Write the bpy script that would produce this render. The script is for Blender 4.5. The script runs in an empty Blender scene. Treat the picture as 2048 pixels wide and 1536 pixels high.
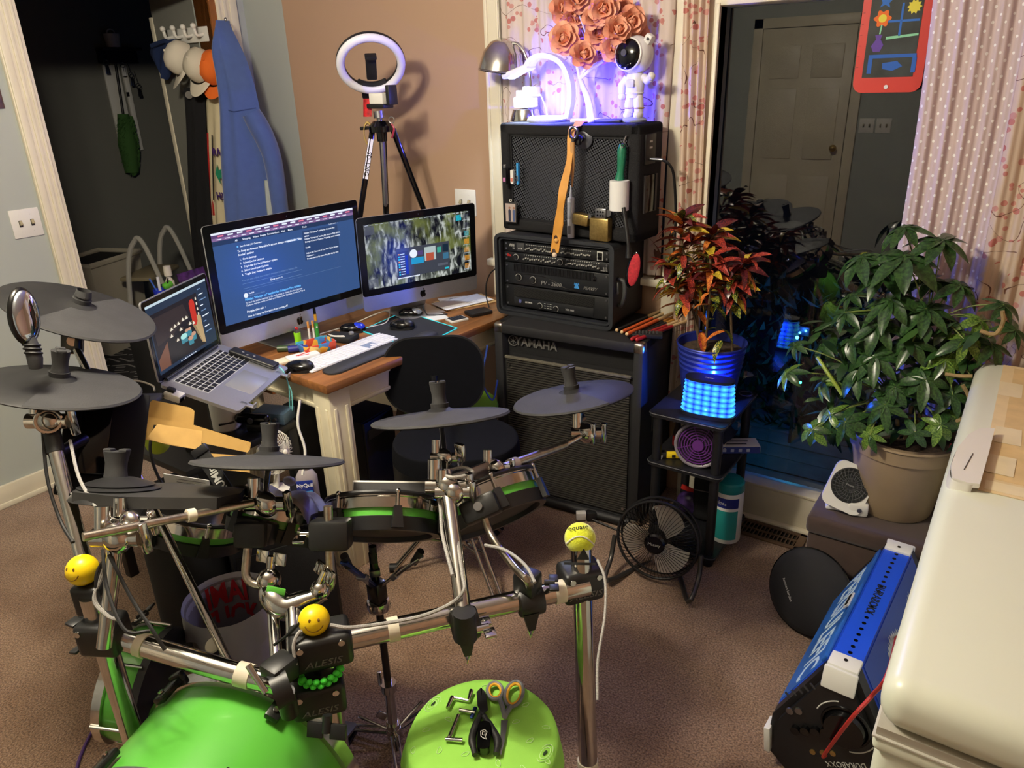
import bpy, bmesh, math, random
from mathutils import Vector, Matrix, Euler
random.seed(7)
SC = bpy.context.scene
COL = SC.collection
# ---------------------------------------------------------------- camera
FPX = 1490.0                                   # focal length in pixels of a 2048 x 1536 frame
CAM = Vector((3.434,-2.673,1.65))
RC = Matrix(((0.82514444,0.56410943,-0.03028526),
             (-0.19078559,0.32872724,0.92495365),
             (0.53173067,-0.75744237,0.37887141)))   # world -> camera
cd = bpy.data.cameras.new('camera'); cam = bpy.data.objects.new('camera', cd); COL.objects.link(cam)
cd.sensor_fit = 'HORIZONTAL'; cd.sensor_width = 36.0; cd.lens = 36.0 * FPX / 2048.0
cd.clip_start = 0.02; cd.clip_end = 60
cam.matrix_world = Matrix.Translation(CAM) @ RC.transposed().to_4x4()
SC.camera = cam
# ---------------------------------------------------------------- world, exposure
w = bpy.data.worlds.new('night'); SC.world = w; w.use_nodes = True
w.node_tree.nodes['Background'].inputs[0].default_value = (0.0006,0.0008,0.0015,1)
w.node_tree.nodes['Background'].inputs[1].default_value = 1.0
SC.view_settings.view_transform = 'Standard'; SC.view_settings.look = 'None'
SC.view_settings.exposure = 0.0; SC.view_settings.gamma = 1.0; SC.view_settings.use_curve_mapping = False
LAMP = Vector((1.9,-2.05,2.31))             # ceiling lamp
def light(kind, name, loc, power, col, size=0.1, target=None, spot=None, blend=0.5):
    d = bpy.data.lights.new(name, kind); d.energy = power; d.color = col
    if kind in ('POINT', 'SPOT'): d.shadow_soft_size = size
    if kind == 'AREA': d.size = size
    if spot: d.spot_size = math.radians(spot); d.spot_blend = blend
    o = bpy.data.objects.new(name, d); COL.objects.link(o); o.location = loc
    if target is not None:
        o.rotation_euler = (Vector(target) - Vector(loc)).to_track_quat('-Z', 'Y').to_euler()
    return o
for i_ in range(3): light('POINT', 'ceiling_bulb', LAMP + Vector((0.11 * math.cos(2.1 * i_ + 0.4),0.11 * math.sin(2.1 * i_ + 0.4),0)),41.0,(1.0,0.91,0.75),0.05)
# ---------------------------------------------------------------- pixel helpers: a pixel is a direction, a plane gives the distance
def ray(px, py): return RC.transposed() @ Vector((px - 1024.0,768.0 - py,-FPX))
def PZ(px, py, z): r = ray(px, py); return CAM + r * ((z - CAM.z) / r.z)
def PY(px, py, y): r = ray(px, py); return CAM + r * ((y - CAM.y) / r.y)
def PX(px, py, x): r = ray(px, py); return CAM + r * ((x - CAM.x) / r.x)
def PD(px, py, d): return CAM + ray(px, py).normalized() * d
def PRJ(p):
    c = RC @ (Vector(p) - CAM); return (1024.0 + FPX * c.x / -c.z,768.0 - FPX * c.y / -c.z)
def zat(x, y, py):                               # height at which a vertical over (x, y) crosses picture row py
    a, b = -0.5, 2.5
    for _ in range(40):
        m = (a + b) / 2
        if PRJ((x, y, m))[1] > py: a = m
        else: b = m
    return (a + b) / 2
CR, CU = Vector(RC[0]), Vector(RC[1])             # picture right and up in the world
def disc_n(c, k, ang):                           # normal of a disc seen with axis ratio k, long axis raised by ang on the right
    v = (CAM - c).normalized(); a = math.radians(ang); e = CU * math.cos(a) - CR * math.sin(a); e = (e - v * e.dot(v)).normalized()
    return (v * k + e * math.sqrt(max(0.0,1 - k * k))).normalized()
def NZ(c, n): return Matrix.Translation(Vector(c)) @ Vector(n).to_track_quat('Z', 'Y').to_matrix().to_4x4()
# ---------------------------------------------------------------- materials
def lin(c):
    o = []
    for v in c[:3]:
        v = v / 255.0
        o.append(v / 12.92 if v <= 0.04045 else ((v + 0.055) / 1.055) ** 2.4)
    return (o[0], o[1], o[2],1.0)
MATS = {}
def new_mat(name):
    m = bpy.data.materials.new(name); m.use_nodes = True
    nt = m.node_tree; return m, nt, nt.nodes['Principled BSDF'], nt.nodes, nt.links
def M(name, col, rough=0.5, metal=0.0, noise=0.0, ns=25.0, bump=0.0, bs=250.0, spec=0.5, emit=None, es=1.0, alpha=1.0, trans=0.0, coat=0.0, sheen=0.0, sub=0.0):
    if name in MATS: return MATS[name]
    m, nt, b, N, L = new_mat(name); c = lin(col)
    b.inputs['Base Color'].default_value = c; b.inputs['Roughness'].default_value = rough
    b.inputs['Metallic'].default_value = metal; b.inputs['Specular IOR Level'].default_value = spec
    b.inputs['Alpha'].default_value = alpha; b.inputs['Transmission Weight'].default_value = trans
    b.inputs['Coat Weight'].default_value = coat; b.inputs['Sheen Weight'].default_value = sheen
    if emit is not None:
        b.inputs['Emission Color'].default_value = lin(emit); b.inputs['Emission Strength'].default_value = es
    if noise > 0 or bump > 0:
        tc = N.new('ShaderNodeTexCoord')
    if noise > 0:
        t = N.new('ShaderNodeTexNoise'); t.inputs['Scale'].default_value = ns; t.inputs['Detail'].default_value = 4
        L.new(tc.outputs['Object'], t.inputs['Vector'])
        r = N.new('ShaderNodeValToRGB'); r.color_ramp.elements[0].position = 0.3; r.color_ramp.elements[1].position = 0.7
        r.color_ramp.elements[0].color = tuple(x * (1 - noise) for x in c[:3]) + (1,)
        r.color_ramp.elements[1].color = tuple(min(1, x * (1 + noise)) for x in c[:3]) + (1,)
        L.new(t.outputs['Fac'], r.inputs['Fac']); L.new(r.outputs['Color'], b.inputs['Base Color'])
    if bump > 0:
        t2 = N.new('ShaderNodeTexNoise'); t2.inputs['Scale'].default_value = bs; t2.inputs['Detail'].default_value = 3
        L.new(tc.outputs['Object'], t2.inputs['Vector'])
        bp = N.new('ShaderNodeBump'); bp.inputs['Strength'].default_value = bump; bp.inputs['Distance'].default_value = 0.004
        L.new(t2.outputs['Fac'], bp.inputs['Height']); L.new(bp.outputs['Normal'], b.inputs['Normal'])
    MATS[name] = m; return m
def EM(name, col, s=1.0):                      # a surface that gives off light (screens, lamps)
    if name in MATS: return MATS[name]
    m = M(name,(8,8,10),0.25, emit=col, es=s); return m
# ---------------------------------------------------------------- mesh builder
def ZA(a, b):                                  # matrix placing local z on the line a -> b, origin a
    a, b = Vector(a), Vector(b)
    return Matrix.Translation(a) @ (b - a).to_track_quat('Z', 'Y').to_matrix().to_4x4()
def TR(x=0, y=0, z=0): return Matrix.Translation((x, y, z))
def RT(rx=0, ry=0, rz=0): return Euler((math.radians(rx), math.radians(ry), math.radians(rz))).to_matrix().to_4x4()
def FR(o, x, y):                               # frame from origin, x axis, approximate y axis
    x = Vector(x).normalized(); z = x.cross(Vector(y)).normalized(); y2 = z.cross(x)
    m = Matrix((x, y2, z)).transposed().to_4x4(); return Matrix.Translation(Vector(o)) @ m
I4 = Matrix.Identity(4)
class MB:
    def __init__(s): s.v = []; s.f = []
    def add(s, vs, fs, mx=None):
        n = len(s.v)
        s.v += [tuple(mx @ Vector(v)) for v in vs] if mx is not None else [tuple(v) for v in vs]
        s.f += [tuple(i + n for i in f) for f in fs]; return s
    def bm(s, bm, mx=None):
        bm.verts.index_update()
        s.add([v.co[:] for v in bm.verts], [[v.index for v in f.verts] for f in bm.faces], mx); bm.free(); return s
    def box(s, c, d, mx=None, b=0.0, seg=2, r=None):
        mm = Matrix.Translation(Vector(c)) @ (RT(*r) if r else I4)
        if mx is not None: mm = mx @ mm
        x, y, z = d[0] / 2, d[1] / 2, d[2] / 2
        if b <= 0:
            vs = [(i, j, k) for i in (-x, x) for j in (-y, y) for k in (-z, z)]
            return s.add(vs, [(0,1,3,2),(4,6,7,5),(0,4,5,1),(2,3,7,6),(0,2,6,4),(1,5,7,3)], mm)
        bm = bmesh.new(); bmesh.ops.create_cube(bm, size=1.0)
        for v in bm.verts: v.co = Vector((v.co.x * d[0], v.co.y * d[1], v.co.z * d[2]))
        bmesh.ops.bevel(bm, geom=bm.edges[:], offset=min(b, min(d) * 0.49), segments=seg, affect='EDGES', profile=0.5)
        return s.bm(bm, mm)
    def lathe(s, prof, n=24, mx=None, a0=0.0, a1=360.0):
        full = abs(a1 - a0) >= 359.9; vs = []; fs = []; m = n if full else n + 1
        for r, z in prof:
            for i in range(m):
                a = math.radians(a0 + (a1 - a0) * i / n); vs.append((r * math.cos(a), r * math.sin(a), z))
        for k in range(len(prof) - 1):
            for i in range(n):
                j = (i + 1) % m
                fs.append((k * m + i, k * m + j,(k + 1) * m + j,(k + 1) * m + i))
        if full:
            if prof[0][0] > 1e-6: fs.append(tuple(range(m))[::-1])
            if prof[-1][0] > 1e-6: fs.append(tuple((len(prof) - 1) * m + i for i in range(m)))
        return s.add(vs, fs, mx)
    def cyl(s, a, b, r, r2=None, n=16):
        a, b = Vector(a), Vector(b); h = (b - a).length
        return s.lathe([(r,0),(r if r2 is None else r2, h)], n, ZA(a, b))
    def tube(s, pts, r, n=8, closed=False, cap=True):
        pts = [Vector(p) for p in pts]; m = len(pts); rr = r if isinstance(r,(list, tuple)) else [r] * m
        vs = []; fs = []; up = None
        for i, p in enumerate(pts):
            t = (pts[(i + 1) % m] - pts[i - 1]) if closed else (pts[min(i + 1, m - 1)] - pts[max(i - 1,0)])
            if t.length < 1e-9: t = Vector((0,0,1))
            t.normalize()
            if up is None: up = t.orthogonal().normalized()
            up = (up - t * up.dot(t))
            up = up.normalized() if up.length > 1e-6 else t.orthogonal().normalized()
            q = t.cross(up)
            for k in range(n):
                a = 2 * math.pi * k / n; vs.append(p + (up * math.cos(a) + q * math.sin(a)) * rr[i])
        for i in range(m if closed else m - 1):
            for k in range(n):
                i2 = (i + 1) % m; k2 = (k + 1) % n
                fs.append((i * n + k, i * n + k2, i2 * n + k2, i2 * n + k))
        if cap and not closed:
            fs.append(tuple(range(n))[::-1]); fs.append(tuple((m - 1) * n + k for k in range(n)))
        return s.add(vs, fs)
    def wire(s, pts, r, n=6, k=8): return s.tube(smooth(pts, k), r, n)
    def sph(s, c, r, n=16, sc=(1,1,1), mx=None):
        h = max(6, n // 2); prof = [(math.sin(math.pi * i / h),-math.cos(math.pi * i / h)) for i in range(h + 1)]
        prof[0] = (0.0,-1.0); prof[-1] = (0.0,1.0)
        mm = Matrix.Translation(Vector(c)) @ Matrix.Diagonal((r * sc[0], r * sc[1], r * sc[2],1))
        return s.lathe(prof, n, mm if mx is None else mx @ mm)
    def prism(s, poly, z0, z1, mx=None):
        n = len(poly); vs = [(x, y, z0) for x, y in poly] + [(x, y, z1) for x, y in poly]
        fs = [tuple(range(n))[::-1], tuple(range(n,2 * n))] + [(i,(i + 1) % n, n + (i + 1) % n, n + i) for i in range(n)]
        return s.add(vs, fs, mx)
    def torus(s, R, r, mx=None, n=32, k=8, sc=1.0):
        pts = [Vector((R * math.cos(2 * math.pi * i / n), R * sc * math.sin(2 * math.pi * i / n),0)) for i in range(n)]
        t = MB().tube(pts, r, k, closed=True); return s.add(t.v, t.f, mx)
    def surf(s, fn, nu, nv, mx=None, th=0.0):
        vs = [fn(i / nu, j / nv) for j in range(nv + 1) for i in range(nu + 1)]; m = nu + 1
        fs = [(j * m + i, j * m + i + 1,(j + 1) * m + i + 1,(j + 1) * m + i) for j in range(nv) for i in range(nu)]
        return s.add(vs, fs, mx)
def smooth(pts, k=8):                          # Catmull-Rom through the points
    p = [Vector(q) for q in pts]
    if len(p) < 3: return p
    p = [p[0] * 2 - p[1]] + p + [p[-1] * 2 - p[-2]]; out = []
    for i in range(1, len(p) - 2):
        for j in range(k):
            t = j / k
            out.append(0.5 * ((2 * p[i]) + (p[i + 1] - p[i - 1]) * t + (2 * p[i - 1] - 5 * p[i] + 4 * p[i + 1] - p[i + 2]) * t * t + (3 * p[i] - p[i - 1] - 3 * p[i + 1] + p[i + 2]) * t ** 3))
    out.append(p[-2]); return out
def rrect(w, h, r, n=5):
    o = []
    for cx, cy, a in ((w / 2 - r, h / 2 - r,0),(-w / 2 + r, h / 2 - r,90),(-w / 2 + r,-h / 2 + r,180),(w / 2 - r,-h / 2 + r,270)):
        for i in range(n + 1):
            t = math.radians(a + 90 * i / n); o.append((cx + r * math.cos(t), cy + r * math.sin(t)))
    return o
def mesh_of(mb, name, mat, smooth_angle=40):
    me = bpy.data.meshes.new(name); me.from_pydata(mb.v, [], mb.f); me.validate()
    bm = bmesh.new(); bm.from_mesh(me); bmesh.ops.recalc_face_normals(bm, faces=bm.faces[:]); bm.to_mesh(me); bm.free()
    me.shade_smooth(); me.set_sharp_from_angle(angle=math.radians(smooth_angle))
    if mat is not None: me.materials.append(mat)
    return me
def TH(name, label, cat, loc=(0,0,0), rz=0.0, group=None, mx=None):
    o = bpy.data.objects.new(name, None); COL.objects.link(o); o.empty_display_size = 0.05
    o.matrix_world = mx if mx is not None else Matrix.Translation(Vector(loc)) @ RT(0,0, rz)
    o['label'] = label; o['category'] = cat
    if group: o['group'] = group
    return o
def base_mx(o):
    return o.matrix_basis if o.parent is None else base_mx(o.parent) @ o.matrix_basis
def P(par, name, mb, mat, world=False, label=None, sa=40):   # a part of a thing
    if world:
        inv = base_mx(par).inverted(); mb.v = [tuple(inv @ Vector(v)) for v in mb.v]
    o = bpy.data.objects.new(name, mesh_of(mb, name, mat, sa)); COL.objects.link(o); o.parent = par
    if label: o['label'] = label
    return o
def DUP(par, src, mx):                          # another piece sharing the mesh of src
    o = src.copy(); COL.objects.link(o); o.parent = par; o.matrix_basis = mx; return o
def ONE(name, label, cat, mb, mat, loc=(0,0,0), rz=0.0, group=None, mx=None, world=False, sa=40):
    m = mx if mx is not None else Matrix.Translation(Vector(loc)) @ RT(0,0, rz)
    if world: inv = m.inverted(); mb.v = [tuple(inv @ Vector(v)) for v in mb.v]
    o = bpy.data.objects.new(name, mesh_of(mb, name, mat, sa)); COL.objects.link(o); o.matrix_world = m
    o['label'] = label; o['category'] = cat
    if group: o['group'] = group
    return o
def ST(name, mb, mat, sa=30):
    o = bpy.data.objects.new(name, mesh_of(mb, name, mat, sa)); COL.objects.link(o); o['kind'] = 'structure'; return o
TEXTS = []
def TX(par, s, size, mat, mx, name='lettering', ext=0.0004, align='CENTER', sx=1.0, shear=0.0, bold=0.0, bend=0.0):
    TEXTS.append((par, s, size, mat, mx, name, ext, align, sx, shear, bold, bend))
def QD(par, name, w, h, mx, mat, t=0.0006):      # a thin rectangle (print, screen area) centred on mx, facing local +z
    return P(par, name, MB().box((0,0, t / 2),(w, h, t), mx), mat)
# ---------------------------------------------------------------- shared materials
CHROME = M('chrome',(205,203,198),0.12,1.0, noise=0.06, ns=60)
CHROME_OLD = M('worn_chrome',(188,180,165),0.28,1.0, noise=0.22, ns=90)
STEEL = M('brushed_steel',(150,150,152),0.35,1.0)
BLK = M('black_plastic',(22,22,24),0.45, noise=0.15, ns=40)
BLKM = M('black_matt',(14,14,15),0.8, noise=0.2, ns=60, bump=0.15, bs=400)
BLKG = M('black_gloss',(9,9,10),0.12)
RUBBER = M('dusty_black_rubber',(45,45,46),0.75, noise=0.18, ns=18, bump=0.12, bs=300)
RUBBER2 = M('dark_rubber',(17,17,18),0.6, noise=0.2, ns=22)
WHT = M('white_plastic',(226,224,216),0.4)
WHTG = M('white_gloss',(236,234,226),0.2)
GREY = M('grey_plastic',(120,120,122),0.5)
DGREY = M('dark_grey_plastic',(58,58,60),0.5)
GREEN = M('lime_green_shell',(94,184,66),0.3, coat=0.2, noise=0.05, ns=4)
WIREB = M('black_cable',(16,16,17),0.55)
WIREG = M('grey_braided_cable',(158,156,152),0.6, noise=0.35, ns=500)
WIREW = M('white_cable',(205,203,195),0.5)
ALU = M('aluminium',(186,187,190),0.38,0.85, noise=0.03, ns=200)
PAPER = M('white_paper',(228,228,224),0.8)
RED = M('red_plastic',(196,42,34),0.4)
YEL = M('yellow_ball',(248,214,22),0.35)
BRASS = M('brushed_brass',(176,150,92),0.35,0.9, noise=0.15, ns=120)
WOODL = M('honey_wood',(206,146,62),0.42, noise=0.16, ns=14)
# ================================================================ the room
def carpet():
    m, nt, b, N, L = new_mat('brown_carpet'); tc = N.new('ShaderNodeTexCoord')
    n1 = N.new('ShaderNodeTexNoise'); n1.inputs['Scale'].default_value = 190; n1.inputs['Detail'].default_value = 3
    n2 = N.new('ShaderNodeTexNoise'); n2.inputs['Scale'].default_value = 5; n2.inputs['Detail'].default_value = 6
    for n in (n1, n2): L.new(tc.outputs['Object'], n.inputs['Vector'])
    r1 = N.new('ShaderNodeValToRGB'); r1.color_ramp.elements[0].position = 0.35; r1.color_ramp.elements[1].position = 0.7
    r1.color_ramp.elements[0].color = lin((104,80,62)); r1.color_ramp.elements[1].color = lin((178,148,122))
    r2 = N.new('ShaderNodeValToRGB'); r2.color_ramp.elements[0].position = 0.3; r2.color_ramp.elements[1].position = 0.62
    r2.color_ramp.elements[0].color = lin((206,194,182)); r2.color_ramp.elements[1].color = (1,1,1,1)
    mx = N.new('ShaderNodeMix'); mx.data_type = 'RGBA'; mx.blend_type = 'MULTIPLY'; mx.inputs[0].default_value = 0.8
    L.new(n1.outputs['Fac'], r1.inputs['Fac']); L.new(n2.outputs['Fac'], r2.inputs['Fac'])
    L.new(r1.outputs['Color'], mx.inputs[6]); L.new(r2.outputs['Color'], mx.inputs[7]); L.new(mx.outputs[2], b.inputs['Base Color'])
    b.inputs['Roughness'].default_value = 0.95; b.inputs['Specular IOR Level'].default_value = 0.1; b.inputs['Sheen Weight'].default_value = 0.3
    bp = N.new('ShaderNodeBump'); bp.inputs['Strength'].default_value = 0.9; bp.inputs['Distance'].default_value = 0.006
    L.new(n1.outputs['Fac'], bp.inputs['Height']); L.new(bp.outputs['Normal'], b.inputs['Normal']); return m
def two_paint():                                # back wall: grey strip by the doorway, peach beyond
    m, nt, b, N, L = new_mat('peach_and_grey_paint'); tc = N.new('ShaderNodeTexCoord'); sp = N.new('ShaderNodeSeparateXYZ')
    L.new(tc.outputs['Object'], sp.inputs[0]); gt = N.new('ShaderNodeMath'); gt.operation = 'GREATER_THAN'; gt.inputs[1].default_value = 0.288
    L.new(sp.outputs['X'], gt.inputs[0]); mx = N.new('ShaderNodeMix'); mx.data_type = 'RGBA'
    L.new(gt.outputs[0], mx.inputs[0]); mx.inputs[6].default_value = lin((171,177,170)); mx.inputs[7].default_value = lin((178,147,121))
    L.new(mx.outputs[2], b.inputs['Base Color']); b.inputs['Roughness'].default_value = 0.6
    n = N.new('ShaderNodeTexNoise'); n.inputs['Scale'].default_value = 120; L.new(tc.outputs['Object'], n.inputs['Vector'])
    bp = N.new('ShaderNodeBump'); bp.inputs['Strength'].default_value = 0.06; bp.inputs['Distance'].default_value = 0.003
    L.new(n.outputs['Fac'], bp.inputs['Height']); L.new(bp.outputs['Normal'], b.inputs['Normal']); return m
GREYW = M('grey_wall_paint',(171,177,170),0.6, noise=0.03, ns=2, bump=0.05, bs=120)
TRIM = M('white_trim_paint',(222,214,190),0.4, noise=0.05, ns=9)
CEIL = M('ceiling_paint',(232,226,212),0.8)
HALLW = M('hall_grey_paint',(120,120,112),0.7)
ST('floor', MB().box((2.2,-2.3,-0.05),(4.7,4.9,0.1)), carpet())
ST('ceiling', MB().box((1.4,-2.0,2.49),(6.6,5.4,0.1)), CEIL)
DY0, DY1 = -1.093, -0.205                        # doorway in the left wall
mb = MB(); mb.box((-0.06,(DY0 - 4.6) / 2,1.22),(0.12,4.6 + DY0,2.44)); mb.box((-0.06,(DY1 + 0.12) / 2,1.22),(0.12,0.12 - DY1,2.44))
mb.box((-0.06,(DY0 + DY1) / 2,2.27),(0.12, DY1 - DY0,0.34)); ST('wall_left', mb, GREYW)
WX0, WX1, WZ0, WZ1 = 1.57, 2.30, 0.95, 2.1       # curtained window
GX0, GX1, GZ0, GZ1 = 2.475, 3.56, 0.157, 1.847   # fixed glass of the patio door
mb = MB()
def wseg(x0, x1, z0, z1): mb.box(((x0 + x1) / 2,0.06,(z0 + z1) / 2),(x1 - x0,0.12, z1 - z0))
wseg(0, WX0,0,2.44); wseg(WX0, WX1,0, WZ0); wseg(WX0, WX1, WZ1,2.44); wseg(WX1, GX0 - 0.05,0,2.44)
wseg(GX0 - 0.05, GX1 + 0.05, GZ1 + 0.09,2.44); wseg(GX1 + 0.05,4.6,0,2.44)
ST('wall_back', mb, two_paint())
ST('wall_right', MB().box((4.5,-2.3,1.22),(0.12,4.84,2.44)), M('peach_paint',(190,150,121),0.6))
ST('wall_front', MB().box((2.2,-4.46,1.22),(4.6,0.12,2.44)), GREYW)
# trims of the doorway (stepped profile)
def casing(name, y0, y1, z1, flip=1):
    mb = MB(); w_ = y1 - y0; c = (y0 + y1) / 2
    mb.box((0.009, c, z1 / 2),(0.018, w_, z1), b=0.003); mb.box((0.020, c - flip * w_ * 0.28, z1 / 2),(0.010, w_ * 0.34, z1), b=0.004)
    mb.box((0.0205, c + flip * w_ * 0.12, z1 / 2),(0.006, w_ * 0.16, z1), b=0.002); mb.box((0.019, c + flip * w_ * 0.4, z1 / 2),(0.006, w_ * 0.12, z1), b=0.002)
    return ST(name, mb, TRIM)
casing('trim_1', DY0 - 0.088, DY0,2.08); casing('trim_2',-0.17,-0.052,2.08,-1)
ST('trim_3', MB().box((0.011,(DY0 + DY1) / 2,2.13),(0.022, DY1 - DY0 + 0.2,0.1), b=0.004), TRIM)
mb = MB(); mb.box((-0.06, DY0 + 0.008,1.05),(0.13,0.016,2.1)); ST('trim_4', mb, TRIM)
ST('trim_5', MB().box((-0.05,-0.187,1.05),(0.12,0.036,2.1)), M('stained_jamb',(150,92,44),0.5, noise=0.2, ns=8))
mb = MB(); mb.box((0.008,(DY0 - 0.09 - 4.4) / 2,0.05),(0.016,4.4 + DY0 - 0.09,0.1), b=0.004); mb.box((0.012,(DY0 - 0.09 - 4.4) / 2,0.012),(0.022,4.4 + DY0 - 0.09,0.024), b=0.004)
ST('baseboard_left', mb, TRIM)
mb = MB(); mb.box((0.77,-0.008,0.05),(1.45,0.016,0.1), b=0.004); ST('baseboard_back', mb, TRIM)
# window behind the curtain
win = ST('window_1', MB().box((1.532,-0.012,1.5),(0.074,0.024,1.5), b=0.005).box((1.505,-0.02,1.5),(0.016,0.02,1.5), b=0.004).box((1.56,-0.018,1.5),(0.012,0.02,1.5), b=0.004)
   .box((2.335,-0.012,1.5),(0.074,0.024,1.5), b=0.005).box((1.935,-0.02,0.90),(0.92,0.06,0.03), b=0.006).box((1.935,0.05,1.55),(0.73,0.03,0.03)), TRIM)
GLASS = M('dark_window_glass',(250,252,252),0.0, trans=1.0); GLASS.node_tree.nodes['Principled BSDF'].inputs['IOR'].default_value = 1.7
P(win, 'pane', MB().box((1.935,0.06,1.52),(0.74,0.006,1.18)), GLASS)
# patio door: frame, sill, glass
mb = MB(); mb.box((GX0 - 0.026,-0.005,1.0),(0.052,0.10,2.0), b=0.004); mb.box((GX0 - 0.008,-0.03,(GZ0 + GZ1) / 2),(0.016,0.075, GZ1 - GZ0 + 0.02), b=0.003)
mb.box(((GX0 + GX1) / 2,-0.002, GZ1 + 0.045),(GX1 - GX0 + 0.1,0.10,0.09), b=0.004); mb.box(((GX0 + GX1) / 2,-0.03, GZ1 + 0.012),(GX1 - GX0,0.07,0.02), b=0.003)
mb.box((GX1 + 0.026,-0.005,1.0),(0.052,0.10,2.0), b=0.004)
dr = ST('door_1', mb, TRIM)
P(dr, 'bottom_panel', MB().box(((GX0 + GX1) / 2,-0.01,0.085),(GX1 - GX0,0.09,0.14), b=0.004).box(((GX0 + GX1) / 2,-0.02,0.153),(GX1 - GX0,0.08,0.012), b=0.003), TRIM)
P(dr, 'sill_strip', MB().box(((GX0 + GX1) / 2,-0.06,0.008),(GX1 - GX0,0.03,0.016), b=0.005), TRIM)
P(dr, 'pane', MB().box(((GX0 + GX1) / 2,0.003,(GZ0 + GZ1) / 2),(GX1 - GX0,0.006, GZ1 - GZ0)), GLASS)
# door and switches on the wall behind the photographer (they show as a reflection in the glass)
FY = -4.40
mb = MB(); mb.box((1.62, FY + 0.012,0.99),(0.76,0.02,1.97), b=0.003); d2 = ST('door_2', mb, TRIM)
for ix in (-1,1):
    for z0, z1 in ((0.2,0.78),(0.92,1.5),(1.58,1.84)):
        P(d2, 'panel', MB().box((1.62 + ix * 0.175, FY + 0.026,(z0 + z1) / 2),(0.25,0.012, z1 - z0), b=0.006), TRIM)
P(d2, 'door_knob', MB().sph((1.93, FY + 0.07,1.02),0.03).cyl((1.93, FY + 0.02,1.02),(1.93, FY + 0.06,1.02),0.012), BRASS)
mb = MB(); mb.box((1.195, FY + 0.012,1.03),(0.08,0.024,2.06), b=0.004); mb.box((2.045, FY + 0.012,1.03),(0.08,0.024,2.06), b=0.004); mb.box((1.62, FY + 0.012,2.02),(0.93,0.024,0.08), b=0.004)
ST('trim_6', mb, TRIM)
# deck and darkness outside
DECK = M('weathered_deck_wood',(92,84,74),0.8, noise=0.3, ns=12)
dk = ST('floor_deck', MB().box((3.0,1.0,-0.16),(3.4,1.8,0.04)), DECK)
b0 = P(dk, 'plank', MB().box((0,0,0),(3.4,0.135,0.03), b=0.004), DECK)
b0.location = (3.0,0.22,-0.12)
for i in range(1,12): DUP(dk, b0, TR(3.0,0.22 + 0.142 * i,-0.12 + random.uniform(-0.002,0.002)))
# ceiling lamp
cl = TH('ceiling_lamp', 'round frosted ceiling lamp above the room', 'lamp',(LAMP.x, LAMP.y,2.44))
P(cl, 'canopy', MB().lathe([(0.0,0.0),(0.09,0.0),(0.09,-0.025),(0.0,-0.03)],24), WHT)
P(cl, 'stem', MB().cyl((0,0,-0.03),(0,0,-0.05),0.02), BRASS)
for i_ in range(3): P(cl, 'bulb_arm', MB().cyl((0,0,-0.05),(0.11 * math.cos(2.1 * i_ + 0.4),0.11 * math.sin(2.1 * i_ + 0.4),-0.06),0.006, n=8), BRASS)
# ---------------------------------------------------------------- switches, picture
def switch(name, label, mx, n=2):
    t = TH(name, label, 'light switch', mx=mx)
    P(t, 'plate', MB().box((0,0,0.003),(0.116,0.115,0.006), b=0.003), WHT)
    for i in (-1,1):
        P(t, 'toggle', MB().box((i * 0.023,0.003,0.011),(0.009,0.018,0.014), b=0.002, r=(-25,0,0)), M('ivory_toggle',(168,156,122),0.4))
        P(t, 'toggle_slot', MB().box((i * 0.023,0,0.0062),(0.013,0.027,0.001)), DGREY)
        [P(t, 'screw', MB().cyl((i * 0.023, q,0.005),(i * 0.023, q,0.0072),0.003, n=8), WHT) for q in (-0.034,0.034)]
    return t
c = PX(52,446,0.0); switch('light_switch', 'white double light switch on the grey wall left of the doorway', FR((0.0, c.y, c.z),(0,1,0),(0,0,1)))
c = PY(932,405,0.0); switch('light_switch', 'white double light switch on the peach wall behind the small monitor', FR((c.x,0.0, c.z),(1,0,0),(0,0,1)))
for i, x in enumerate((2.16,2.29)):
    switch('light_switch', 'white double light switch beside the panel door, %s' % ('next to the door casing' if i == 0 else 'further from the door casing'), FR((x, FY,1.2),(-1,0,0),(0,0,1)))
c = PX(2,190,0.0)
pic = TH('photo_print', 'small dark photo print pinned to the grey wall', 'photo', mx=FR((0.001, c.y - 0.07, c.z),(0,1,0),(0,0,1)))
P(pic, 'print', MB().box((0,0,0.001),(0.14,0.10,0.002)), M('dark_photo',(70,52,44),0.4, noise=0.6, ns=25))
P(pic, 'border', MB().box((0.069,0,0.0024),(0.004,0.10,0.001)), M('brown_border',(88,64,48),0.5))
# ================================================================ desk by the back wall
DZ = 0.745
U = Vector((0.079,0.997,0)).normalized()
DM = FR((1.650,-1.184, DZ), U,(-0.997,0.079,0))   # x along the front edge, y towards the back, z up from the table top
CREAM = M('cream_desk_paint',(224,214,184),0.45, noise=0.06, ns=12)
def wood(name, c0, c1, sc=(2,30,30)):
    m, nt, b, N, L = new_mat(name); tc = N.new('ShaderNodeTexCoord'); mp = N.new('ShaderNodeMapping'); mp.inputs['Scale'].default_value = sc
    n = N.new('ShaderNodeTexNoise'); n.inputs['Scale'].default_value = 1.0; n.inputs['Detail'].default_value = 6; n.inputs['Distortion'].default_value = 0.6
    r = N.new('ShaderNodeValToRGB'); r.color_ramp.elements[0].position = 0.3; r.color_ramp.elements[1].position = 0.75
    r.color_ramp.elements[0].color = lin(c0); r.color_ramp.elements[1].color = lin(c1)
    L.new(tc.outputs['Object'], mp.inputs[0]); L.new(mp.outputs[0], n.inputs['Vector']); L.new(n.outputs['Fac'], r.inputs['Fac']); L.new(r.outputs['Color'], b.inputs['Base Color'])
    b.inputs['Roughness'].default_value = 0.32; return m
DWOOD = wood('desk_top_wood',(104,66,36),(164,110,62))
DL, DD = 1.12, 0.66
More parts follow.
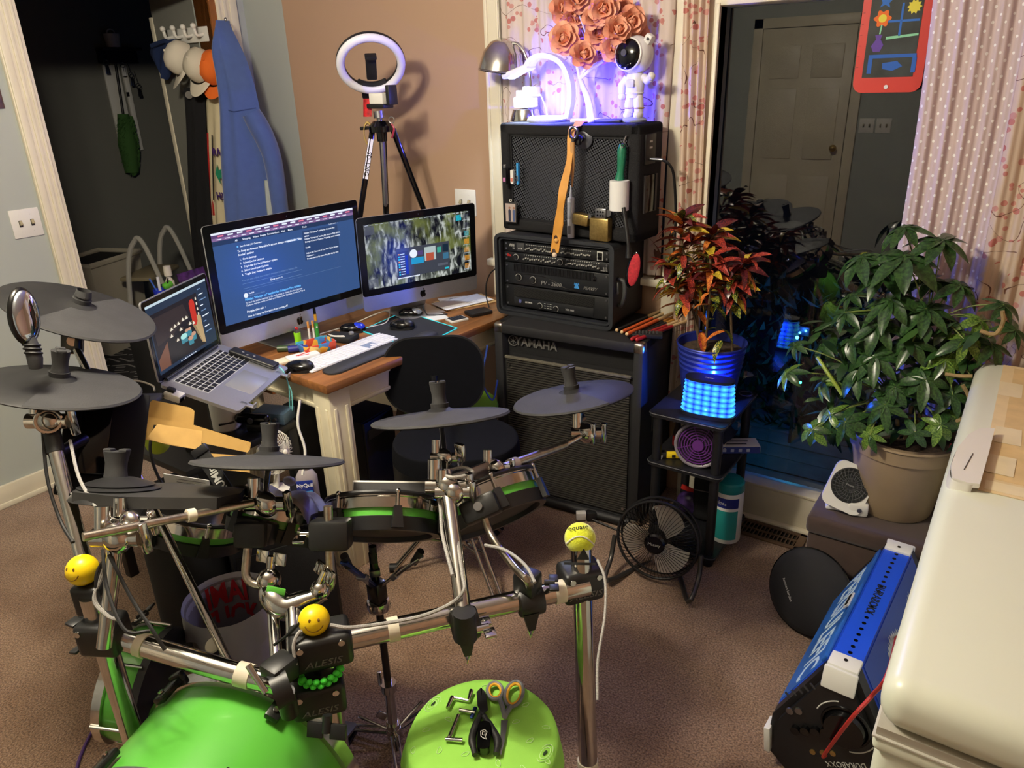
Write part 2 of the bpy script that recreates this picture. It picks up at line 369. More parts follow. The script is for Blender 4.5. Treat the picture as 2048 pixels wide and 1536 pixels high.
dk = TH('desk', 'cream painted desk with brown wooden top under the two monitors', 'desk', mx=TR(1.650,-1.184,0) @ FR((0,0,0), U,(-0.997,0.079,0)))
P(dk, 'tabletop', MB().box((DL / 2, DD / 2, DZ - 0.016),(DL, DD,0.032), b=0.005), DWOOD)
mb = MB().box((DL / 2,0.045, DZ - 0.078),(DL - 0.1,0.02,0.09)).box((DL / 2,0.034, DZ - 0.112),(DL - 0.1,0.008,0.014), b=0.003).box((DL / 2,0.034, DZ - 0.045),(DL - 0.1,0.006,0.012), b=0.002)
P(dk, 'front_apron', mb, CREAM)
P(dk, 'side_apron', MB().box((0.045, DD / 2, DZ - 0.078),(0.02, DD - 0.1,0.09)).box((0.034, DD / 2, DZ - 0.112),(0.008, DD - 0.1,0.014), b=0.003), CREAM)
P(dk, 'back_apron', MB().box((DL / 2, DD - 0.045, DZ - 0.078),(DL - 0.1,0.02,0.09)), CREAM)
lg = MB().box((0,0,(DZ - 0.032) / 2),(0.088,0.088, DZ - 0.032), b=0.004)
for s in (-1,1):
    lg.box((s * 0.024,-0.0455,(DZ - 0.1) / 2),(0.012,0.004, DZ - 0.1), b=0.0015); lg.box((-0.0455, s * 0.024,(DZ - 0.1) / 2),(0.004,0.012, DZ - 0.1), b=0.0015)
l0 = P(dk, 'leg', lg, CREAM); l0.location = (0.06,0.06,0)
for x, y in ((DL - 0.06,0.06),(0.06, DD - 0.06),(DL - 0.06, DD - 0.06)): DUP(dk, l0, TR(x, y,0))
def on_desk(px, py, z=DZ): return PZ(px, py, z)
# ---------------------------------------------------------------- screens
def fan_poly(pts, par, name, mx, mat, z=0.0):
    return P(par, name, MB().add([(x, y, z) for x, y in pts], [tuple(range(len(pts)))], mx), mat)
def apple_logo(par, mx, s, mat):
    body = [(0.0,0.36),(0.12,0.42),(0.26,0.40),(0.38,0.30),(0.30,0.18),(0.28,0.04),(0.34,-0.10),(0.42,-0.16),(0.34,-0.36),(0.22,-0.50),(0.10,-0.48),(0.0,-0.44),(-0.12,-0.49),(-0.24,-0.48),(-0.38,-0.28),(-0.43,-0.02),(-0.40,0.22),(-0.28,0.38),(-0.14,0.42)]
    mb = MB().prism([(x * s, y * s) for x, y in body],0,0.0008, mx)
    mb.prism([(x * s, y * s) for x, y in ((0.02,0.46),(0.04,0.62),(0.18,0.74),(0.17,0.58))],0,0.0008, mx)
    P(par, 'logo', mb, mat)
def imac(label, pos, yaw, tilt, w_, h_, chin, side, top, bot):
    mx = Matrix.Translation(Vector(pos)) @ RT(0,0, yaw)
    t = TH('desktop_monitor', label, 'monitor', mx=Matrix.Translation(Vector((pos[0], pos[1], DZ))) @ RT(0,0, yaw))
    F = TR(0,0, pos[2] - DZ) @ RT(tilt,0,0)
    S = F @ FR((0,0,0),(1,0,0),(0,0,1))           # x right, y up, z out of the screen
    P(t, 'back_shell', MB().prism([(x, y + h_ / 2) for x, y in rrect(w_, h_,0.014)],-0.007,-0.001, S).lathe([(0.0,-0.045),(w_ * 0.25,-0.036),(w_ * 0.42,-0.012),(w_ * 0.42,-0.006)],24, S @ TR(0, h_ * 0.55,0) @ Matrix.Diagonal((1,0.7,1,1))), ALU)
    P(t, 'bezel', MB().prism([(x, y + (h_ + chin) / 2) for x, y in rrect(w_, h_ - chin,0.012)],-0.001,0.0012, S), BLKG)
    P(t, 'chin', MB().prism([(x, y + (chin + 0.004) / 2) for x, y in rrect(w_, chin + 0.004,0.013)],-0.001,0.0008, S), ALU)
    apple_logo(t, S @ TR(0, chin * 0.5,0.0009), chin * 0.52, BLKG)
    P(t, 'camera_dot', MB().cyl((0, h_ - top * 0.5,0.001),(0, h_ - top * 0.5,0.0016),0.0022, n=8), DGREY).data.transform(S)
    zb = -(pos[2] - DZ)
    P(t, "stand", MB().box((0,0.085,0.0035),(0.19,0.19,0.006), b=0.002).box((0,0.115,0.09),(0.17,0.007,0.19), b=0.002, r=(22,0,0)), ALU)
    sw, sh = w_ - 2 * side, h_ - chin - top - bot
    SM = S @ TR(-sw / 2, h_ - top,0.0014)                 # origin: top left of the picture, y up
    return t, SM, sw, sh
def scr_tools(t, SM, sw, sh):
    def rect(u0, v0, u1, v1, mat, name='screen_area', z=0.0003):
        return P(t, name, MB().box(((u0 + u1) / 2 * sw,-(v0 + v1) / 2 * sh, z),((u1 - u0) * sw,(v1 - v0) * sh,0.0002), SM), mat)
    def text(u, v, s, size, mat, bold=0.0): TX(t, s, size, mat, SM @ TR(u * sw,-v * sh,0.0007), 'screen_text',0.00005, 'LEFT', bold=bold)
    return rect, text
TXTW = EM('screen_white',(235,242,255),1.0)
TXTB = EM('screen_link_blue',(110,190,255),1.0)
TXTG = EM('screen_dim_text',(120,150,190),0.9)
t, SM, sw, sh = imac('large silver monitor showing a dark blue web page',(1.246,-0.927,0.806),86.0,1.2,0.650,0.432,0.062,0.026,0.027,0.027)
rect, text = scr_tools(t, SM, sw, sh)
rect(0,0,1,1, EM('page_navy',(54,84,134),1.0), 'screen')
rect(0,0.0,1,0.022, TXTW, z=0.0006); rect(0,0.022,1,0.055, EM('tab_purple',(88,66,110),1.0), z=0.0006)
rect(0,0.055,1,0.085, EM('bar_purple',(134,104,150),1.0), z=0.0006); rect(0,0.085,1,0.135, EM('page_header',(38,56,88),1.0), z=0.0006)
for i in range(16): rect(0.04 + i * 0.06,0.03,0.04 + i * 0.06 + 0.035,0.046, TXTW if i % 3 else EM('tab_pink',(230,120,150),1.0), 'browser_tab',0.0009)
for i in range(18): rect(0.03 + i * 0.052,0.066,0.03 + i * 0.052 + 0.03,0.074, TXTW, 'bookmark',0.0009)
for i, s in enumerate(('All', 'Shopping', 'Videos', 'Images', 'Forums', 'News', 'Web', 'More')): text(0.14 + i * 0.048 + (0.02 if i > 1 else 0),0.115, s,0.0085, TXTW,0.0002)
text(0.60,0.115, 'Tools',0.0085, TXTW,0.0002)
rect(0.145,0.175,0.155,0.19, TXTB, z=0.0009); text(0.165,0.185, 'Search Labs | AI Overview',0.008, TXTW,0.0002)
text(0.145,0.235, 'To keep an Amazon Fire tablet\'s screen always on, you can',0.0098, TXTW,0.0003)
rect(0.475,0.222,0.58,0.25, EM('text_highlight',(96,132,190),1.0), z=0.0005); text(0.48,0.236, 'enable the "Stay',0.0098, TXTW,0.0003)
text(0.145,0.275, 'Awake" setting:',0.0098, TXTW,0.0003)
for i, s in enumerate(('1.  Go to Settings', '2.  Select Device Options', '3.  Triple-tap the Serial Number option', '4.  Select Developer Options', '5.  Toggle Stay Awake to enable')): text(0.15,0.325 + i * 0.042, s,0.0092, TXTW,0.00025)
text(0.145,0.555, 'You can also adjust the screen\'s timeout to preserve battery life.',0.0088, TXTG)
rect(0.145,0.592,0.56,0.595, TXTG, z=0.0006); rect(0.145,0.645,0.56,0.648, TXTG, z=0.0006); text(0.33,0.62, 'Show more  v',0.009, TXTW,0.0002)
rect(0.145,0.672,0.86,0.6735, TXTG, z=0.0006)
P(t, 'site_icon', MB().cyl((0.155 * sw,-0.725 * sh,0.0004),(0.155 * sw,-0.725 * sh,0.0009),0.0085, n=16), TXTW).data.transform(SM)
text(0.175,0.71, 'Reddit',0.008, TXTW,0.0002); text(0.175,0.735, 'reddit.com/r/kindlefire',0.007, TXTG)
text(0.145,0.772, 'Hidden "Always on" setting for Amazon Fire tablets',0.0112, TXTB,0.0004)
text(0.145,0.81, 'To find the hidden setting: 1. Go to Settings 2. Select Device Options',0.0085, TXTW,0.0001); text(0.145,0.838, 'Options, tap the serial number until Developer Options shows. 3. Tap it',0.0085, TXTW,0.0001)
text(0.145,0.91, 'People also ask  :',0.011, TXTW,0.0003); text(0.145,0.965, 'How do I keep my Fire tablet from turning off?',0.0088, TXTW,0.0002)
rect(0.595,0.16,0.865,0.50, EM('side_card',(44,68,110),1.0), z=0.0005)
for i, s in enumerate(('Hidden "Always on" setting for Amazon Fire', 'tablets', 'Hidden "Always on" setting for Amazon Fire tablets.', 'Settings > Device Options. Triple tap serial number', '', 'Reddit', '', 'Adjust the Timeout of Your Fire Tablet Screen', 'Customer ...', 'Prevent battery by controlling the display time')):
    text(0.607,0.19 + i * 0.033, s,0.0078, TXTW,0.0002)
text(0.80,0.14, 'Learn more  :',0.0075, TXTW)
# small monitor
def cliff():
    m, nt, b, N, L = new_mat('cliff_wallpaper'); tc = N.new('ShaderNodeTexCoord'); mp = N.new('ShaderNodeMapping'); mp.inputs['Scale'].default_value = (60,60,22)
    n = N.new('ShaderNodeTexNoise'); n.inputs['Scale'].default_value = 1.0; n.inputs['Detail'].default_value = 7; n.inputs['Distortion'].default_value = 0.5
    r = N.new('ShaderNodeValToRGB'); r.color_ramp.elements[0].position = 0.42; r.color_ramp.elements[0].color = lin((18,20,30)); r.color_ramp.elements[1].position = 0.64; r.color_ramp.elements[1].color = lin((214,220,214))
    e = r.color_ramp.elements.new(0.53); e.color = lin((104,110,102))
    n2 = N.new('ShaderNodeTexNoise'); n2.inputs['Scale'].default_value = 9; n2.inputs['Detail'].default_value = 3
    r2 = N.new('ShaderNodeValToRGB'); r2.color_ramp.elements[0].position = 0.5; r2.color_ramp.elements[1].position = 0.6
    mx = N.new('ShaderNodeMix'); mx.data_type = 'RGBA'; mx.inputs[7].default_value = lin((126,136,60))
    sc = N.new('ShaderNodeMath'); sc.operation = 'MULTIPLY'; sc.inputs[1].default_value = 0.7
    L.new(tc.outputs['Object'], mp.inputs[0]); L.new(mp.outputs[0], n.inputs['Vector']); L.new(n.outputs['Fac'], r.inputs['Fac'])
    L.new(tc.outputs['Object'], n2.inputs['Vector']); L.new(n2.outputs['Fac'], r2.inputs['Fac']); L.new(r2.outputs['Color'], sc.inputs[0]); L.new(sc.outputs[0], mx.inputs[0])
    L.new(r.outputs['Color'], mx.inputs[6]); L.new(mx.outputs[2], b.inputs['Emission Color']); b.inputs['Emission Strength'].default_value = 0.75
    b.inputs['Base Color'].default_value = (0.003,0.003,0.003,1); b.inputs['Roughness'].default_value = 0.25; return m
t, SM, sw, sh = imac('smaller silver monitor showing a rocky cliff wallpaper',(1.430,-0.435,0.816),69.8,1.9,0.528,0.367,0.060,0.027,0.027,0.026)
rect, text = scr_tools(t, SM, sw, sh)
rect(0,0,1,1, cliff(), 'screen')
for i in range(22): rect(0.01 + i * 0.045,0.012,0.04 + i * 0.045,0.022, TXTW, 'menu_item')
GR1 = EM('window_grey',(62,66,76),1.0); GR2 = EM('window_grey_light',(88,92,104),1.0); TEAL = EM('icon_teal',(40,190,210),1.0); ORG = EM('icon_orange',(236,158,46),1.0)
rect(0.0,0.03,0.09,0.16, GR2); rect(0.0,0.84,0.09,0.97, GR2)
rect(0.27,0.44,0.78,0.90, GR1, 'app_window',0.0005); rect(0.275,0.49,0.38,0.89, EM('sidebar',(46,50,62),1.0), z=0.0007)
for i in range(9): rect(0.285,0.52 + i * 0.04,0.30,0.54 + i * 0.04, TEAL if i % 3 else ORG, 'list_icon',0.0009); rect(0.305,0.525 + i * 0.04,0.345,0.535 + i * 0.04, TXTW, 'list_row',0.0009)
rect(0.35,0.56,0.375,0.86, EM('sidebar_blue',(20,36,140),1.0), z=0.0008)
P(t, 'round_icon', MB().cyl((0.43 * sw,-0.55 * sh,0.0006),(0.43 * sw,-0.55 * sh,0.001),0.017, n=20), TXTW).data.transform(SM)
rect(0.405,0.62,0.525,0.72, EM('tile_cyan',(36,150,200),1.0), z=0.0009); rect(0.47,0.52,0.52,0.59, EM('tile_violet',(80,66,120),1.0), z=0.0009)
rect(0.535,0.48,0.645,0.70, EM('tile_photo_sky',(176,190,190),1.0), z=0.0009); rect(0.55,0.58,0.625,0.70, EM('tile_photo_skin',(178,84,60),1.0), z=0.0012)
rect(0.66,0.51,0.70,0.60, EM('tile_green',(60,160,140),1.0), z=0.0009); rect(0.715,0.48,0.77,0.60, EM('tile_dark',(20,40,56),1.0), z=0.0009); rect(0.715,0.62,0.77,0.72, EM('tile_steel',(60,110,140),1.0), z=0.0009)
rect(0.27,0.90,0.48,0.915, TXTW, z=0.0007); rect(0.66,0.78,0.76,0.82, GR2, z=0.0008); rect(0.73,0.86,0.77,0.89, TEAL, z=0.0009)
rect(0.86,0.05,0.915,0.14, TEAL, 'folder_icon')
for i in range(7): rect(0.935,0.05 + i * 0.135,0.985,0.13 + i * 0.135,(GR2, GR2, TEAL, ORG, ORG, ORG, ORG)[i], 'desktop_icon'); rect(0.925,0.14 + i * 0.135,0.995,0.15 + i * 0.135, TXTW, 'icon_name')
# ---------------------------------------------------------------- laptop on a tilted stand
st_top = 0.60
tb = TH('side_table', 'low black table under the laptop beside the desk', 'table',(1.22,-1.42,0))
P(tb, 'tabletop', MB().box((0,0, st_top - 0.012),(0.58,0.42,0.024), b=0.004), BLK)
P(tb, 'shelf', MB().box((0,0,0.30),(0.56,0.40,0.02)), BLK)
l0 = P(tb, 'leg', MB().box((0,0,(st_top - 0.024) / 2),(0.035,0.035, st_top - 0.024), b=0.003), BLK); l0.location = (-0.27,-0.19,0)
for x, y in ((0.27,-0.19),(-0.27,0.19),(0.27,0.19)): DUP(tb, l0, TR(x, y,0))
LY = 116.5
LM = TR(1.332,-1.437,0.850) @ RT(0,0, LY) @ RT(19.0,0,0)    # laptop base frame: x right, y to the hinge, z up
lap = TH('laptop', 'open silver laptop showing a drum kit picture, on a tilted stand', 'laptop', mx=LM)
LW, LDp = 0.359, 0.247
P(lap, 'base', MB().prism([(x, y - LDp / 2) for x, y in rrect(LW, LDp,0.012)],-0.010,0.0, None), ALU)
P(lap, 'keyboard_well', MB().box((0,-0.075,0.0003),(0.278,0.112,0.0006)), M('key_well',(176,178,182),0.5))
P(lap, 'trackpad', MB().box((0,-0.187,0.0003),(0.130,0.088,0.0005), b=0.0002), M('trackpad_alu',(168,170,176),0.3,0.6))
P(lap, 'hinge', MB().cyl((-0.15,-0.003,0.004),(0.15,-0.003,0.004),0.006, n=12), BLK)
KEY = M('black_key',(16,16,18),0.4)
kp = MB().box((0,0,0.0012),(0.0158,0.0152,0.0016), b=0.0006, seg=1); k0 = None
for r_ in range(6):
    xs = 14 if r_ < 5 else 7
    for c_ in range(xs):
        if r_ == 5:
            wds = (1,1,1.15,5.4,1.15,1,2.6); x = -0.139 + 0.0198 * (sum(wds[:c_]) + wds[c_] / 2) * (14 / 13.3); sx = wds[c_] * 1.04
        else: x = -0.139 + 0.0198 * (c_ + 0.5); sx = 1.0
        mx = TR(x,-0.028 - r_ * 0.0186,0.0006) @ Matrix.Diagonal((sx * (1.0 if sx < 1.02 else 1.0 + (sx - 1) * 0.22 / sx),1 if r_ else 0.75,1,1))
        if k0 is None: k0 = P(lap, 'key', kp, KEY); k0.matrix_basis = mx
        else: DUP(lap, k0, mx)
LID = LM.inverted() @ (TR(1.332,-1.437,0.852) @ RT(0,0, LY) @ RT(-1.0,0,0))
S = LID @ FR((0,0,0),(1,0,0),(0,0,1))
LH = 0.245
P(lap, 'lid', MB().prism([(x, y + LH / 2) for x, y in rrect(LW, LH,0.011)],-0.006,0.0, S), ALU)
P(lap, 'screen_bezel', MB().prism([(x, y + LH / 2) for x, y in rrect(LW - 0.004, LH - 0.004,0.010)],0.0,0.0008, S), BLKG)
sw, sh = 0.333, 0.208; SM = S @ TR(-sw / 2, LH - 0.017,0.001)
rect, text = scr_tools(lap, SM, sw, sh)
rect(0,0,1,1, EM('app_slate',(34,52,76),0.9), 'screen'); rect(0,0,1,0.035, EM('menu_strip',(196,214,224),1.0), z=0.0006)
rect(0.02,0.14,0.80,0.95, EM('drum_room_dark',(30,26,34),0.9), 'picture',0.0005)
def poly(pts, mat, z=0.0009, name='picture_shape'): return fan_poly([(u * sw,-v * sh) for u, v in pts], lap, name, SM, mat, z)
def ell(u, v, ru, rv, mat, z=0.0011): return poly([(u + ru * math.cos(2 * math.pi * i / 16), v + rv * math.sin(2 * math.pi * i / 16)) for i in range(16)], mat, z, 'picture_ellipse')
poly(((0.02,0.80),(0.20,0.60),(0.20,0.95),(0.02,0.95)), EM('pic_brick',(120,80,62),0.9)); poly(((0.62,0.52),(0.72,0.45),(0.80,0.50),(0.80,0.93),(0.74,0.90)), EM('pic_floor',(196,166,120),0.9))
poly(((0.20,0.62),(0.66,0.50),(0.76,0.93),(0.18,0.95)), EM('pic_mat',(22,22,28),0.9)); poly(((0.05,0.2),(0.55,0.2),(0.6,0.4),(0.3,0.55),(0.05,0.6)), EM('pic_wall',(52,42,44),0.9))
poly(((0.645,0.24),(0.67,0.20),(0.71,0.20),(0.735,0.25),(0.73,0.55),(0.70,0.60),(0.65,0.58),(0.64,0.4)), EM('pic_red',(196,48,34),1.0),0.0012)
CYW = EM('pic_cymbal',(232,224,206),1.0); CYT = EM('pic_teal',(56,130,148),1.0); CYS = EM('pic_skin',(196,150,124),1.0); CYH = EM('pic_head',(170,226,220),1.0)
for u, v in ((0.30,0.47),(0.36,0.45),(0.42,0.44),(0.50,0.42),(0.56,0.42),(0.28,0.56),(0.44,0.54),(0.60,0.53),(0.66,0.55),(0.36,0.66)): ell(u, v,0.04,0.022, EM('pic_cymdark',(84,72,62),1.0)); poly(((u, v - 0.03),(u + 0.025, v + 0.02),(u - 0.025, v + 0.02)), CYW,0.0013)
for u, v, s in ((0.46,0.66,0.055),(0.56,0.74,0.045),(0.62,0.70,0.04),(0.52,0.60,0.03),(0.57,0.60,0.03)):
    poly(((u - s, v),(u + s, v),(u + s * 0.9, v + 0.10),(u - s * 0.9, v + 0.10)), CYT,0.0012); ell(u, v, s, s * 0.75, CYH if s > 0.05 else CYS,0.0014)
for i in range(8): rect(0.34 + i * 0.035,0.975,0.355 + i * 0.035,0.988, TXTW, 'toolbar_icon',0.0009)
for i in range(9): rect(0.83,0.10 + i * 0.085,0.83 + 0.05 + 0.1 * ((i * 7) % 3) / 3,0.115 + i * 0.085, TXTW if i % 2 else TXTG, 'panel_row',0.0008)
for i in range(4): rect(0.76,0.2 + i * 0.08,0.78,0.24 + i * 0.08, CYW, 'panel_icon',0.0012)
# stand that carries it
ls = TH('laptop_stand', 'black laptop stand with silver prongs on the low table', 'laptop stand', mx=TR(1.332,-1.437, st_top) @ RT(0,0, LY))
fr = math.tan(math.radians(19))
for s in (-1,1):
    mb = MB().prism([(0.0,0.0),(-0.10,0.0),(-0.10,0.197),(0.0,0.232)], s * 0.12 - 0.005, s * 0.12 + 0.005, FR((0,0,0),(0,1,0),(0,0,1)))
    P(ls, 'side_plate', mb, BLK)
LS = (TR(1.332,-1.437, st_top) @ RT(0,0, LY)).inverted() @ LM
for s in (-1,1): P(ls, 'prong', MB().box((s * 0.125,-LDp - 0.002,-0.003),(0.018,0.05,0.006), LS, b=0.002).box((s * 0.125,-LDp - 0.024,0.004),(0.018,0.004,0.016), LS, b=0.001), ALU)
P(ls, 'tray', MB().box((0,-LDp / 2,-0.0125),(0.27,0.20,0.004), LS), BLK)
# black handset with teal lanyard lying on the laptop
hs = TH('remote_handset', 'slim black remote with buttons and teal wrist strap on the laptop', 'remote', mx=LM @ TR(0.150,-0.135,0.0005) @ RT(0,0,88))
P(hs, 'body', MB().box((0,0,0.007),(0.165,0.042,0.014), b=0.006, seg=3), BLK)
for i in range(3): P(hs, 'button', MB().cyl((0.0 + i * 0.02,0.008 * (i % 2),0.0135),(0.0 + i * 0.02,0.008 * (i % 2),0.015),0.004, n=10), GREY)
a = (LM @ TR(0.150,-0.135,0.0005)) @ Vector((0.0,-0.09,0.006))
P(hs, 'wrist_strap', MB().wire([a, a + Vector((0.02,0.0,-0.015)), a + Vector((0.028,0.005,-0.07)), a + Vector((0.02,0.002,-0.14)), a + Vector((0.033,0.0,-0.15)), a + Vector((0.036,0.006,-0.09)), a + Vector((0.028,0.005,-0.06))],0.0022,6), M('teal_cord',(120,200,200),0.7), world=True)
# ---------------------------------------------------------------- things on the desk
def keyboard():
    k1, k2 = on_desk(624.5,747.5), on_desk(797,680)
    t = TH('keyboard', 'white full-size keyboard lying on the wooden desk', 'keyboard', mx=FR(k1 + Vector((0,0,0.001)), k2 - k1,(-1,0,0)))
    W, D = (k2 - k1).length, 0.118
    P(t, 'base', MB().box((W / 2, D / 2,0.003),(W, D,0.006), b=0.002), M('keyboard_white',(222,224,228),0.35))
    P(t, 'arrow_area', MB().box((W * 0.725, D * 0.30,0.0062),(W * 0.12, D * 0.42,0.0004)), M('keyboard_blue_grey',(132,148,176),0.4))
    km = M('white_key',(236,238,240),0.35); k0 = None; u = W / 22.3
    spots = [(0.4 + c, r) for r in range(6) for c in range(14) if not (r == 0 and 3 <= c <= 8)] + [(5.9,0)] + [(15.1 + c, r) for r in (3,4,5) for c in range(3)] + [(16.1,1),(15.1,0),(16.1,0),(17.1,0)] + [(18.6 + c, r) for r in range(6) for c in range(4) if not (c == 3 and r == 0)]
    for c_, r_ in spots:
        wide = 6.1 if (c_ == 5.9 and r_ == 0) else 1
        mx = TR(u * (c_ + 0.5), D * (0.08 + r_ * 0.158),0.006) @ Matrix.Diagonal((wide,0.55 if r_ == 5 else 1,1,1))
        if k0 is None: k0 = P(t, 'key', MB().box((0,0,0.0012),(u * 0.86, D * 0.135,0.0024), b=0.0008, seg=1), km); k0.matrix_basis = mx
        else: DUP(t, k0, mx)
    return k1, k2
k1, k2 = keyboard()
kd = (k2 - k1).normalized(); kn = Vector((kd.y,-kd.x,0))
def pad_bar(name, label, cat, a, b, wd, h, mat):
    L_ = (b - a).length; mx = FR((a + b) / 2, b - a,(-1,0,0))
    o = MB().prism(rrect(L_, wd, wd * 0.48),0,0.006)
    o.surf(lambda u, v: (((u - 0.5) * (L_ - 0.01)) * (1.0),(v - 0.5) * (wd - 0.012) * (1 - 0.25 * abs(2 * u - 1) ** 6),0.006 + h * (math.sin(math.pi * v) ** 0.6) * (1 - abs(2 * u - 1) ** 8)),24,10)
    return ONE(name, label, cat, o, mat, mx=mx, sa=60)
GEL = M('black_gel_pad',(40,41,43),0.6, noise=0.1, ns=60)
pad_bar('wrist_rest', 'long black padded wrist rest along the front of the white keyboard', 'wrist rest', k1 + kn * 0.045 + kd * 0.02, k2 + kn * 0.045,0.078,0.014, GEL)
# mouse pad with cyan edge
c = [on_desk(*p) for p in ((722,663),(808,625),(914,658),(832,700))]
mp_ = TH('mouse_pad', 'black mouse pad with a glowing cyan edge on the desk', 'mouse pad', loc=sum(c, Vector()) / 4)
fx = (sum(c, Vector()) / 4)
P(mp_, 'mat', MB().add([v - fx + Vector((0,0,0.0)) for v in c] + [v - fx + Vector((0,0,0.004)) for v in c], [(0,3,2,1),(4,5,6,7),(0,1,5,4),(1,2,6,5),(2,3,7,6),(3,0,4,7)]), M('mouse_mat',(30,32,38),0.8))
P(mp_, 'light_edge', MB().tube([v - fx + Vector((0,0,0.0035)) for v in c],0.0028,6, closed=True), M('cyan_edge',(30,150,160),0.4, emit=(60,220,225), es=0.7))
a = on_desk(830,690, DZ + 0.004)
o = MB().surf(lambda u, v: (0.055 * math.cos(2 * math.pi * u) * (1 - v) ** 0.5 * 1.25,0.034 * math.sin(2 * math.pi * u) * (1 - v) ** 0.5,0.022 * v ** 0.6),20,6)
ONE('wrist_cushion', 'black oval gel wrist cushion on the mouse pad', 'wrist cushion', o, GEL, mx=FR(on_desk(849,676, DZ + 0.0045), kd,(-1,0,0)), sa=60)
def mouse(label, px, py, rz, c1, c2, s=1.0, z=DZ):
    l = on_desk(px, py, z); t = TH('computer_mouse', label, 'mouse', l, rz)
    P(t, 'shell', MB().sph((0,0,0.013 * s),0.030 * s,24,(1.75,1.08,0.78)), c1)
    P(t, 'base', MB().prism([(x * s, y * s) for x, y in rrect(0.100,0.060,0.028)],0.0005,0.010), BLK)
    P(t, 'button_cover', MB().sph((0.020 * s,0,0.0165 * s),0.027 * s,20,(1.15,0.98,0.78)), c2)
    P(t, 'scroll_wheel', MB().cyl((0.026 * s,-0.004,0.031 * s),(0.026 * s,0.004,0.031 * s),0.008, n=12), DGREY)
BLUEG = M('blue_gloss',(28,52,190),0.15, coat=0.5); SILV = M('silver_gloss',(150,158,170),0.2,0.5)
mouse('black mouse on the desk by the corner of the white keyboard',600,741,28, BLKG, BLK)
mouse('black mouse with a glossy blue back under the large monitor',706,663,34, BLKG, BLUEG)
mouse('glossy black mouse on the mouse pad',805,656,24, BLKG, BLK,1.0, DZ + 0.005)
mouse('black mouse with silver buttons behind the mouse pad',822,632,24, BLKG, SILV)
# black wallet with white streaks
t = TH('pouch', 'flat black pouch with white streaks and a small grey cap on the desk', 'pouch', on_desk(684,680),15)
P(t, 'body', MB().box((0,0,0.011),(0.115,0.075,0.022), b=0.006), BLKM)
P(t, 'streak', MB().wire([(-0.045,-0.015,0.0225),(-0.015,-0.022,0.0228),(0.02,-0.012,0.0225)],0.0022,5), WHT); P(t, 'streak', MB().wire([(-0.03,-0.028,0.0225),(0.0,-0.03,0.0228),(0.03,-0.022,0.0225)],0.0018,5), WHT)
P(t, 'cap', MB().lathe([(0.011,0.022),(0.011,0.028),(0.007,0.032),(0,0.032)],6, TR(0.035,0.015,0)), GREY)
# patterned tray with lighter, cigarettes and pen
def tray_print():
    m, nt, b, N, L = new_mat('colourful_tray_print'); tc = N.new('ShaderNodeTexCoord'); v = N.new('ShaderNodeTexVoronoi'); v.inputs['Scale'].default_value = 42
    r = N.new('ShaderNodeValToRGB'); r.color_ramp.interpolation = 'CONSTANT'; r.color_ramp.elements[0].color = lin((60,150,180)); r.color_ramp.elements[1].position = 0.75; r.color_ramp.elements[1].color = lin((200,70,40))
    for p, c_ in ((0.3,(236,176,60)),(0.5,(232,200,120)),(0.62,(70,120,190))): e = r.color_ramp.elements.new(p); e.color = lin(c_)
    sp = N.new('ShaderNodeSeparateColor'); L.new(tc.outputs['Object'], v.inputs['Vector']); L.new(v.outputs['Color'], sp.inputs[0]); L.new(sp.outputs[0], r.inputs['Fac']); L.new(r.outputs['Color'], b.inputs['Base Color']); return m
tp = on_desk(634,700); tr = TH('trinket_tray', 'colourful patterned rectangular trinket tray on the desk', 'tray', tp,74)
TP = tray_print(); mb = MB()
for s in (-1,1): mb.box((s * 0.058,0,0.017),(0.005,0.080,0.034), b=0.002, r=(0, s * 8,0)); mb.box((0, s * 0.040,0.017),(0.120,0.005,0.034), b=0.002, r=(-s * 8,0,0))
P(tr, 'sides', mb, TP); P(tr, 'bottom', MB().box((0,0,0.002),(0.112,0.076,0.004)), M('tray_brown',(110,66,40),0.5, noise=0.5, ns=80))
def upright(name, label, cat, px, py, z, rings, group=None, lean=(0,0,0)):
    t = TH(name, label, cat, mx=Matrix.Translation(PZ(px, py, z)) @ RT(*lean)); zz = 0
    for nm, r_, h, mat in rings:
        P(t, nm, MB().lathe([(0, zz),(r_, zz),(r_, zz + h),(0, zz + h)],14), mat); zz += h
    return t
FILT = M('cigarette_filter',(214,150,74),0.7); CIGW = M('cigarette_paper',(236,234,228),0.8)
for i, (px, py) in enumerate(((621,686),(630,684))):
    upright('cigarette',('orange filtered cigarette standing in the desk tray, beside the lime lighter', 'orange filtered cigarette standing in the desk tray, beside the green vape pen')[i], 'cigarette', px, py, DZ + 0.004,(('paper',0.0042,0.058, CIGW),('filter',0.0043,0.026, FILT)), 'cigarettes in the tray')['group'] = 'cigarettes in the tray'
LIME = M('lime_plastic',(150,224,40),0.25, emit=(150,224,40), es=0.0)
t = upright('lighter', 'lime green pocket lighter standing by the desk tray', 'lighter',598,693, DZ,(('body',0.0125,0.056, LIME),('hood',0.0105,0.012, STEEL)))
P(t, 'spark_wheel', MB().cyl((-0.004,0,0.072),(0.004,0,0.072),0.005, n=10), RED)
t = upright('vape_pen', 'green vape pen with amber cartridge standing in the desk tray', 'vape pen',637,683, DZ + 0.004,(('battery',0.0072,0.075, M('pen_green',(58,150,60),0.35)),('collar',0.0066,0.008, STEEL),('cartridge',0.0056,0.026, M('amber_glass',(190,140,40),0.15)),('mouthpiece',0.0052,0.022, BLKG)))
P(t, 'button', MB().cyl((0.006,-0.004,0.06),(0.0085,-0.0055,0.06),0.0032, n=10), WHT)
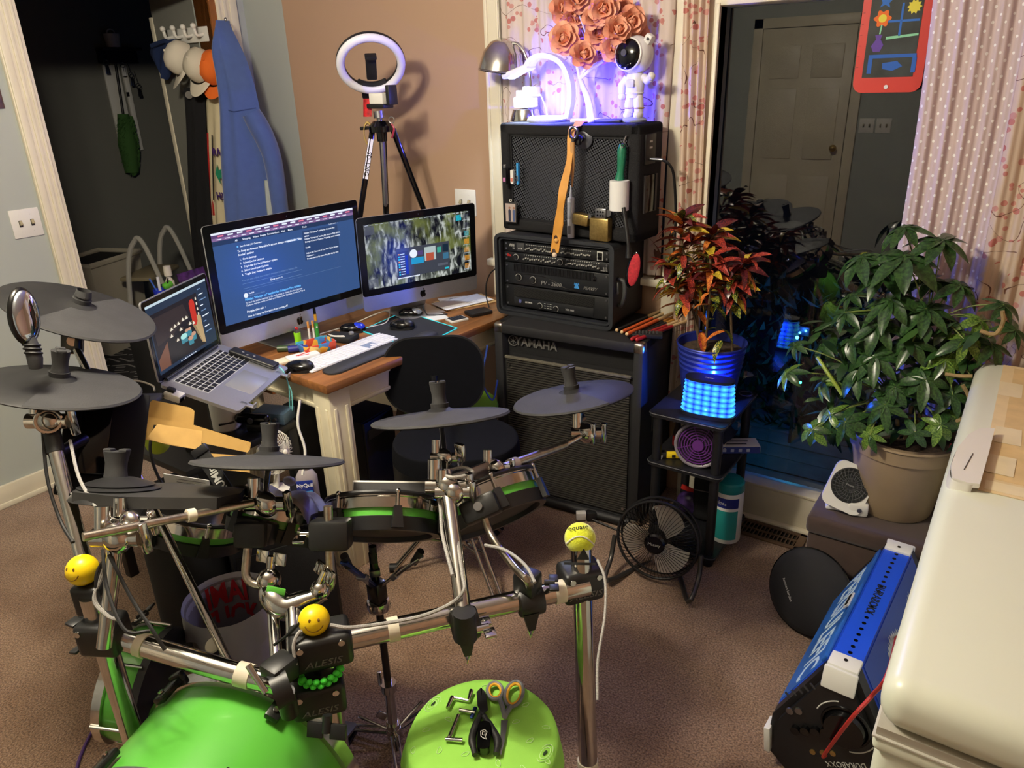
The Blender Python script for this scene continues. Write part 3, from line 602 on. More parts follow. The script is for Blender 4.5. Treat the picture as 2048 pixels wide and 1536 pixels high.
# marker, tissue pack, earphone cable by the laptop
ONE('marker_pen', 'thick dark blue marker lying by the desk tray', 'marker', MB().cyl((0,0,0.013),(0.055,0,0.013),0.013).cyl((0.055,0,0.013),(0.07,0,0.013),0.009), M('marker_blue',(38,42,120),0.4), on_desk(577,706),55)
ONE('battery_cell', 'short dark green battery lying beside the blue marker', 'battery', MB().cyl((0,0,0.012),(0.045,0,0.012),0.012).cyl((0.045,0,0.012),(0.048,0,0.012),0.004), M('battery_green',(52,70,44),0.4), on_desk(556,704),40)
t = TH('tissue_pack', 'white tissue pack with red print beside the keyboard', 'tissue pack', on_desk(606,717),72)
P(t, 'packet', MB().box((0,0,0.008),(0.115,0.055,0.016), b=0.005), PAPER); P(t, 'red_stripe', MB().box((0.01,0.005,0.0163),(0.07,0.006,0.0006), r=(0,0,12)), RED); P(t, 'red_stripe', MB().box((0.0,-0.01,0.0163),(0.04,0.004,0.0006), r=(0,0,-10)), RED)
ONE('notepad', 'small cream notepad under the tissue pack', 'notepad', MB().box((0,0,0.004),(0.12,0.05,0.008), b=0.001), M('cream_paper',(222,212,186),0.8), on_desk(575,722),72)
ONE('paper_slip', 'grey paper slip under the large monitor near the lime lighter', 'paper', MB().box((0,0,0.001),(0.16,0.09,0.002)), M('grey_paper',(150,150,148),0.8), on_desk(600,686),74)
# envelopes, calculator, card
t0 = on_desk(925,607)
for i, (dx, dy, rz, sz, col, lb) in enumerate(((0,0.02,64,(0.24,0.16),(206,170,112), 'tan envelope at the bottom of the paper pile on the desk'),(0.0,0.0,70,(0.24,0.13),(226,228,234), 'white envelope with printed address on top of the paper pile'),(-0.06,0.015,52,(0.13,0.09),(186,178,168), 'grey printed card tucked under the white envelope'))):
    e = TH('envelope' if i < 2 else 'printed_card', lb, 'envelope' if i < 2 else 'card',(t0.x + dx, t0.y + dy, DZ + (0.0,0.006,0.003)[i] + 0.001), rz)
    P(e, 'sheet', MB().box((0,0,0.0012),(sz[0], sz[1],0.0024)), M('paper_%d' % i, col,0.8))
    if i < 2: P(e, 'flap', MB().add([(-sz[0] / 2, sz[1] / 2,0.0026),(sz[0] / 2, sz[1] / 2,0.0026),(0, sz[1] * 0.1,0.0032)], [(0,1,2)]), M('paper_flap_%d' % i, tuple(int(x * 0.95) for x in col),0.8))
    if i == 1:
        for k in range(3): P(e, 'address_line', MB().box((0.03,-0.02 - k * 0.012,0.0026),(0.07 - 0.01 * k,0.003,0.0002)), M('print_grey',(150,156,176),0.7))
    if i == 2: TX(e, '@',0.05, M('print_dark',(80,74,70),0.6), TR(0,0,0.0028), 'print')
ONE('paper_sheet', 'white sheet lying on the desk behind the calculator', 'paper', MB().box((0,0,0.001),(0.11,0.075,0.002)), PAPER, on_desk(867,636),60)
t = TH('calculator', 'white pocket calculator with dark keys on the desk edge', 'calculator', on_desk(914,641, DZ),68)
P(t, 'case', MB().box((0,0,0.005),(0.078,0.058,0.010), b=0.003), WHT); P(t, 'key_panel', MB().box((0.0,0.0,0.0102),(0.066,0.046,0.0008)), DGREY)
k0 = None
for i in range(5):
    for j in range(4):
        mx = TR(-0.026 + i * 0.013,-0.017 + j * 0.0115,0.0106)
        if k0 is None: k0 = P(t, 'key', MB().box((0,0,0.001),(0.009,0.008,0.002), b=0.0006, seg=1), M('calc_key',(30,40,58),0.4)); k0.matrix_basis = mx
        else: DUP(t, k0, mx)
ONE('hard_drive', 'flat black drive under the envelopes at the desk edge', 'hard drive', MB().box((0,0,0.008),(0.10,0.07,0.016), b=0.004), BLK, on_desk(957,628),66)
# cables on the desk
def cable(label, pts, r, mat, name='cable', group=None, n=6):
    p = [Vector(q) for q in pts]; return ONE(name, label, 'cable', MB().wire(p, r, n), mat, loc=p[0], world=True, group=group)
cable('grey cable looping below both monitors on the desk', [on_desk(640,668, DZ + 0.004), on_desk(700,650, DZ + 0.005), on_desk(752,628, DZ + 0.02), on_desk(778,622, DZ + 0.03), on_desk(772,645, DZ + 0.006), on_desk(735,655, DZ + 0.004)],0.0025, WIREW)
cable('black cable hanging behind the small monitor', [on_desk(846,612, DZ + 0.06), on_desk(850,622, DZ + 0.03), on_desk(858,630, DZ + 0.008), on_desk(895,628, DZ + 0.004)],0.0025, WIREB)
cable('black cable hanging down the left side of the equipment case', [PY(990,538,-0.2), PY(980,548,-0.2), PY(973,566,-0.2), PY(972,590,-0.2), PZ(978,615, DZ + 0.004)],0.003, WIREB)
# pens in a cup and purple card behind the laptop (on the low table's rear)
pc = PZ(322,580,0.755); 
t = TH('pen_cup', 'blue pen cup with pens and a white bottle behind the laptop', 'pen cup',(pc.x, pc.y,0.0))
pc0 = TH('bookshelf', 'dark narrow shelf standing behind the laptop by the doorway', 'shelf',(pc.x - 0.02, pc.y + 0.06,0))
P(pc0, 'body', MB().box((0,0,0.325),(0.20,0.42,0.65), b=0.004), BLKM); P(pc0, 'top_board', MB().box((0,0,0.66),(0.22,0.44,0.02), b=0.004), BLK)
t.location.z = 0.67
P(t, 'cup', MB().lathe([(0.03,0),(0.036,0.09),(0.034,0.09),(0.028,0.004),(0,0.004)],18), M('cup_blue',(34,52,190),0.4))
P(t, 'pen', MB().cyl((0.01,0,0.01),(0.0,-0.045,0.15),0.004), M('pen_blue',(60,100,190),0.3)); P(t, 'pen', MB().cyl((0,0.01,0.01),(0.03,0.03,0.14),0.004), BLK)
P(t, 'marker', MB().cyl((-0.01,0.0,0.01),(-0.025,0.01,0.145),0.007), M('pen_white',(210,210,214),0.4)); P(t, 'leaf_tag', MB().box((0.015,0.03,0.105),(0.03,0.05,0.03), b=0.01, r=(20,10,0)), M('tag_green',(90,170,50),0.5))
b_ = ONE('bottle', 'white capped pump bottle behind the laptop screen', 'bottle', MB().lathe([(0,0),(0.022,0),(0.022,0.11),(0.012,0.125),(0.012,0.135),(0.019,0.137),(0.018,0.185),(0,0.188)],16), M('bottle_white',(206,200,186),0.4),(pc.x - 0.03, pc.y + 0.07,0.67))
c = TH('postcard', 'purple and black galaxy card leaning behind the laptop screen', 'card', mx=TR(pc.x + 0.04, pc.y + 0.17,0.67) @ RT(0,0,100) @ RT(-12,0,0))
P(c, 'print', MB().box((0,0,0.075),(0.17,0.004,0.15)), M('galaxy_print',(64,30,92),0.4, noise=0.9, ns=30)); P(c, 'back_card', MB().box((0,0.003,0.075),(0.172,0.002,0.152)), BLK)
# ---------------------------------------------------------------- on the low table under the laptop
q = PZ(455,855, st_top); t = TH('hub_speaker', 'white cylindrical hub with a dark slot under the laptop', 'speaker',(q.x, q.y, st_top))
P(t, 'body', MB().lathe([(0,0),(0.040,0),(0.046,0.006),(0.047,0.10),(0.042,0.108),(0,0.11)],28), WHT); P(t, 'slot', MB().box((0.040,-0.025,0.035),(0.012,0.05,0.004), b=0.001, r=(0,0,-30)), BLKG)
q = PZ(510,862, st_top); t = TH('webcam', 'glossy black webcam on a clip beside the white hub', 'webcam',(q.x, q.y, st_top),25)
P(t, 'body', MB().cyl((-0.045,0,0.045),(0.045,0,0.045),0.018, n=18).sph((-0.045,0,0.045),0.018).sph((0.045,0,0.045),0.018), BLKG); P(t, 'foot', MB().box((0,0.01,0.013),(0.05,0.035,0.026), b=0.004), BLK); P(t, 'lens', MB().cyl((0.0,-0.016,0.045),(0,-0.021,0.045),0.010), DGREY)
ONE('tennis_ball', 'small green tennis ball behind the white hub', 'ball', MB().sph((0,0,0.028),0.028), M('tennis_felt_dull',(190,210,60),0.9), PZ(492,822, st_top))
q = PZ(558,832, st_top); t = TH('interface_box', 'blue grey audio interface box on the low table', 'audio interface',(1.44,-1.245, st_top),20)
P(t, 'case', MB().box((0,0,0.02),(0.12,0.075,0.04), b=0.004), M('steel_blue',(76,100,120),0.5)); P(t, 'knob', MB().cyl((0.03,-0.04,0.02),(0.03,-0.05,0.02),0.008), STEEL); P(t, 'knob', MB().cyl((-0.02,-0.04,0.02),(-0.02,-0.05,0.02),0.008), STEEL)
# usb hub and adapter hanging at the laptop's left side
h = LM @ Vector((-0.20,-0.03,-0.006)); t = TH('usb_adapter', 'white USB adapter with black plug at the laptop side', 'adapter', mx=Matrix.Translation(h) @ RT(0,0, LY) @ RT(19,0,0))
P(t, 'body', MB().box((-0.002,-0.03,0.0),(0.034,0.05,0.022), b=0.003), WHT); P(t, 'plug', MB().box((-0.004,-0.02,0.017),(0.016,0.024,0.012), b=0.003), BLK); P(t, 'socket', MB().box((-0.005,-0.0555,-0.001),(0.02,0.003,0.012)), BLKG)
h = LM @ Vector((-0.215,-0.0,-0.02)); t = TH('usb_hub', 'grey metal USB hub with white cable behind the laptop corner', 'hub', mx=Matrix.Translation(h) @ RT(0,0, LY + 8))
P(t, 'body', MB().box((-0.03,0.01,0.0),(0.055,0.10,0.018), b=0.008), M('grey_metal',(92,96,104),0.4,0.5)); P(t, 'cable', MB().wire([(-0.02,0.05,0),(0.0,0.08,0.03),(0.04,0.06,0.03),(0.05,0.02,0.01),(0.02,0.0,0.005)],0.003), WIREW)
# PC tower under the desk
t = TH('computer_tower', 'black computer tower on the carpet under the desk', 'computer',(1.24,-0.80,0),5)
P(t, 'case', MB().box((0,0,0.22),(0.42,0.19,0.44), b=0.006), BLKM); P(t, 'front_panel', MB().box((0.213,0,0.22),(0.012,0.18,0.43), b=0.004), BLK); P(t, 'drive_bay', MB().box((0.221,0,0.38),(0.004,0.15,0.04)), DGREY)
# ---------------------------------------------------------------- ring light on a tripod (stands on the desk behind the monitors)
TYY = -0.32
tt = PY(762,252, TYY); tri = TH('ring_light', 'white ring light with phone clip on a black tripod behind the monitors', 'ring light',(tt.x, tt.y, DZ))
rc = PY(742,128, TYY)
nrm = (CAM - rc).normalized(); nrm = (nrm + Vector((0.05,0.0,-0.80))).normalized()
rx_ = Vector((0,0,1)).cross(nrm).normalized(); RM = FR(rc, rx_, nrm.cross(rx_))
RR = 0.136
P(tri, 'ring', MB().torus(RR - 0.016,0.0165, RM @ TR(0,0,0.004),48,12), M('ring_diffuser',(232,232,240),0.3, sub=0.2), world=True)
P(tri, 'ring_back', MB().torus(RR - 0.016,0.018, RM @ TR(0,0,-0.006),48,10), BLK, world=True)
P(tri, 'ring_bracket', MB().tube([RM @ Vector((0.10 * math.sin(a),-0.10 * math.cos(a) - 0.0,-0.004)) for a in [x * 0.12 - 0.6 for x in range(11)]],0.012,8).box((0,-RR - 0.01,-0.012),(0.09,0.05,0.02), RM, b=0.006), BLK, world=True)
P(tri, 'phone_clip', MB().box((0,-0.015,0.0),(0.042,0.11,0.022), RM, b=0.006).box((0,0.042,0.012),(0.046,0.014,0.03), RM, b=0.004), BLK, world=True)
hd = tt + Vector((0,0,0.0))
P(tri, 'adapter_block', MB().box(PY(760,199, TYY),(0.075,0.05,0.05), b=0.004), WHT, world=True); P(tri, 'clamp_block', MB().box(PY(760,212, TYY),(0.095,0.06,0.018), b=0.004).box(PY(783,190, TYY),(0.02,0.05,0.075), b=0.004), BLK, world=True)
P(tri, 'ball_head', MB().cyl(PY(757,222, TYY), PY(759,236, TYY),0.022).cyl(PY(759,232, TYY), PY(760,248, TYY),0.012), STEEL, world=True)
P(tri, 'crown', MB().lathe([(0,0.02),(0.03,0.02),(0.052,0.0),(0.05,-0.022),(0.022,-0.026),(0.020,-0.06),(0,-0.06)],18, Matrix.Translation(tt)), BLKG, world=True)
P(tri, 'pan_handle', MB().cyl(tt + Vector((-0.03,0,-0.005)), PY(722,257, TYY),0.007), BLK, world=True)
P(tri, 'center_column', MB().cyl(PY(764,270, TYY), PY(771,408, TYY),0.0125,0.0115,16).sph(PY(771,410, TYY),0.008,10), STEEL, world=True)
def leg(ax, foot, mid=0.72):
    a, f_ = tt + Vector(ax), Vector(foot); m_ = a.lerp(f_, mid)
    o = P(tri, 'leg', MB().box((0,0,(m_ - a).length / 2),(0.024,0.019,(m_ - a).length), ZA(a, m_), b=0.003), BLKG, world=True)
    P(tri, 'leg_lock', MB().box((0,0,0),(0.034,0.028,0.03), ZA(m_, f_), b=0.004), BLK, world=True); P(tri, 'lower_leg', MB().box((0,0,(f_ - m_).length / 2),(0.016,0.013,(f_ - m_).length), ZA(m_, f_), b=0.002), BLK, world=True)
    return a, m_
def foot_at(dx, dy): return (tt.x + dx, tt.y + dy, DZ + 0.006)
fa = leg((0.035,0.03,-0.012), foot_at(0.13,0.25),0.80); fb = leg((-0.03,-0.02,-0.012), foot_at(-0.12,-0.19)); fc = leg((-0.02,0.03,-0.012), foot_at(-0.17,0.13))
a, m_ = fb; LMx = FR(a.lerp(m_,0.22), m_ - a,(CAM - a).cross(m_ - a)); 
if (LMx.to_3x3() @ Vector((0,0,1))).dot(CAM - a) < 0: LMx = LMx @ RT(180,0,0)
P(tri, 'sticker', MB().box((0,0,0.0125),(0.16,0.02,0.001), LMx), PAPER, world=True)
TX(tri, 'SD-120G',0.026, BLKG, base_mx(tri).inverted() @ LMx @ TR(0.02,0,0.0132))
P(tri, 'fold_mask', MB().surf(lambda u, v: tuple(PY(730 + 17 * u,197 + 36 * v, TYY) + Vector((0,-0.012 * math.sin(3.1 * u) - 0.01,0))),8,8), M('red_mask',(190,34,40),0.5, noise=0.5, ns=60), world=True, label='red patterned cloth tag hanging from the tripod head')
P(tri, 'elastic_band', MB().torus(0.045,0.006, Matrix.Translation(PY(737,268, TYY)) @ RT(90,0,40) @ RT(0,0,0) @ Matrix.Diagonal((0.4,1.0,1,1)),20,6), M('tan_elastic',(190,160,90),0.7), world=True)
P(tri, 'key_ring', MB().torus(0.012,0.0018, Matrix.Translation(PY(783,240, TYY)) @ RT(90,0,20),16,5), STEEL, world=True)
P(tri, 'trinket', MB().wire([PY(783,248, TYY), PY(788,258, TYY), PY(784,276, TYY)],0.004,6), M('trinket_red',(150,40,60),0.3), world=True)
P(tri, 'power_cord', MB().wire([PY(768,203, TYY), PY(775,197, TYY), PY(784,190, TYY), PY(772,184, TYY)],0.0035), WIREB, world=True)
# ================================================================ speaker stack by the window
TOLEX = M('black_tolex',(26,26,28),0.65, noise=0.25, ns=300, bump=0.35, bs=600)
YM = TR(1.773,-0.421,0) @ RT(0,0,4.5)
YW, YH, YDp = 0.621, 0.767, 0.355
t = TH('bass_cabinet', 'large black speaker cabinet with ribbed grille and metal corners standing on the carpet', 'speaker cabinet', mx=YM)
mb = MB().box((0.019, YDp / 2, YH / 2),(0.038, YDp, YH), b=0.008).box((YW - 0.019, YDp / 2, YH / 2),(0.038, YDp, YH), b=0.008).box((YW / 2, YDp / 2, YH - 0.02),(YW, YDp,0.04), b=0.008).box((YW / 2, YDp / 2,0.02),(YW, YDp,0.04), b=0.008).box((YW / 2, YDp - 0.01, YH / 2),(YW - 0.02,0.02, YH - 0.02)).box((YW / 2,0.06, YH / 2),(YW - 0.05,0.02, YH - 0.05))
P(t, 'cabinet', mb, TOLEX)
P(t, 'grille_frame', MB().box((YW / 2,0.025,0.33),(YW - 0.08,0.02,0.58)), BLKM)
mb = MB(); nrow = 56
for i in range(nrow):
    z = 0.05 + 0.575 * (i + 0.5) / nrow; mb.box((YW / 2,0.012, z),(YW - 0.10,0.010,0.0058))
gr = P(t, 'grille_ribs', mb, M('grille_rib',(52,50,46),0.6, noise=0.4, ns=150)); gr['kind'] = 'stuff'
P(t, 'grille_edge', MB().box((YW / 2,0.008,0.632),(YW - 0.09,0.014,0.010), b=0.002), M('dusty_edge',(92,88,76),0.8, noise=0.2, ns=60))
P(t, 'bottom_roll', MB().cyl((0.03,0.0,0.022),(YW - 0.03,0.0,0.022),0.020), RUBBER2)
for x in (0.0, YW):
    for z in (0.0, YH):
        s, q = (1 if x == 0 else -1), (1 if z == 0 else -1)
        P(t, 'corner_cap', MB().box((x + s * 0.020,0.019, z + q * 0.020),(0.044,0.042,0.044), b=0.012, seg=3), CHROME_OLD)
for x in (0.062, YW - 0.062):
    for z in (0.075,0.60): P(t, 'screw', MB().cyl((x,0.008, z),(x,0.002, z),0.006, n=10), STEEL)
FRONT = FR((0,0,0),(1,0,0),(0,0,1))       # text frame: reads along x, up z, faces -y
LETG = M('badge_silver',(150,148,142),0.4,0.6)
TX(t, 'YAMAHA',0.047, LETG, TR(0.165,0.045,0.688) @ FRONT, 'badge_text',0.003, 'CENTER',0.95, bold=0.0012)
P(t, 'badge_ring', MB().torus(0.021,0.0022, TR(0.062,0.045,0.688) @ FRONT,28,6), LETG)
for k in range(3):
    P(t, 'badge_fork', MB().cyl((-0.014,0,0),(0.014,0,0),0.0016, n=6), LETG).matrix_basis = TR(0.062,0.045,0.688) @ FRONT @ RT(0,0,60 * k + 30)
P(t, 'name_panel', MB().box((YW / 2,0.0585,0.685),(YW - 0.08,0.02,0.09)), BLKM)
P(t, 'handle_recess', MB().box((YW + 0.001, YDp * 0.55,0.42),(0.006,0.15,0.09), b=0.002), DGREY)
# ---------------------------------------------------------------- rack case with four units
KM = TR(1.708,-0.306,0.768) @ RT(0,0,0.7); KW, KH, KD = 0.523, 0.326, 0.27
rk = TH('rack_case', 'black equipment rack case with four units on the large speaker cabinet', 'rack case', mx=KM)
CASE = M('rack_case_plastic',(34,37,42),0.55, noise=0.2, ns=200, bump=0.2, bs=500)
def frame(mb, w_, h_, r, t_, y0, y1, inner=0.012):
    o = rrect(w_, h_, r); i_ = rrect(w_ - 2 * t_, h_ - 2 * t_, max(0.004, r - t_)); n = len(o)
    vs = [(x, y0, z) for x, z in o] + [(x, y0, z) for x, z in i_] + [(x, y1, z) for x, z in o] + [(x, y1, z) for x, z in i_]
    fs = []
    for k in range(n):
        j = (k + 1) % n; fs += [(k, j, n + j, n + k),(2 * n + k,3 * n + k,3 * n + j,2 * n + j),(k,2 * n + k,2 * n + j, j),(n + k, n + j,3 * n + j,3 * n + k)]
    return mb.add(vs, fs, TR(KW / 2,0, KH / 2))
P(rk, 'front_lip', frame(MB(), KW, KH,0.028,0.013,0.0,0.022), CASE); P(rk, 'inner_lip', frame(MB(), KW - 0.03, KH - 0.03,0.02,0.008,0.010,0.04), CASE)
P(rk, 'shell', frame(MB(), KW - 0.012, KH - 0.012,0.026,0.008,0.020, KD), CASE); P(rk, 'back_wall', MB().box((KW / 2, KD - 0.01, KH / 2),(KW - 0.03,0.01, KH - 0.03)), CASE)
P(rk, 'side_handle', MB().wire([(KW - 0.004,0.05,0.19),(KW + 0.018,0.05,0.18),(KW + 0.022,0.05,0.13),(KW + 0.006,0.06,0.09),(KW - 0.004,0.06,0.085)],0.008,8), M('handle_grey',(70,72,70),0.5)); P(rk, 'latch', MB().box((KW + 0.003,0.03,0.16),(0.010,0.012,0.045), b=0.003), STEEL)
PW = 0.466; PX0 = (KW - PW) / 2; FY_ = 0.028
PANEL = M('rack_panel',(20,21,23),0.45); PANEL2 = M('rack_panel_satin',(28,30,33),0.35)
INK = M('panel_ink',(196,196,190),0.6); INKR = M('panel_ink_red',(170,34,30),0.6); INKB = M('panel_ink_blue',(60,140,210),0.5); DOTW = M('slider_cap',(158,158,152),0.5)
def unit(z0, h_, mat=PANEL, name='rack_unit'):
    u = P(rk, name, MB().box((KW / 2, FY_ + 0.06, z0 + h_ / 2),(PW,0.12, h_ - 0.003), b=0.002), mat)
    for x in (PX0 + 0.012, PX0 + PW - 0.012):
        for z in ((z0 + 0.012, z0 + h_ - 0.012)): P(u, 'screw', MB().cyl((x, FY_, z),(x, FY_ - 0.003, z),0.0042, n=8), STEEL)
    return u
def knob(u, x, z, r=0.010): P(u, 'knob', MB().cyl((x, FY_, z),(x, FY_ - 0.014, z), r, r * 0.85,14), BLK); P(u, 'knob_mark', MB().torus(r * 1.15,0.0009, TR(x, FY_ - 0.006, z) @ FRONT,16,4), INK)
def sliders(u, x0, x1, zc, n, h_):
    mb = MB(); m2 = MB(); m3 = MB(); 
    for i in range(n):
        x = x0 + (x1 - x0) * i / (n - 1)
        mb.box((x, FY_ - 0.0006, zc),(0.0022,0.0012, h_)); m2.box((x, FY_ - 0.004, zc + random.uniform(-0.2,0.2) * h_),(0.0062,0.008,0.0042)); m3.box((x, FY_ - 0.0005, zc + h_ * 0.62),(0.004,0.001,0.0022))
    for q, nm, mt in ((mb, 'slider_slots', DGREY),(m2, 'slider_caps', DOTW),(m3, 'slider_marks', INK)): P(u, nm, q, mt)['kind'] = 'stuff'
u1 = unit(0.252,0.044); sliders(u1, PX0 + 0.105, PX0 + 0.215,0.272,15,0.022); sliders(u1, PX0 + 0.265, PX0 + 0.385,0.272,15,0.022)
P(u1, 'led_window', MB().box((PX0 + 0.078, FY_ - 0.001,0.274),(0.036,0.002,0.034), b=0.0006), DGREY); P(u1, 'power_switch', MB().box((PX0 + 0.425, FY_ - 0.003,0.272),(0.018,0.008,0.026), b=0.003), BLKG); P(u1, 'switch_outline', MB().box((PX0 + 0.425, FY_ - 0.0005,0.272),(0.025,0.001,0.034), b=0.0004), INK)
for i in range(2): P(u1, 'led', MB().cyl((PX0 + 0.072 + 0.012 * i, FY_ - 0.002,0.268),(PX0 + 0.072 + 0.012 * i, FY_ - 0.004,0.268),0.003, n=8), INK)
TX(u1, 'BBE',0.015, INK, TR(PX0 + 0.037, FY_ - 0.001,0.278) @ FRONT, shear=0.3); TX(u1, 'EQ',0.008, INK, TR(PX0 + 0.046, FY_ - 0.001,0.267) @ FRONT)
u2 = unit(0.212,0.040); sliders(u2, PX0 + 0.095, PX0 + 0.235,0.231,15,0.022); sliders(u2, PX0 + 0.285, PX0 + 0.42,0.231,15,0.022); knob(u2, PX0 + 0.058,0.234); knob(u2, PX0 + 0.258,0.234)
TX(u2, 'dbx',0.014, INKR, TR(PX0 + 0.022, FY_ - 0.001,0.238) @ FRONT, bold=0.0006); TX(u2, '215',0.011, INK, TR(PX0 + 0.446, FY_ - 0.001,0.228) @ FRONT); TX(u2, 'GRAPHIC EQ',0.005, INK, TR(PX0 + 0.443, FY_ - 0.001,0.219) @ FRONT)
u3 = unit(0.122,0.088, PANEL2); mb = MB()
for i in range(64): mb.box((PX0 + 0.045 + 0.0056 * i, FY_ - 0.002,0.191),(0.0028,0.004,0.030))
P(u3, 'vent_ribs', mb, BLK)['kind'] = 'stuff'
knob(u3, PX0 + 0.068,0.154,0.012); knob(u3, PX0 + 0.135,0.150,0.012); P(u3, 'power_switch', MB().box((PX0 + 0.405, FY_ - 0.003,0.186),(0.012,0.006,0.020), b=0.002), BLKG)
P(u3, 'swoosh_line', MB().wire([(PX0 + 0.05, FY_ - 0.001,0.168),(PX0 + 0.18, FY_ - 0.001,0.167),(PX0 + 0.24, FY_ - 0.001,0.15),(PX0 + 0.29, FY_ - 0.001,0.132),(PX0 + 0.42, FY_ - 0.001,0.130)],0.0012,5), BLKG)
TX(u3, 'PV - 2600',0.021, M('chrome_letters',(190,190,184),0.3,0.7), TR(PX0 + 0.215, FY_ - 0.001,0.142) @ FRONT, 'model_text',0.0008, sx=1.1, shear=0.15)
TX(u3, 'PEAVEY',0.017, M('chrome_letters',(190,190,184),0.3,0.7), TR(PX0 + 0.385, FY_ - 0.001,0.144) @ FRONT, 'brand_text',0.0008, shear=0.35); P(u3, 'emblem', MB().prism([(-0.011,-0.009),(0.011,-0.009),(0.003,0.011),(-0.003,0.011)],0,0.001, TR(PX0 + 0.328, FY_ - 0.0005,0.148) @ FRONT), INKB)
P(u3, 'emblem_spike', MB().prism([(-0.012,0.004),(-0.008,0.014),(-0.004,0.006)],0,0.001, TR(PX0 + 0.328, FY_ - 0.0005,0.148) @ FRONT), INKB); P(u3, 'emblem_spike', MB().prism([(0.004,0.006),(0.008,0.014),(0.012,0.004)],0,0.001, TR(PX0 + 0.328, FY_ - 0.0005,0.148) @ FRONT), INKB)
u4 = unit(0.030,0.090, PANEL); P(u4, 'brand_strip', MB().box((KW / 2 - 0.01, FY_ - 0.002,0.054),(0.36,0.004,0.032), b=0.001), PANEL2)
def perf(name, c, sc, hole, alpha):
    m, nt, b, N, L = new_mat(name); tc = N.new('ShaderNodeTexCoord'); mp = N.new('ShaderNodeMapping'); mp.inputs['Scale'].default_value = (1,0.0,1.15)
    mp.inputs['Rotation'].default_value = (0, math.radians(30),0)
    v = N.new('ShaderNodeTexVoronoi'); v.inputs['Scale'].default_value = sc; v.inputs['Randomness'].default_value = 0.0
    L.new(tc.outputs['Object'], mp.inputs[0]); L.new(mp.outputs[0], v.inputs['Vector']); g = N.new('ShaderNodeMath'); g.operation = 'GREATER_THAN'; g.inputs[1].default_value = hole
    L.new(v.outputs['Distance'], g.inputs[0]); b.inputs['Base Color'].default_value = lin(c); b.inputs['Roughness'].default_value = 0.4; b.inputs['Metallic'].default_value = 0.3
    if alpha: L.new(g.outputs[0], b.inputs['Alpha'])
    else:
        mx = N.new('ShaderNodeMix'); mx.data_type = 'RGBA'; L.new(g.outputs[0], mx.inputs[0]); mx.inputs[6].default_value = (0.002,0.002,0.002,1); mx.inputs[7].default_value = lin(c); L.new(mx.outputs[2], b.inputs['Base Color'])
    return m
P(u4, 'mesh_vent', MB().box((KW / 2 - 0.01, FY_ - 0.0015,0.094),(0.36,0.003,0.038)), perf('fine_mesh',(46,46,44),140,0.36, False))
TX(u4, 'crown',0.013, INK, TR(PX0 + 0.112, FY_ - 0.0042,0.056) @ FRONT, bold=0.0003); TX(u4, 'XLS 1002',0.010, INK, TR(PX0 + 0.300, FY_ - 0.0042,0.050) @ FRONT); P(u4, 'crown_emblem', MB().prism([(-0.006,0.007),(0.006,0.007),(0.006,-0.003),(0,-0.009),(-0.006,-0.003)],0,0.001, TR(PX0 + 0.072, FY_ - 0.004,0.056) @ FRONT), M('emblem_violet',(90,96,150),0.5))
knob(u4, PX0 + 0.165,0.050); knob(u4, PX0 + 0.238,0.047)
for i in range(3):
    for j in range(3): P(u4, 'level_mark', MB().box((PX0 + 0.188 + 0.013 * j, FY_ - 0.0043,0.043 + 0.009 * i),(0.008,0.0006,0.0018)), INK)
# ---------------------------------------------------------------- wedge speaker on top
SMX = TR(1.695,-0.226,1.0945) @ RT(0,0,-3.2); SWd, SHt, SDp = 0.603, 0.402, 0.175
sp = TH('stage_speaker', 'black carpeted stage speaker with perforated metal grille on the rack case', 'speaker', mx=SMX)
FUZZ = M('black_carpet_covering',(20,20,22),0.95, noise=0.3, ns=400, bump=0.6, bs=500)
for nm, c_, d_ in (('left_side',(0.022, SDp / 2, SHt / 2),(0.044, SDp, SHt)),('right_side',(SWd - 0.022, SDp / 2, SHt / 2),(0.044, SDp, SHt)),('top_panel',(SWd / 2, SDp / 2, SHt - 0.022),(SWd, SDp,0.044)),('bottom_panel',(SWd / 2, SDp / 2,0.022),(SWd, SDp,0.044)),('back_panel',(SWd / 2, SDp - 0.01, SHt / 2),(SWd - 0.02,0.02, SHt - 0.02))):
    P(sp, nm, MB().box(c_, d_, b=0.012, seg=3), FUZZ)
P(sp, 'baffle', MB().box((SWd / 2,0.10, SHt / 2),(SWd - 0.06,0.01, SHt - 0.06)), BLKM)
P(sp, 'cone', MB().lathe([(0.165,0.0),(0.158,-0.008),(0.145,0.0),(0.045,-0.05),(0,-0.05)],40, TR(0.235,0.085,0.175) @ FRONT), M('speaker_cone',(44,44,48),0.7)); P(sp, 'dust_cap', MB().sph((0,0,0),0.042,20,(1,1,0.45), TR(0.235,0.06,0.175) @ FRONT), M('dust_cap',(62,63,68),0.6))
P(sp, 'grille', MB().box((SWd / 2,0.016, SHt / 2),(SWd - 0.078,0.002, SHt - 0.078)), perf('perforated_grille',(78,80,86),105,0.40, True))
P(sp, 'grille_border', MB().box((SWd / 2,0.014, SHt - 0.046),(SWd - 0.08,0.008,0.008)).box((SWd / 2,0.014,0.046),(SWd - 0.08,0.008,0.008)).box((0.046,0.014, SHt / 2),(0.008,0.008, SHt - 0.09)).box((SWd - 0.046,0.014, SHt / 2),(0.008,0.008, SHt - 0.09)), BLK)
P(sp, 'jack_plate', MB().box((SWd + 0.002,0.075, SHt - 0.085),(0.006,0.075,0.10), b=0.002), BLK); P(sp, 'port_recess', MB().box((SWd + 0.001,0.085,0.165),(0.006,0.09,0.13), b=0.003), BLKG); [P(sp, 'port_frame', MB().box((SWd + 0.003, y,0.165),(0.006,0.012,0.13)), M('port_grey',(64,62,62),0.6)) for y in (0.045,0.125)]
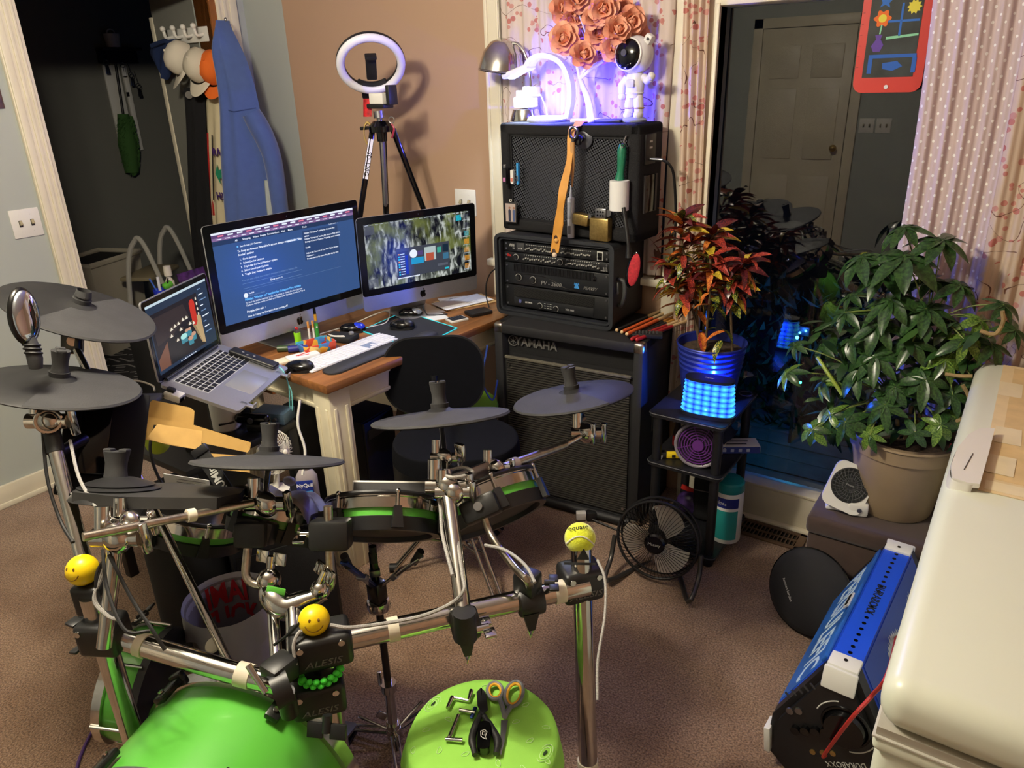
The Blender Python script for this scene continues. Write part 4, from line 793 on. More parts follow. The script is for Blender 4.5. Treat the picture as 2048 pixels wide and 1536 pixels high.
for i in range(2): P(sp, 'jack_label', MB().box((SWd + 0.0055,0.075, SHt - 0.06 - 0.02 * i),(0.001,0.02,0.006)), INK)
P(sp, 'jack_plug', MB().cyl((SWd + 0.004,0.07, SHt - 0.118),(SWd + 0.052,0.075, SHt - 0.12),0.006), STEEL); P(sp, 'cable', MB().wire([(SWd + 0.05,0.075, SHt - 0.12),(SWd + 0.075,0.08, SHt - 0.135),(SWd + 0.085,0.10, SHt - 0.18),(SWd + 0.08,0.14,0.08),(SWd + 0.07,0.16,-0.10)],0.005), WIREB)
STOP = 1.0945 + SHt + 0.001; SFY = -0.232
def onsp(px, py, y=-0.13):
    q = PY(px, py, y); return Vector((q.x, y, STOP))
def onfr(px, py, d=0.0): return PY(px, py, SFY - d - 0.02)
# ---- things hanging on the grille / standing on the ledge
t = TH('back_scratcher', 'honey coloured wooden back scratcher hooked over the stage speaker', 'back scratcher', loc=onfr(1110,512))
pts = [(1153,241),(1143,268),(1140,320),(1128,375),(1122,415),(1118,450),(1110,505)]; wid = [0.017,0.013,0.011,0.017,0.013,0.019,0.017]
L_, Rr_ = [], []
sm = smooth([onfr(*p,0.02) for p in pts],4)
ws = [wid[min(6, i // 4)] * (1 - (i % 4) / 4) + wid[min(6, i // 4 + 1)] * ((i % 4) / 4) for i in range(len(sm))]
sm = [PY(*[1024 + FPX * (RC @ (q - CAM)).x / -(RC @ (q - CAM)).z,768 - FPX * (RC @ (q - CAM)).y / -(RC @ (q - CAM)).z],-0.262 - 0.085 * min(1, i / 14)) for i, q in enumerate(sm)]
sm[0] = Vector((sm[0].x,-0.236, STOP + 0.004)); sm[1] = Vector((sm[1].x,-0.252, STOP - 0.008))
sm = [Vector((sm[0].x + 0.004,-0.16, STOP + 0.004))] + sm; ws = [ws[0]] + ws
vs = [q + Vector((s * w_,0,0)) + Vector((0,0,0)) for q, w_ in zip(sm, ws) for s in (-1,1)]; fr_ = []
n = len(sm); vs2 = [v + (Vector((0,-0.005,0.0)) if i > 3 else Vector((0,-0.003,0.004))) for i, v in enumerate(vs)]
fs = [(2 * i,2 * i + 1,2 * i + 3,2 * i + 2) for i in range(n - 1)]
P(t, 'stick', MB().add(vs + vs2, fs + [tuple(x + 2 * n for x in f[::-1]) for f in fs] + [(2 * i + s,2 * i + 2 + s,2 * n + 2 * i + 2 + s,2 * n + 2 * i + s) for i in range(n - 1) for s in (0,1)] + [(0,1,2 * n + 1,2 * n),(2 * n - 2,2 * n - 1,4 * n - 1,4 * n - 2)]), WOODL, world=True)
for px, py in ((1112,478),(1108,505)): P(t, 'hole', MB().sph((0,0,0),0.012,14,(0.75,0.35,1.25), Matrix.Translation(PY(px, py,-0.351))), M('hole_dark',(58,32,14),0.7), world=True)
P(t, 'massage_ball', MB().sph(PY(1113,481,-0.353),0.009,12), M('ball_wood',(214,160,80),0.4), world=True); P(t, 'string_tuft', MB().sph(PY(1109,510,-0.353),0.010,8), M('string',(220,200,170),0.9), world=True)
t = TH('bottle_opener', 'steel bottle opener with a thin wooden handle hung on the speaker grille', 'bottle opener', loc=onfr(1146,268))
P(t, 'ring', MB().torus(0.016,0.0045, FR(onfr(1147,266,0.05),(1,0,0),(0,0,1)),20,8,1.2), M('dark_steel',(92,92,96),0.3,0.9), world=True); P(t, 'neck', MB().cyl(onfr(1147,276,0.05), onfr(1145,290,0.05),0.006), M('dark_steel',(92,92,96),0.3,0.9), world=True); P(t, 'handle', MB().tube([onfr(1145,284,0.05), onfr(1146,330,0.05), onfr(1144,374,0.05)], [0.009,0.007,0.003],10), M('tan_wood',(196,148,92),0.5), world=True)
t = TH('suction_mount', 'black suction cup mount stuck on the speaker grille', 'mount', loc=onfr(1170,278))
P(t, 'cup', MB().lathe([(0.034,0.0),(0.034,0.006),(0.02,0.012),(0,0.014)],24, FR(onfr(1169,278,-0.014),(1,0,0),(0,0,1))), M('cup_grey',(66,68,76),0.35), world=True); P(t, 'arm', MB().cyl(onfr(1163,278,0.0), onfr(1158,279,0.03),0.011), BLK, world=True); P(t, 'jaw', MB().box(onfr(1156,280,0.03),(0.02,0.02,0.034), b=0.004), BLK, world=True)
LEDGE = 1.0955
q = PZ(1136,477, LEDGE); t = TH('caulk_tube', 'slim white silicone tube with barcode standing on the rack case', 'tube',(q.x,-0.262, LEDGE))
P(t, 'tube', MB().lathe([(0,0),(0.0135,0),(0.0135,0.145),(0,0.15)],18), M('tube_white',(206,210,220),0.45)); P(t, 'nozzle', MB().lathe([(0.006,0.148),(0.0025,0.19),(0,0.19)],10), M('nozzle_clear',(176,182,196),0.3)); P(t, 'barcode', MB().box((0.0,-0.0132,0.03),(0.012,0.001,0.03)), M('barcode_grey',(110,112,120),0.7)); P(t, 'print_block', MB().box((0.0,-0.0132,0.10),(0.014,0.001,0.06)), M('tube_print',(158,164,176),0.7))
q = PZ(1195,484, LEDGE); t = TH('jumbo_lighter', 'oversized brushed brass lighter with open lid standing on the rack case', 'lighter',(q.x,-0.268, LEDGE),-1)
P(t, 'case', MB().box((0,0,0.042),(0.078,0.036,0.082), b=0.006), BRASS); P(t, 'chimney', MB().box((0.004,0,0.100),(0.044,0.026,0.036), b=0.003), STEEL); P(t, 'spark_wheel', MB().cyl((0.03,-0.006,0.102),(0.03,0.006,0.102),0.013, n=18), STEEL)
for i in range(3):
    for j in range(2): P(t, 'vent_hole', MB().cyl((-0.007 + 0.011 * i,-0.0131,0.093 + 0.013 * j),(-0.007 + 0.011 * i,-0.0138,0.093 + 0.013 * j),0.0035, n=10), BLKG)
P(t, 'lid', MB().box((-0.078,0,0.072),(0.066,0.036,0.042), b=0.006, r=(0,6,0)), BRASS); P(t, 'hinge', MB().cyl((-0.041,-0.012,0.086),(-0.041,0.012,0.086),0.008), STEEL)
t = TH('lint_roller', 'green handled lint roller hanging on the speaker grille', 'lint roller', loc=onfr(1238,400))
P(t, 'hook', MB().tube([onfr(1247,285,0.006), onfr(1254,268,0.0), onfr(1257,266,-0.012)],0.003,6), STEEL, world=True)
hm = M('roller_green',(30,112,82),0.35)
P(t, 'handle', MB().tube([onfr(1245,288,0.02), onfr(1244,300,0.02), onfr(1243,322,0.02), onfr(1241,345,0.02), onfr(1239,360,0.02)], [0.010,0.016,0.015,0.012,0.018],14), hm, world=True); P(t, 'roll', MB().cyl(onfr(1239,361,0.028), onfr(1238,420,0.028),0.034, n=28), PAPER, world=True); P(t, 'hang_hole', MB().torus(0.006,0.002, FR(onfr(1246,291,0.037),(1,0,0),(0,0,1)),12,5), BLK, world=True)
t = TH('foot_file', 'long black handled foot file with a red pad hanging beside the rack case', 'foot file', loc=PY(1250,420,-0.30))
P(t, 'handle', MB().tube([PY(1247,415,-0.30), PY(1252,450,-0.31), PY(1257,490,-0.32), PY(1258,515,-0.32)], [0.007,0.008,0.007,0.014],10), BLK, world=True); P(t, 'paddle', MB().sph((0,0,0),0.068,20,(0.36,0.12,1.0), Matrix.Translation(PY(1265,540,-0.315)) @ RT(0,12,0)), BLKG, world=True); P(t, 'red_pad', MB().sph((0,0,0),0.060,20,(0.36,0.12,1.0), Matrix.Translation(PY(1268,540,-0.321)) @ RT(0,10,0)), M('red_grit',(176,38,48),0.8, noise=0.3, ns=120), world=True)
for nm, lb, px, py, w_, h_, m_, extra in (('lighter', 'black pocket lighter with pink print held on the speaker grille',1012,352,0.016,0.062, BLK,1),('lighter', 'small white lighter held on the speaker grille',1027,353,0.013,0.052, WHT,0),('pocket_comb', 'thin bright blue comb held on the speaker grille',1038,347,0.008,0.08, M('comb_blue',(60,150,214),0.4),0)):
    t = TH(nm, lb, 'lighter' if nm == 'lighter' else 'comb', mx=FR(onfr(px, py,0.0),(1,0,0),(0,0,1)))
    P(t, 'body', MB().prism(rrect(w_, h_, w_ * 0.45),0.0,0.012), m_)
    P(t, 'clip', MB().box((0,-h_ * 0.2,0.0125),(w_ * 0.7, h_ * 0.25,0.002), b=0.0005), M('pink_print',(190,120,170),0.5) if extra else (M('coral_print',(200,110,90),0.5) if nm == 'lighter' else STEEL))
    if extra: P(t, 'hood', MB().box((0, h_ / 2 + 0.006,0.006),(w_ * 0.8,0.014,0.010), b=0.002), STEEL)
t = TH('photo_magnet', 'small framed photo magnet of two standing people on the speaker corner', 'magnet', mx=FR(onfr(1023,425,-0.01),(1,0,0),(0,0,1)))
P(t, 'frame', MB().box((0,0,0.003),(0.058,0.082,0.006), b=0.002), BLK); P(t, 'picture', MB().box((0,0,0.0064),(0.046,0.070,0.0008)), M('photo_pale',(176,160,150),0.4))
for i, c_ in enumerate(((40,44,66),(74,90,130))):
    P(t, 'figure', MB().prism([(-0.009 + i * 0.02,-0.034),(0.001 + i * 0.02,-0.034),(0.002 + i * 0.02,0.008),(-0.002 + i * 0.02,0.014),(-0.006 + i * 0.02,0.014),(-0.010 + i * 0.02,0.008)],0.0069,0.0072), M('figure_%d' % i, c_,0.5)); P(t, 'figure_head', MB().cyl((-0.004 + i * 0.02,0.019,0.0069),(-0.004 + i * 0.02,0.019,0.0073),0.0045, n=12), M('figure_skin',(150,106,84),0.5))
P(t, 'hook', MB().torus(0.005,0.0012, TR(0,0.047,0.004),12,5), WHT)
# ---- things on top of the speaker
LY_ = -0.13
t = TH('led_desk_lamp', 'white LED lamp with a curved flat neck lit on the speaker', 'lamp', loc=onsp(1092,234))
LEDB = M('led_lamp_white',(232,236,240),0.35)
lb0 = onsp(1094,231); P(t, 'base', MB().lathe([(0,0),(0.07,0),(0.074,0.007),(0.066,0.018),(0,0.021)],32, Matrix.Translation(Vector((lb0.x, LY_, STOP)))), LEDB, world=True)
nk = smooth([Vector((PY(1136,226, LY_).x, LY_, STOP + 0.012)), PY(1143,190, LY_), PY(1137,150, LY_), PY(1120,122, LY_), PY(1092,111, LY_), PY(1068,118, LY_), PY(1055,138, LY_)],6); n = len(nk); mb = MB()
vs = []
for i, p in enumerate(nk):
    u_ = i / (n - 1); w_ = 0.016 + 0.012 * max(0,(u_ - 0.45) / 0.55); tg = (nk[min(i + 1, n - 1)] - nk[max(i - 1,0)]).normalized(); nn = Vector((-tg.z,0, tg.x)) * 0.009
    for s, k in ((-1,1),(1,1),(1,-1),(-1,-1)): vs.append(p + Vector((0, s * w_,0)) + nn * k)
fs = [(4 * i + a,4 * i + (a + 1) % 4,4 * i + 4 + (a + 1) % 4,4 * i + 4 + a) for i in range(n - 1) for a in range(4)] + [(0,1,2,3),(4 * n - 4,4 * n - 3,4 * n - 2,4 * n - 1)]
P(t, 'neck', MB().add(vs, fs), LEDB, world=True)
h0, h1 = PY(1058,134, LY_), PY(1016,152, LY_)
P(t, 'head', MB().box((0,0,(h1 - h0).length / 2),(0.068,0.020,(h1 - h0).length + 0.02), ZA(h0, h1), b=0.007, seg=3), LEDB, world=True)
P(t, 'light_panel', MB().box((h0 + h1) / 2 + Vector((-0.004,0,-0.013)),(0.06,0.04,0.003), r=(0,-22,0)), M('led_panel',(240,248,255),0.3, emit=(205,225,255), es=4.0), world=True)
lo = light('SPOT', 'led_beam',(h0 + h1) / 2 + Vector((-0.004,-0.01,-0.03)),20.0,(0.66,0.78,1.0),0.03, target=(1.95,-0.95,0.0), spot=150, blend=0.6)
t = TH('chrome_desk_lamp', 'old chrome desk lamp with a dome shade standing on the speaker', 'lamp', loc=onsp(1052,238,-0.10))
CLX = onsp(1052,238,-0.10); cz = -0.10
P(t, 'base', MB().lathe([(0,0),(0.062,0),(0.062,0.004),(0.050,0.042),(0,0.046)],28, Matrix.Translation(Vector((CLX.x, cz, STOP)))), CHROME, world=True)
dm = PY(1003,142, cz); P(t, 'shade', MB().lathe([(0.070,0.0),(0.072,0.004),(0.068,0.02),(0.060,0.052),(0.040,0.08),(0.018,0.092),(0,0.094)],32, Matrix.Translation(dm) @ RT(0,8,0) @ Matrix.Scale(1.25,4)), CHROME, world=True)
P(t, 'shade_rim', MB().torus(0.071,0.003, Matrix.Translation(dm) @ RT(0,8,0) @ Matrix.Scale(1.25,4),36,6), CHROME, world=True)
P(t, 'shade_liner', MB().lathe([(0.068,0.002),(0.056,0.05),(0.03,0.08),(0,0.086)],28, Matrix.Translation(dm) @ RT(0,8,0) @ Matrix.Scale(1.25,4)), M('liner_white',(220,216,200),0.5), world=True)
P(t, 'gooseneck', MB().wire([Vector((CLX.x + 0.01, cz, STOP + 0.04)), PY(1062,190, cz), PY(1061,150, cz), PY(1050,108, cz), PY(1036,88, cz), PY(1020,86, cz)],0.006,10), CHROME, world=True)
t = TH('charging_cube', 'white stacked plug adapter with a charger on the chrome lamp base', 'charger',(CLX.x, cz, STOP + 0.047))
P(t, 'lower_block', MB().box((0,0,0.020),(0.085,0.05,0.038), b=0.006), WHT); P(t, 'plug', MB().cyl((-0.022,0,0.038),(-0.022,0,0.062),0.018), WHT); P(t, 'charger', MB().box((0.028,0,0.058),(0.058,0.04,0.036), b=0.004), WHTG)
P(t, 'cable', MB().wire([(0.056,0,0.05),(0.075,-0.01,0.045),(0.10,-0.02,0.01),(0.118,-0.03,-0.03)],0.0022), WIREW)
ONE('white_tray', 'flat white box lid lying on the speaker under the rose tree', 'box lid', MB().box((0,0,0.006),(0.075,0.05,0.012), b=0.002), WHT,(onsp(1165,240,-0.19).x,-0.19, STOP))
ONE('phone', 'dark phone lying on the speaker beside the astronaut figure', 'phone', MB().box((0,0,0.005),(0.10,0.06,0.010), b=0.003), DGREY,(onsp(1220,238,-0.16).x,-0.16, STOP),4)
# rose tree
tr = TH('rose_tree_lamp', 'white branched tree lamp with peach paper roses on the speaker', 'tree lamp',(onsp(1188,232).x,-0.11, STOP + 0.0005))
BARK = M('white_bark',(232,230,226),0.6, noise=0.08, ns=40, bump=0.3, bs=120)
def tp(px, py, y=-0.11): return PY(px, py, y)
P(tr, 'foot', MB().lathe([(0,0),(0.035,0),(0.033,0.008),(0,0.01)],20), BARK)
P(tr, 'trunk', MB().tube(smooth([Vector((tp(1183,228).x,-0.11, STOP + 0.002)), tp(1176,200), tp(1165,172), tp(1160,158)],6), [0.016,0.0155,0.015,0.0145,0.014,0.0135,0.013,0.0125,0.012,0.0115,0.011,0.011,0.0105,0.010,0.0098,0.0095,0.0092,0.009,0.009],10), BARK, world=True)
roses = [(1128,20,26),(1150,0,24),(1178,4,26),(1152,32,24),(1208,18,25),(1235,34,24),(1262,42,24),(1130,78,27),(1158,90,24),(1200,68,26),(1234,62,24),(1265,72,28),(1230,95,25),(1166,112,24),(1208,100,22),(1140,50,22),(1188,36,20),(1250,20,20)]
mids = ((tp(1158,158), tp(1156,140), tp(1148,118)),(tp(1160,158), tp(1170,138), tp(1188,108)),(tp(1161,158), tp(1180,140), tp(1206,122)))
bm0 = [P(tr, 'branch', MB().tube(smooth([Vector(q) for q in m3],5),0.006,8), BARK, world=True) for m3 in mids]
rm_ = M('peach_petal',(236,168,136),0.6, sub=0.2, noise=0.12, ns=60)
mb = MB().sph((0,0,0.012),0.011,10,(1,1,1.2))
for ring, (n_, r0, tilt, hh) in enumerate(((3,0.010,0,0.027),(4,0.015,10,0.028),(5,0.021,28,0.027),(6,0.027,55,0.026))):
    for k in range(n_):
        a = 360 * k / n_ + ring * 37; mx = RT(0,0, a) @ TR(r0 * 0.55,0,0) @ RT(0, tilt,0); wd = 2 * math.pi * r0 / n_ * 1.25
        mb.surf(lambda u, v: (-0.35 * wd * (2 * u - 1) ** 2 * (0.6 + 0.4 * v) + 0.006 * v ** 3 * (1 if ring > 0 else -0.5) + r0 * 0.2 * math.sin(1.5 * v),(u - 0.5) * wd * (0.55 + 0.6 * math.sin(2.2 * v)), hh * v * (1 - 0.15 * (2 * u - 1) ** 2)),5,4, mx)
r0 = None
for i, (px, py, sz) in enumerate(roses):
    y = -0.11 - 0.06 * math.sin(i * 2.1) - 0.02; c_ = tp(px, py, y); nd = (CAM - c_).normalized() + Vector((random.uniform(-0.5,0.5),0, random.uniform(-0.1,0.6)))
    mx = base_mx(tr).inverted() @ Matrix.Translation(c_) @ nd.to_track_quat('Z', 'Y').to_matrix().to_4x4() @ RT(0,0, i * 50) @ Matrix.Scale(sz / 24.0 * 1.25,4)
    if r0 is None: r0 = P(tr, 'rose', mb, rm_, sa=80); r0.matrix_basis = mx
    else: DUP(tr, r0, mx)
    s_ = min((m3[-1] for m3 in mids), key=lambda q: (q - c_).length)
    P(tr, 'twig', MB().tube([s_, s_.lerp(c_,0.5) + Vector((0,0,-0.008)), c_ - nd.normalized() * 0.008],0.0028,6), BARK, world=True)
# astronaut projector
ap = onsp(1268,236); a_ = TH('astronaut_projector', 'white astronaut figure with black glossy visor on the speaker', 'figurine',(ap.x,-0.13, STOP),-8)
AW = M('astronaut_white',(226,224,220),0.4)
P(a_, 'base', MB().lathe([(0,0),(0.044,0),(0.046,0.006),(0.036,0.014),(0,0.016)],28), M('moon_grey',(150,156,168),0.7))
P(a_, 'head', MB().sph((0,0,0.215),0.062,28,(1,0.92,1.0)), AW); P(a_, 'visor', MB().sph((0,0,0),0.05,26,(1,1,0.42), TR(-0.006,-0.040,0.218) @ RT(84,0,0)), BLKG); P(a_, 'visor_rim', MB().torus(0.050,0.005, TR(-0.006,-0.037,0.218) @ RT(84,0,0),32,8), AW); P(a_, 'lens', MB().cyl((-0.006,-0.055,0.222),(-0.006,-0.066,0.223),0.011, n=18), DGREY)
P(a_, 'ear_pad', MB().box((0.052,0.0,0.262),(0.03,0.03,0.034), b=0.009, r=(0,30,0)), AW); P(a_, 'ear_pad', MB().box((-0.058,0.0,0.245),(0.022,0.03,0.03), b=0.008, r=(0,-20,0)), AW); P(a_, 'ear_button', MB().cyl((0.056,-0.015,0.262),(0.056,-0.018,0.262),0.005), DGREY)
P(a_, 'torso', MB().lathe([(0,0.075),(0.028,0.078),(0.034,0.105),(0.036,0.14),(0.028,0.158),(0,0.16)],22, Matrix.Diagonal((1,0.8,1,1))), AW); P(a_, 'chest_pack', MB().box((0,-0.028,0.125),(0.032,0.012,0.026), b=0.004), M('pack_grey',(200,200,204),0.4)); P(a_, 'belt', MB().torus(0.031,0.004, TR(0,0,0.094) @ Matrix.Diagonal((1,0.8,1,1)),24,6), AW)
for s in (-1,1):
    P(a_, 'leg', MB().tube([(s * 0.015,0,0.085),(s * 0.019,-0.002,0.055),(s * 0.020,0,0.03)], [0.017,0.018,0.016],14), AW); P(a_, 'boot', MB().sph((s * 0.021,-0.005,0.022),0.018,14,(0.95,1.2,0.9)), AW); P(a_, 'boot_band', MB().torus(0.017,0.0028, TR(s * 0.020,0,0.045),18,6), M('gold_band',(200,164,86),0.3,0.6))
P(a_, 'arm', MB().tube([(-0.032,0,0.145),(-0.05,-0.006,0.12),(-0.046,-0.012,0.092)], [0.013,0.014,0.011],12).sph((-0.045,-0.012,0.084),0.013,12), AW); P(a_, 'arm', MB().tube([(0.032,0,0.145),(0.054,-0.004,0.132),(0.070,-0.012,0.140)], [0.013,0.014,0.012],12).sph((0.074,-0.014,0.146),0.014,12), AW)
light('POINT', 'projector_glow',(ap.x - 0.11,-0.215, STOP + 0.05),7.0,(0.05,0.045,1.0),0.004)
light('POINT', 'tree_glow',(onsp(1110,232).x,-0.215, STOP + 0.045),7.0,(0.07,0.06,1.0),0.004)
# ---------------------------------------------------------------- sticks and remote on the big cabinet
YT = YH + 0.001
STK = M('stick_orange',(214,92,40),0.45); STB = M('stick_black',(28,27,28),0.45); STN = M('stick_maple',(222,190,140),0.5); STR_ = M('stick_red',(166,32,38),0.4)
lay = [((1234,660),(1330,618), STB, STN,0, 'black drumstick with maple butt, at the edge of the stick pile by the rack case'),((1244,664),(1338,622), STK, STN,0, 'orange drumstick with pale tip lying on the cabinet, next to the black one'),((1254,668),(1350,624), STK, STN,1, 'orange drumstick resting on top of the stick pile'),((1262,671),(1352,632), STB, WOODL,0, 'black drumstick with honey wood end between orange and red sticks'),((1268,674),(1362,634), STB, WOODL,0, 'black drumstick beside the red ones in the stick pile'),((1264,678),(1362,640), STR_, STN,0, 'red drumstick with maple end in the stick pile'),((1274,679),(1368,644), STR_, STN,0, 'red drumstick nearest the black remote in the stick pile')]
for i, (a, b, m1, m2, up, lb) in enumerate(lay):
    r_ = 0.0072; z = YT + r_ + up * 0.0135; A, B = PZ(a[0], a[1], z), PZ(b[0], b[1], z); dd = B - A; A = A; B = A + dd.normalized() * 0.33
    t = TH('drumstick', lb, 'drumstick', loc=A, group='drumsticks piled on the large cabinet')
    mid = A.lerp(B,0.62); P(t, 'painted_grip', MB().tube([A, mid], r_,12), m1, world=True); P(t, 'bare_wood', MB().tube([mid, B], r_ * 0.96,12), m2, world=True); P(t, 'end_cap', MB().sph(A, r_ * 0.98,12), STN if m1 in (STK, STB) and i < 3 else (STR_ if m1 is STR_ else STB), world=True)
q = PZ(1290,674, YT); t = TH('remote_control', 'black remote control with rubber buttons on the cabinet corner', 'remote', q,24)
P(t, 'body', MB().box((0,0,0.009),(0.125,0.042,0.018), b=0.005), BLK); k0 = None
for i in range(8):
    for j in range(3):
        mx = TR(-0.045 + i * 0.0125,-0.012 + j * 0.012,0.018)
        if k0 is None: k0 = P(t, 'button', MB().box((0,0,0.001),(0.008,0.007,0.0025), b=0.0008, seg=1), DGREY); k0.matrix_basis = mx
        else: DUP(t, k0, mx)
# ================================================================ curtains and glass
def floral(name, base, dens=0.5, transl=0.35):
    m, nt, b, N, L = new_mat(name); tc = N.new('ShaderNodeTexCoord'); mp = N.new('ShaderNodeMapping'); mp.inputs['Scale'].default_value = (1,0.15,1)
    L.new(tc.outputs['Object'], mp.inputs[0])
    def noise(sc, det=2.0, dist=0.0):
        n = N.new('ShaderNodeTexNoise'); n.inputs['Scale'].default_value = sc; n.inputs['Detail'].default_value = det; n.inputs['Distortion'].default_value = dist; L.new(mp.outputs[0], n.inputs['Vector']); return n.outputs['Fac']
    def math_(op, a, b_=None, v=None):
        q = N.new('ShaderNodeMath'); q.operation = op; L.new(a, q.inputs[0])
        if b_ is not None: L.new(b_, q.inputs[1])
        if v is not None: q.inputs[1].default_value = v
        return q.outputs[0]
    v = N.new('ShaderNodeTexVoronoi'); v.inputs['Scale'].default_value = 40; v.inputs['Randomness'].default_value = 1.0; L.new(mp.outputs[0], v.inputs['Vector'])
    petal = math_('LESS_THAN', v.outputs['Distance'], v=0.36); clus = math_('GREATER_THAN', noise(9.0,1.5), v=0.62 - dens * 0.2); fl = math_('MULTIPLY', petal, clus)
    ln = math_('ABSOLUTE', math_('SUBTRACT', noise(6.0,1.0,1.2), v=0.5)); twig = math_('MULTIPLY', math_('LESS_THAN', ln, v=0.0035), math_('GREATER_THAN', noise(5.0,1.0), v=0.48))
    r = N.new('ShaderNodeValToRGB'); r.color_ramp.elements[0].color = lin((232,184,172)); r.color_ramp.elements[1].color = lin((214,136,126)); L.new(v.outputs['Color'], r.inputs['Fac'])
    m1 = N.new('ShaderNodeMix'); m1.data_type = 'RGBA'; L.new(fl, m1.inputs[0]); m1.inputs[6].default_value = lin(base); L.new(r.outputs['Color'], m1.inputs[7])
    m2 = N.new('ShaderNodeMix'); m2.data_type = 'RGBA'; L.new(twig, m2.inputs[0]); L.new(m1.outputs[2], m2.inputs[6]); m2.inputs[7].default_value = lin((140,104,88)); L.new(m2.outputs[2], b.inputs['Base Color'])
    b.inputs['Roughness'].default_value = 0.9; b.inputs['Specular IOR Level'].default_value = 0.1
    tr = N.new('ShaderNodeBsdfTranslucent'); L.new(m2.outputs[2], tr.inputs['Color']); mix = N.new('ShaderNodeMixShader'); mix.inputs[0].default_value = transl
    L.new(b.outputs[0], mix.inputs[1]); L.new(tr.outputs[0], mix.inputs[2]); L.new(mix.outputs[0], N['Material Output'].inputs[0]); return m
def sheer(name):
    m, nt, b, N, L = new_mat(name); tc = N.new('ShaderNodeTexCoord'); mp = N.new('ShaderNodeMapping'); mp.inputs['Scale'].default_value = (1,0.0,0.8); mp.inputs['Rotation'].default_value = (0,0.78,0)
    v = N.new('ShaderNodeTexVoronoi'); v.inputs['Scale'].default_value = 46; v.inputs['Randomness'].default_value = 0.12; L.new(tc.outputs['Object'], mp.inputs[0]); L.new(mp.outputs[0], v.inputs['Vector'])
    g = N.new('ShaderNodeMath'); g.operation = 'LESS_THAN'; g.inputs[1].default_value = 0.16; L.new(v.outputs['Distance'], g.inputs[0])
    mx = N.new('ShaderNodeMix'); mx.data_type = 'RGBA'; L.new(g.outputs[0], mx.inputs[0]); mx.inputs[6].default_value = lin((228,208,206)); mx.inputs[7].default_value = lin((250,248,244)); L.new(mx.outputs[2], b.inputs['Base Color'])
    al = N.new('ShaderNodeMath'); al.operation = 'MULTIPLY_ADD'; al.inputs[1].default_value = 0.2; al.inputs[2].default_value = 0.75; L.new(g.outputs[0], al.inputs[0]); L.new(al.outputs[0], b.inputs['Alpha']); b.inputs['Roughness'].default_value = 0.9; return m
def drape(label, xb, xt, y, z0, z1, amp, folds, mat, seed, name='curtain', rows=18, cols=120, hem=0.0):
    rd = random.Random(seed); ph = [rd.uniform(0,6.28) for _ in range(6)]
    def f(u, v):
        z = z0 + (z1 - z0) * v; a0 = xb[0] + (xt[0] - xb[0]) * v; a1 = xb[1] + (xt[1] - xb[1]) * v
        w_ = math.sin(2 * math.pi * folds * u + ph[0] + 0.5 * math.sin(3 * v + ph[1])) + 0.45 * math.sin(2 * math.pi * folds * 2.3 * u + ph[2] + v)
        return (a0 + (a1 - a0) * u + 0.008 * math.sin(6 * v + ph[3]), y + amp * w_ * 0.6, z)
    mb = MB().surf(f, cols, rows); o = ONE(name, label, 'curtain', mb, mat, loc=((xb[0] + xb[1]) / 2, y, z0), world=True, sa=80)
    s = o.modifiers.new('thickness', 'SOLIDIFY'); s.thickness = 0.0012; return o
FL = floral('cherry_blossom_cloth',(240,226,214),0.62)
FL2 = floral('cherry_blossom_cloth_warm',(238,220,200),0.75)
SHEER = sheer('dotted_sheer')
drape('blossom print curtain over the window behind the rose tree',(1.575,2.30),(1.575,2.30),-0.036,0.93,2.3,0.012,9, FL,3)
drape('narrow blossom print curtain hanging between the window and the patio door',(2.375,2.455),(2.36,2.452),-0.072,0.35,2.3,0.016,3, FL2,5, cols=40)
xa, xb_ = PY(1834,170,-0.10).x, PY(1805,430,-0.10).x
drape('white dotted sheer curtain at the side of the patio door',(PY(1800,520,-0.10).x,3.52),(PY(1842,60,-0.10).x,3.50),-0.10,0.50,2.3,0.012,8, SHEER,8)
drape('blossom print curtain at the far side of the patio door behind the potted plant',(3.33,3.60),(3.335,3.64),-0.125,0.12,2.3,0.014,5, FL2,9, cols=80)
# ---- child's light pad hung on the glass
q0, q1, q2 = PY(1718,168,-0.03), PY(1832,168,-0.03), PY(1735,0,-0.03)
PWd, PHt = 0.190, 0.285
pd = TH('drawing_pad', 'red framed drawing pad with a coloured flower picture hung on the patio glass', 'drawing pad', mx=FR(PY(1787,82,-0.022),(1,0,0.0),(0.03,0,1)))
P(pd, 'frame', MB().prism(rrect(PWd, PHt,0.028),0.0,0.012), M('red_pad_frame',(206,54,40),0.4)); P(pd, 'drawing_window', MB().box((-0.002,0.008,0.0125),(PWd - 0.05, PHt - 0.07,0.001)), M('pad_screen',(62,66,62),0.2, noise=0.3, ns=14)); P(pd, 'button', MB().cyl((0.0,-PHt / 2 + 0.016,0.012),(0.0,-PHt / 2 + 0.016,0.015),0.006), WHT)
for k in range(6): P(pd, 'ruler_mark', MB().box((-PWd / 2 + 0.006,-0.07 + 0.03 * k,0.0123),(0.006,0.0016,0.0006)), M('mark_dark_red',(130,24,20),0.5))
CH = {k: M('chalk_' + k, c_,0.7) for k, c_ in dict(blue=(40,96,176), orange=(232,112,38), yellow=(226,214,70), violet=(96,66,150), mint=(140,210,160), sky=(50,110,190)).items()}
def chalk(pts, c_, nm='drawing', z=0.0131): P(pd, nm, MB().prism(pts, z, z + 0.0006), CH[c_])
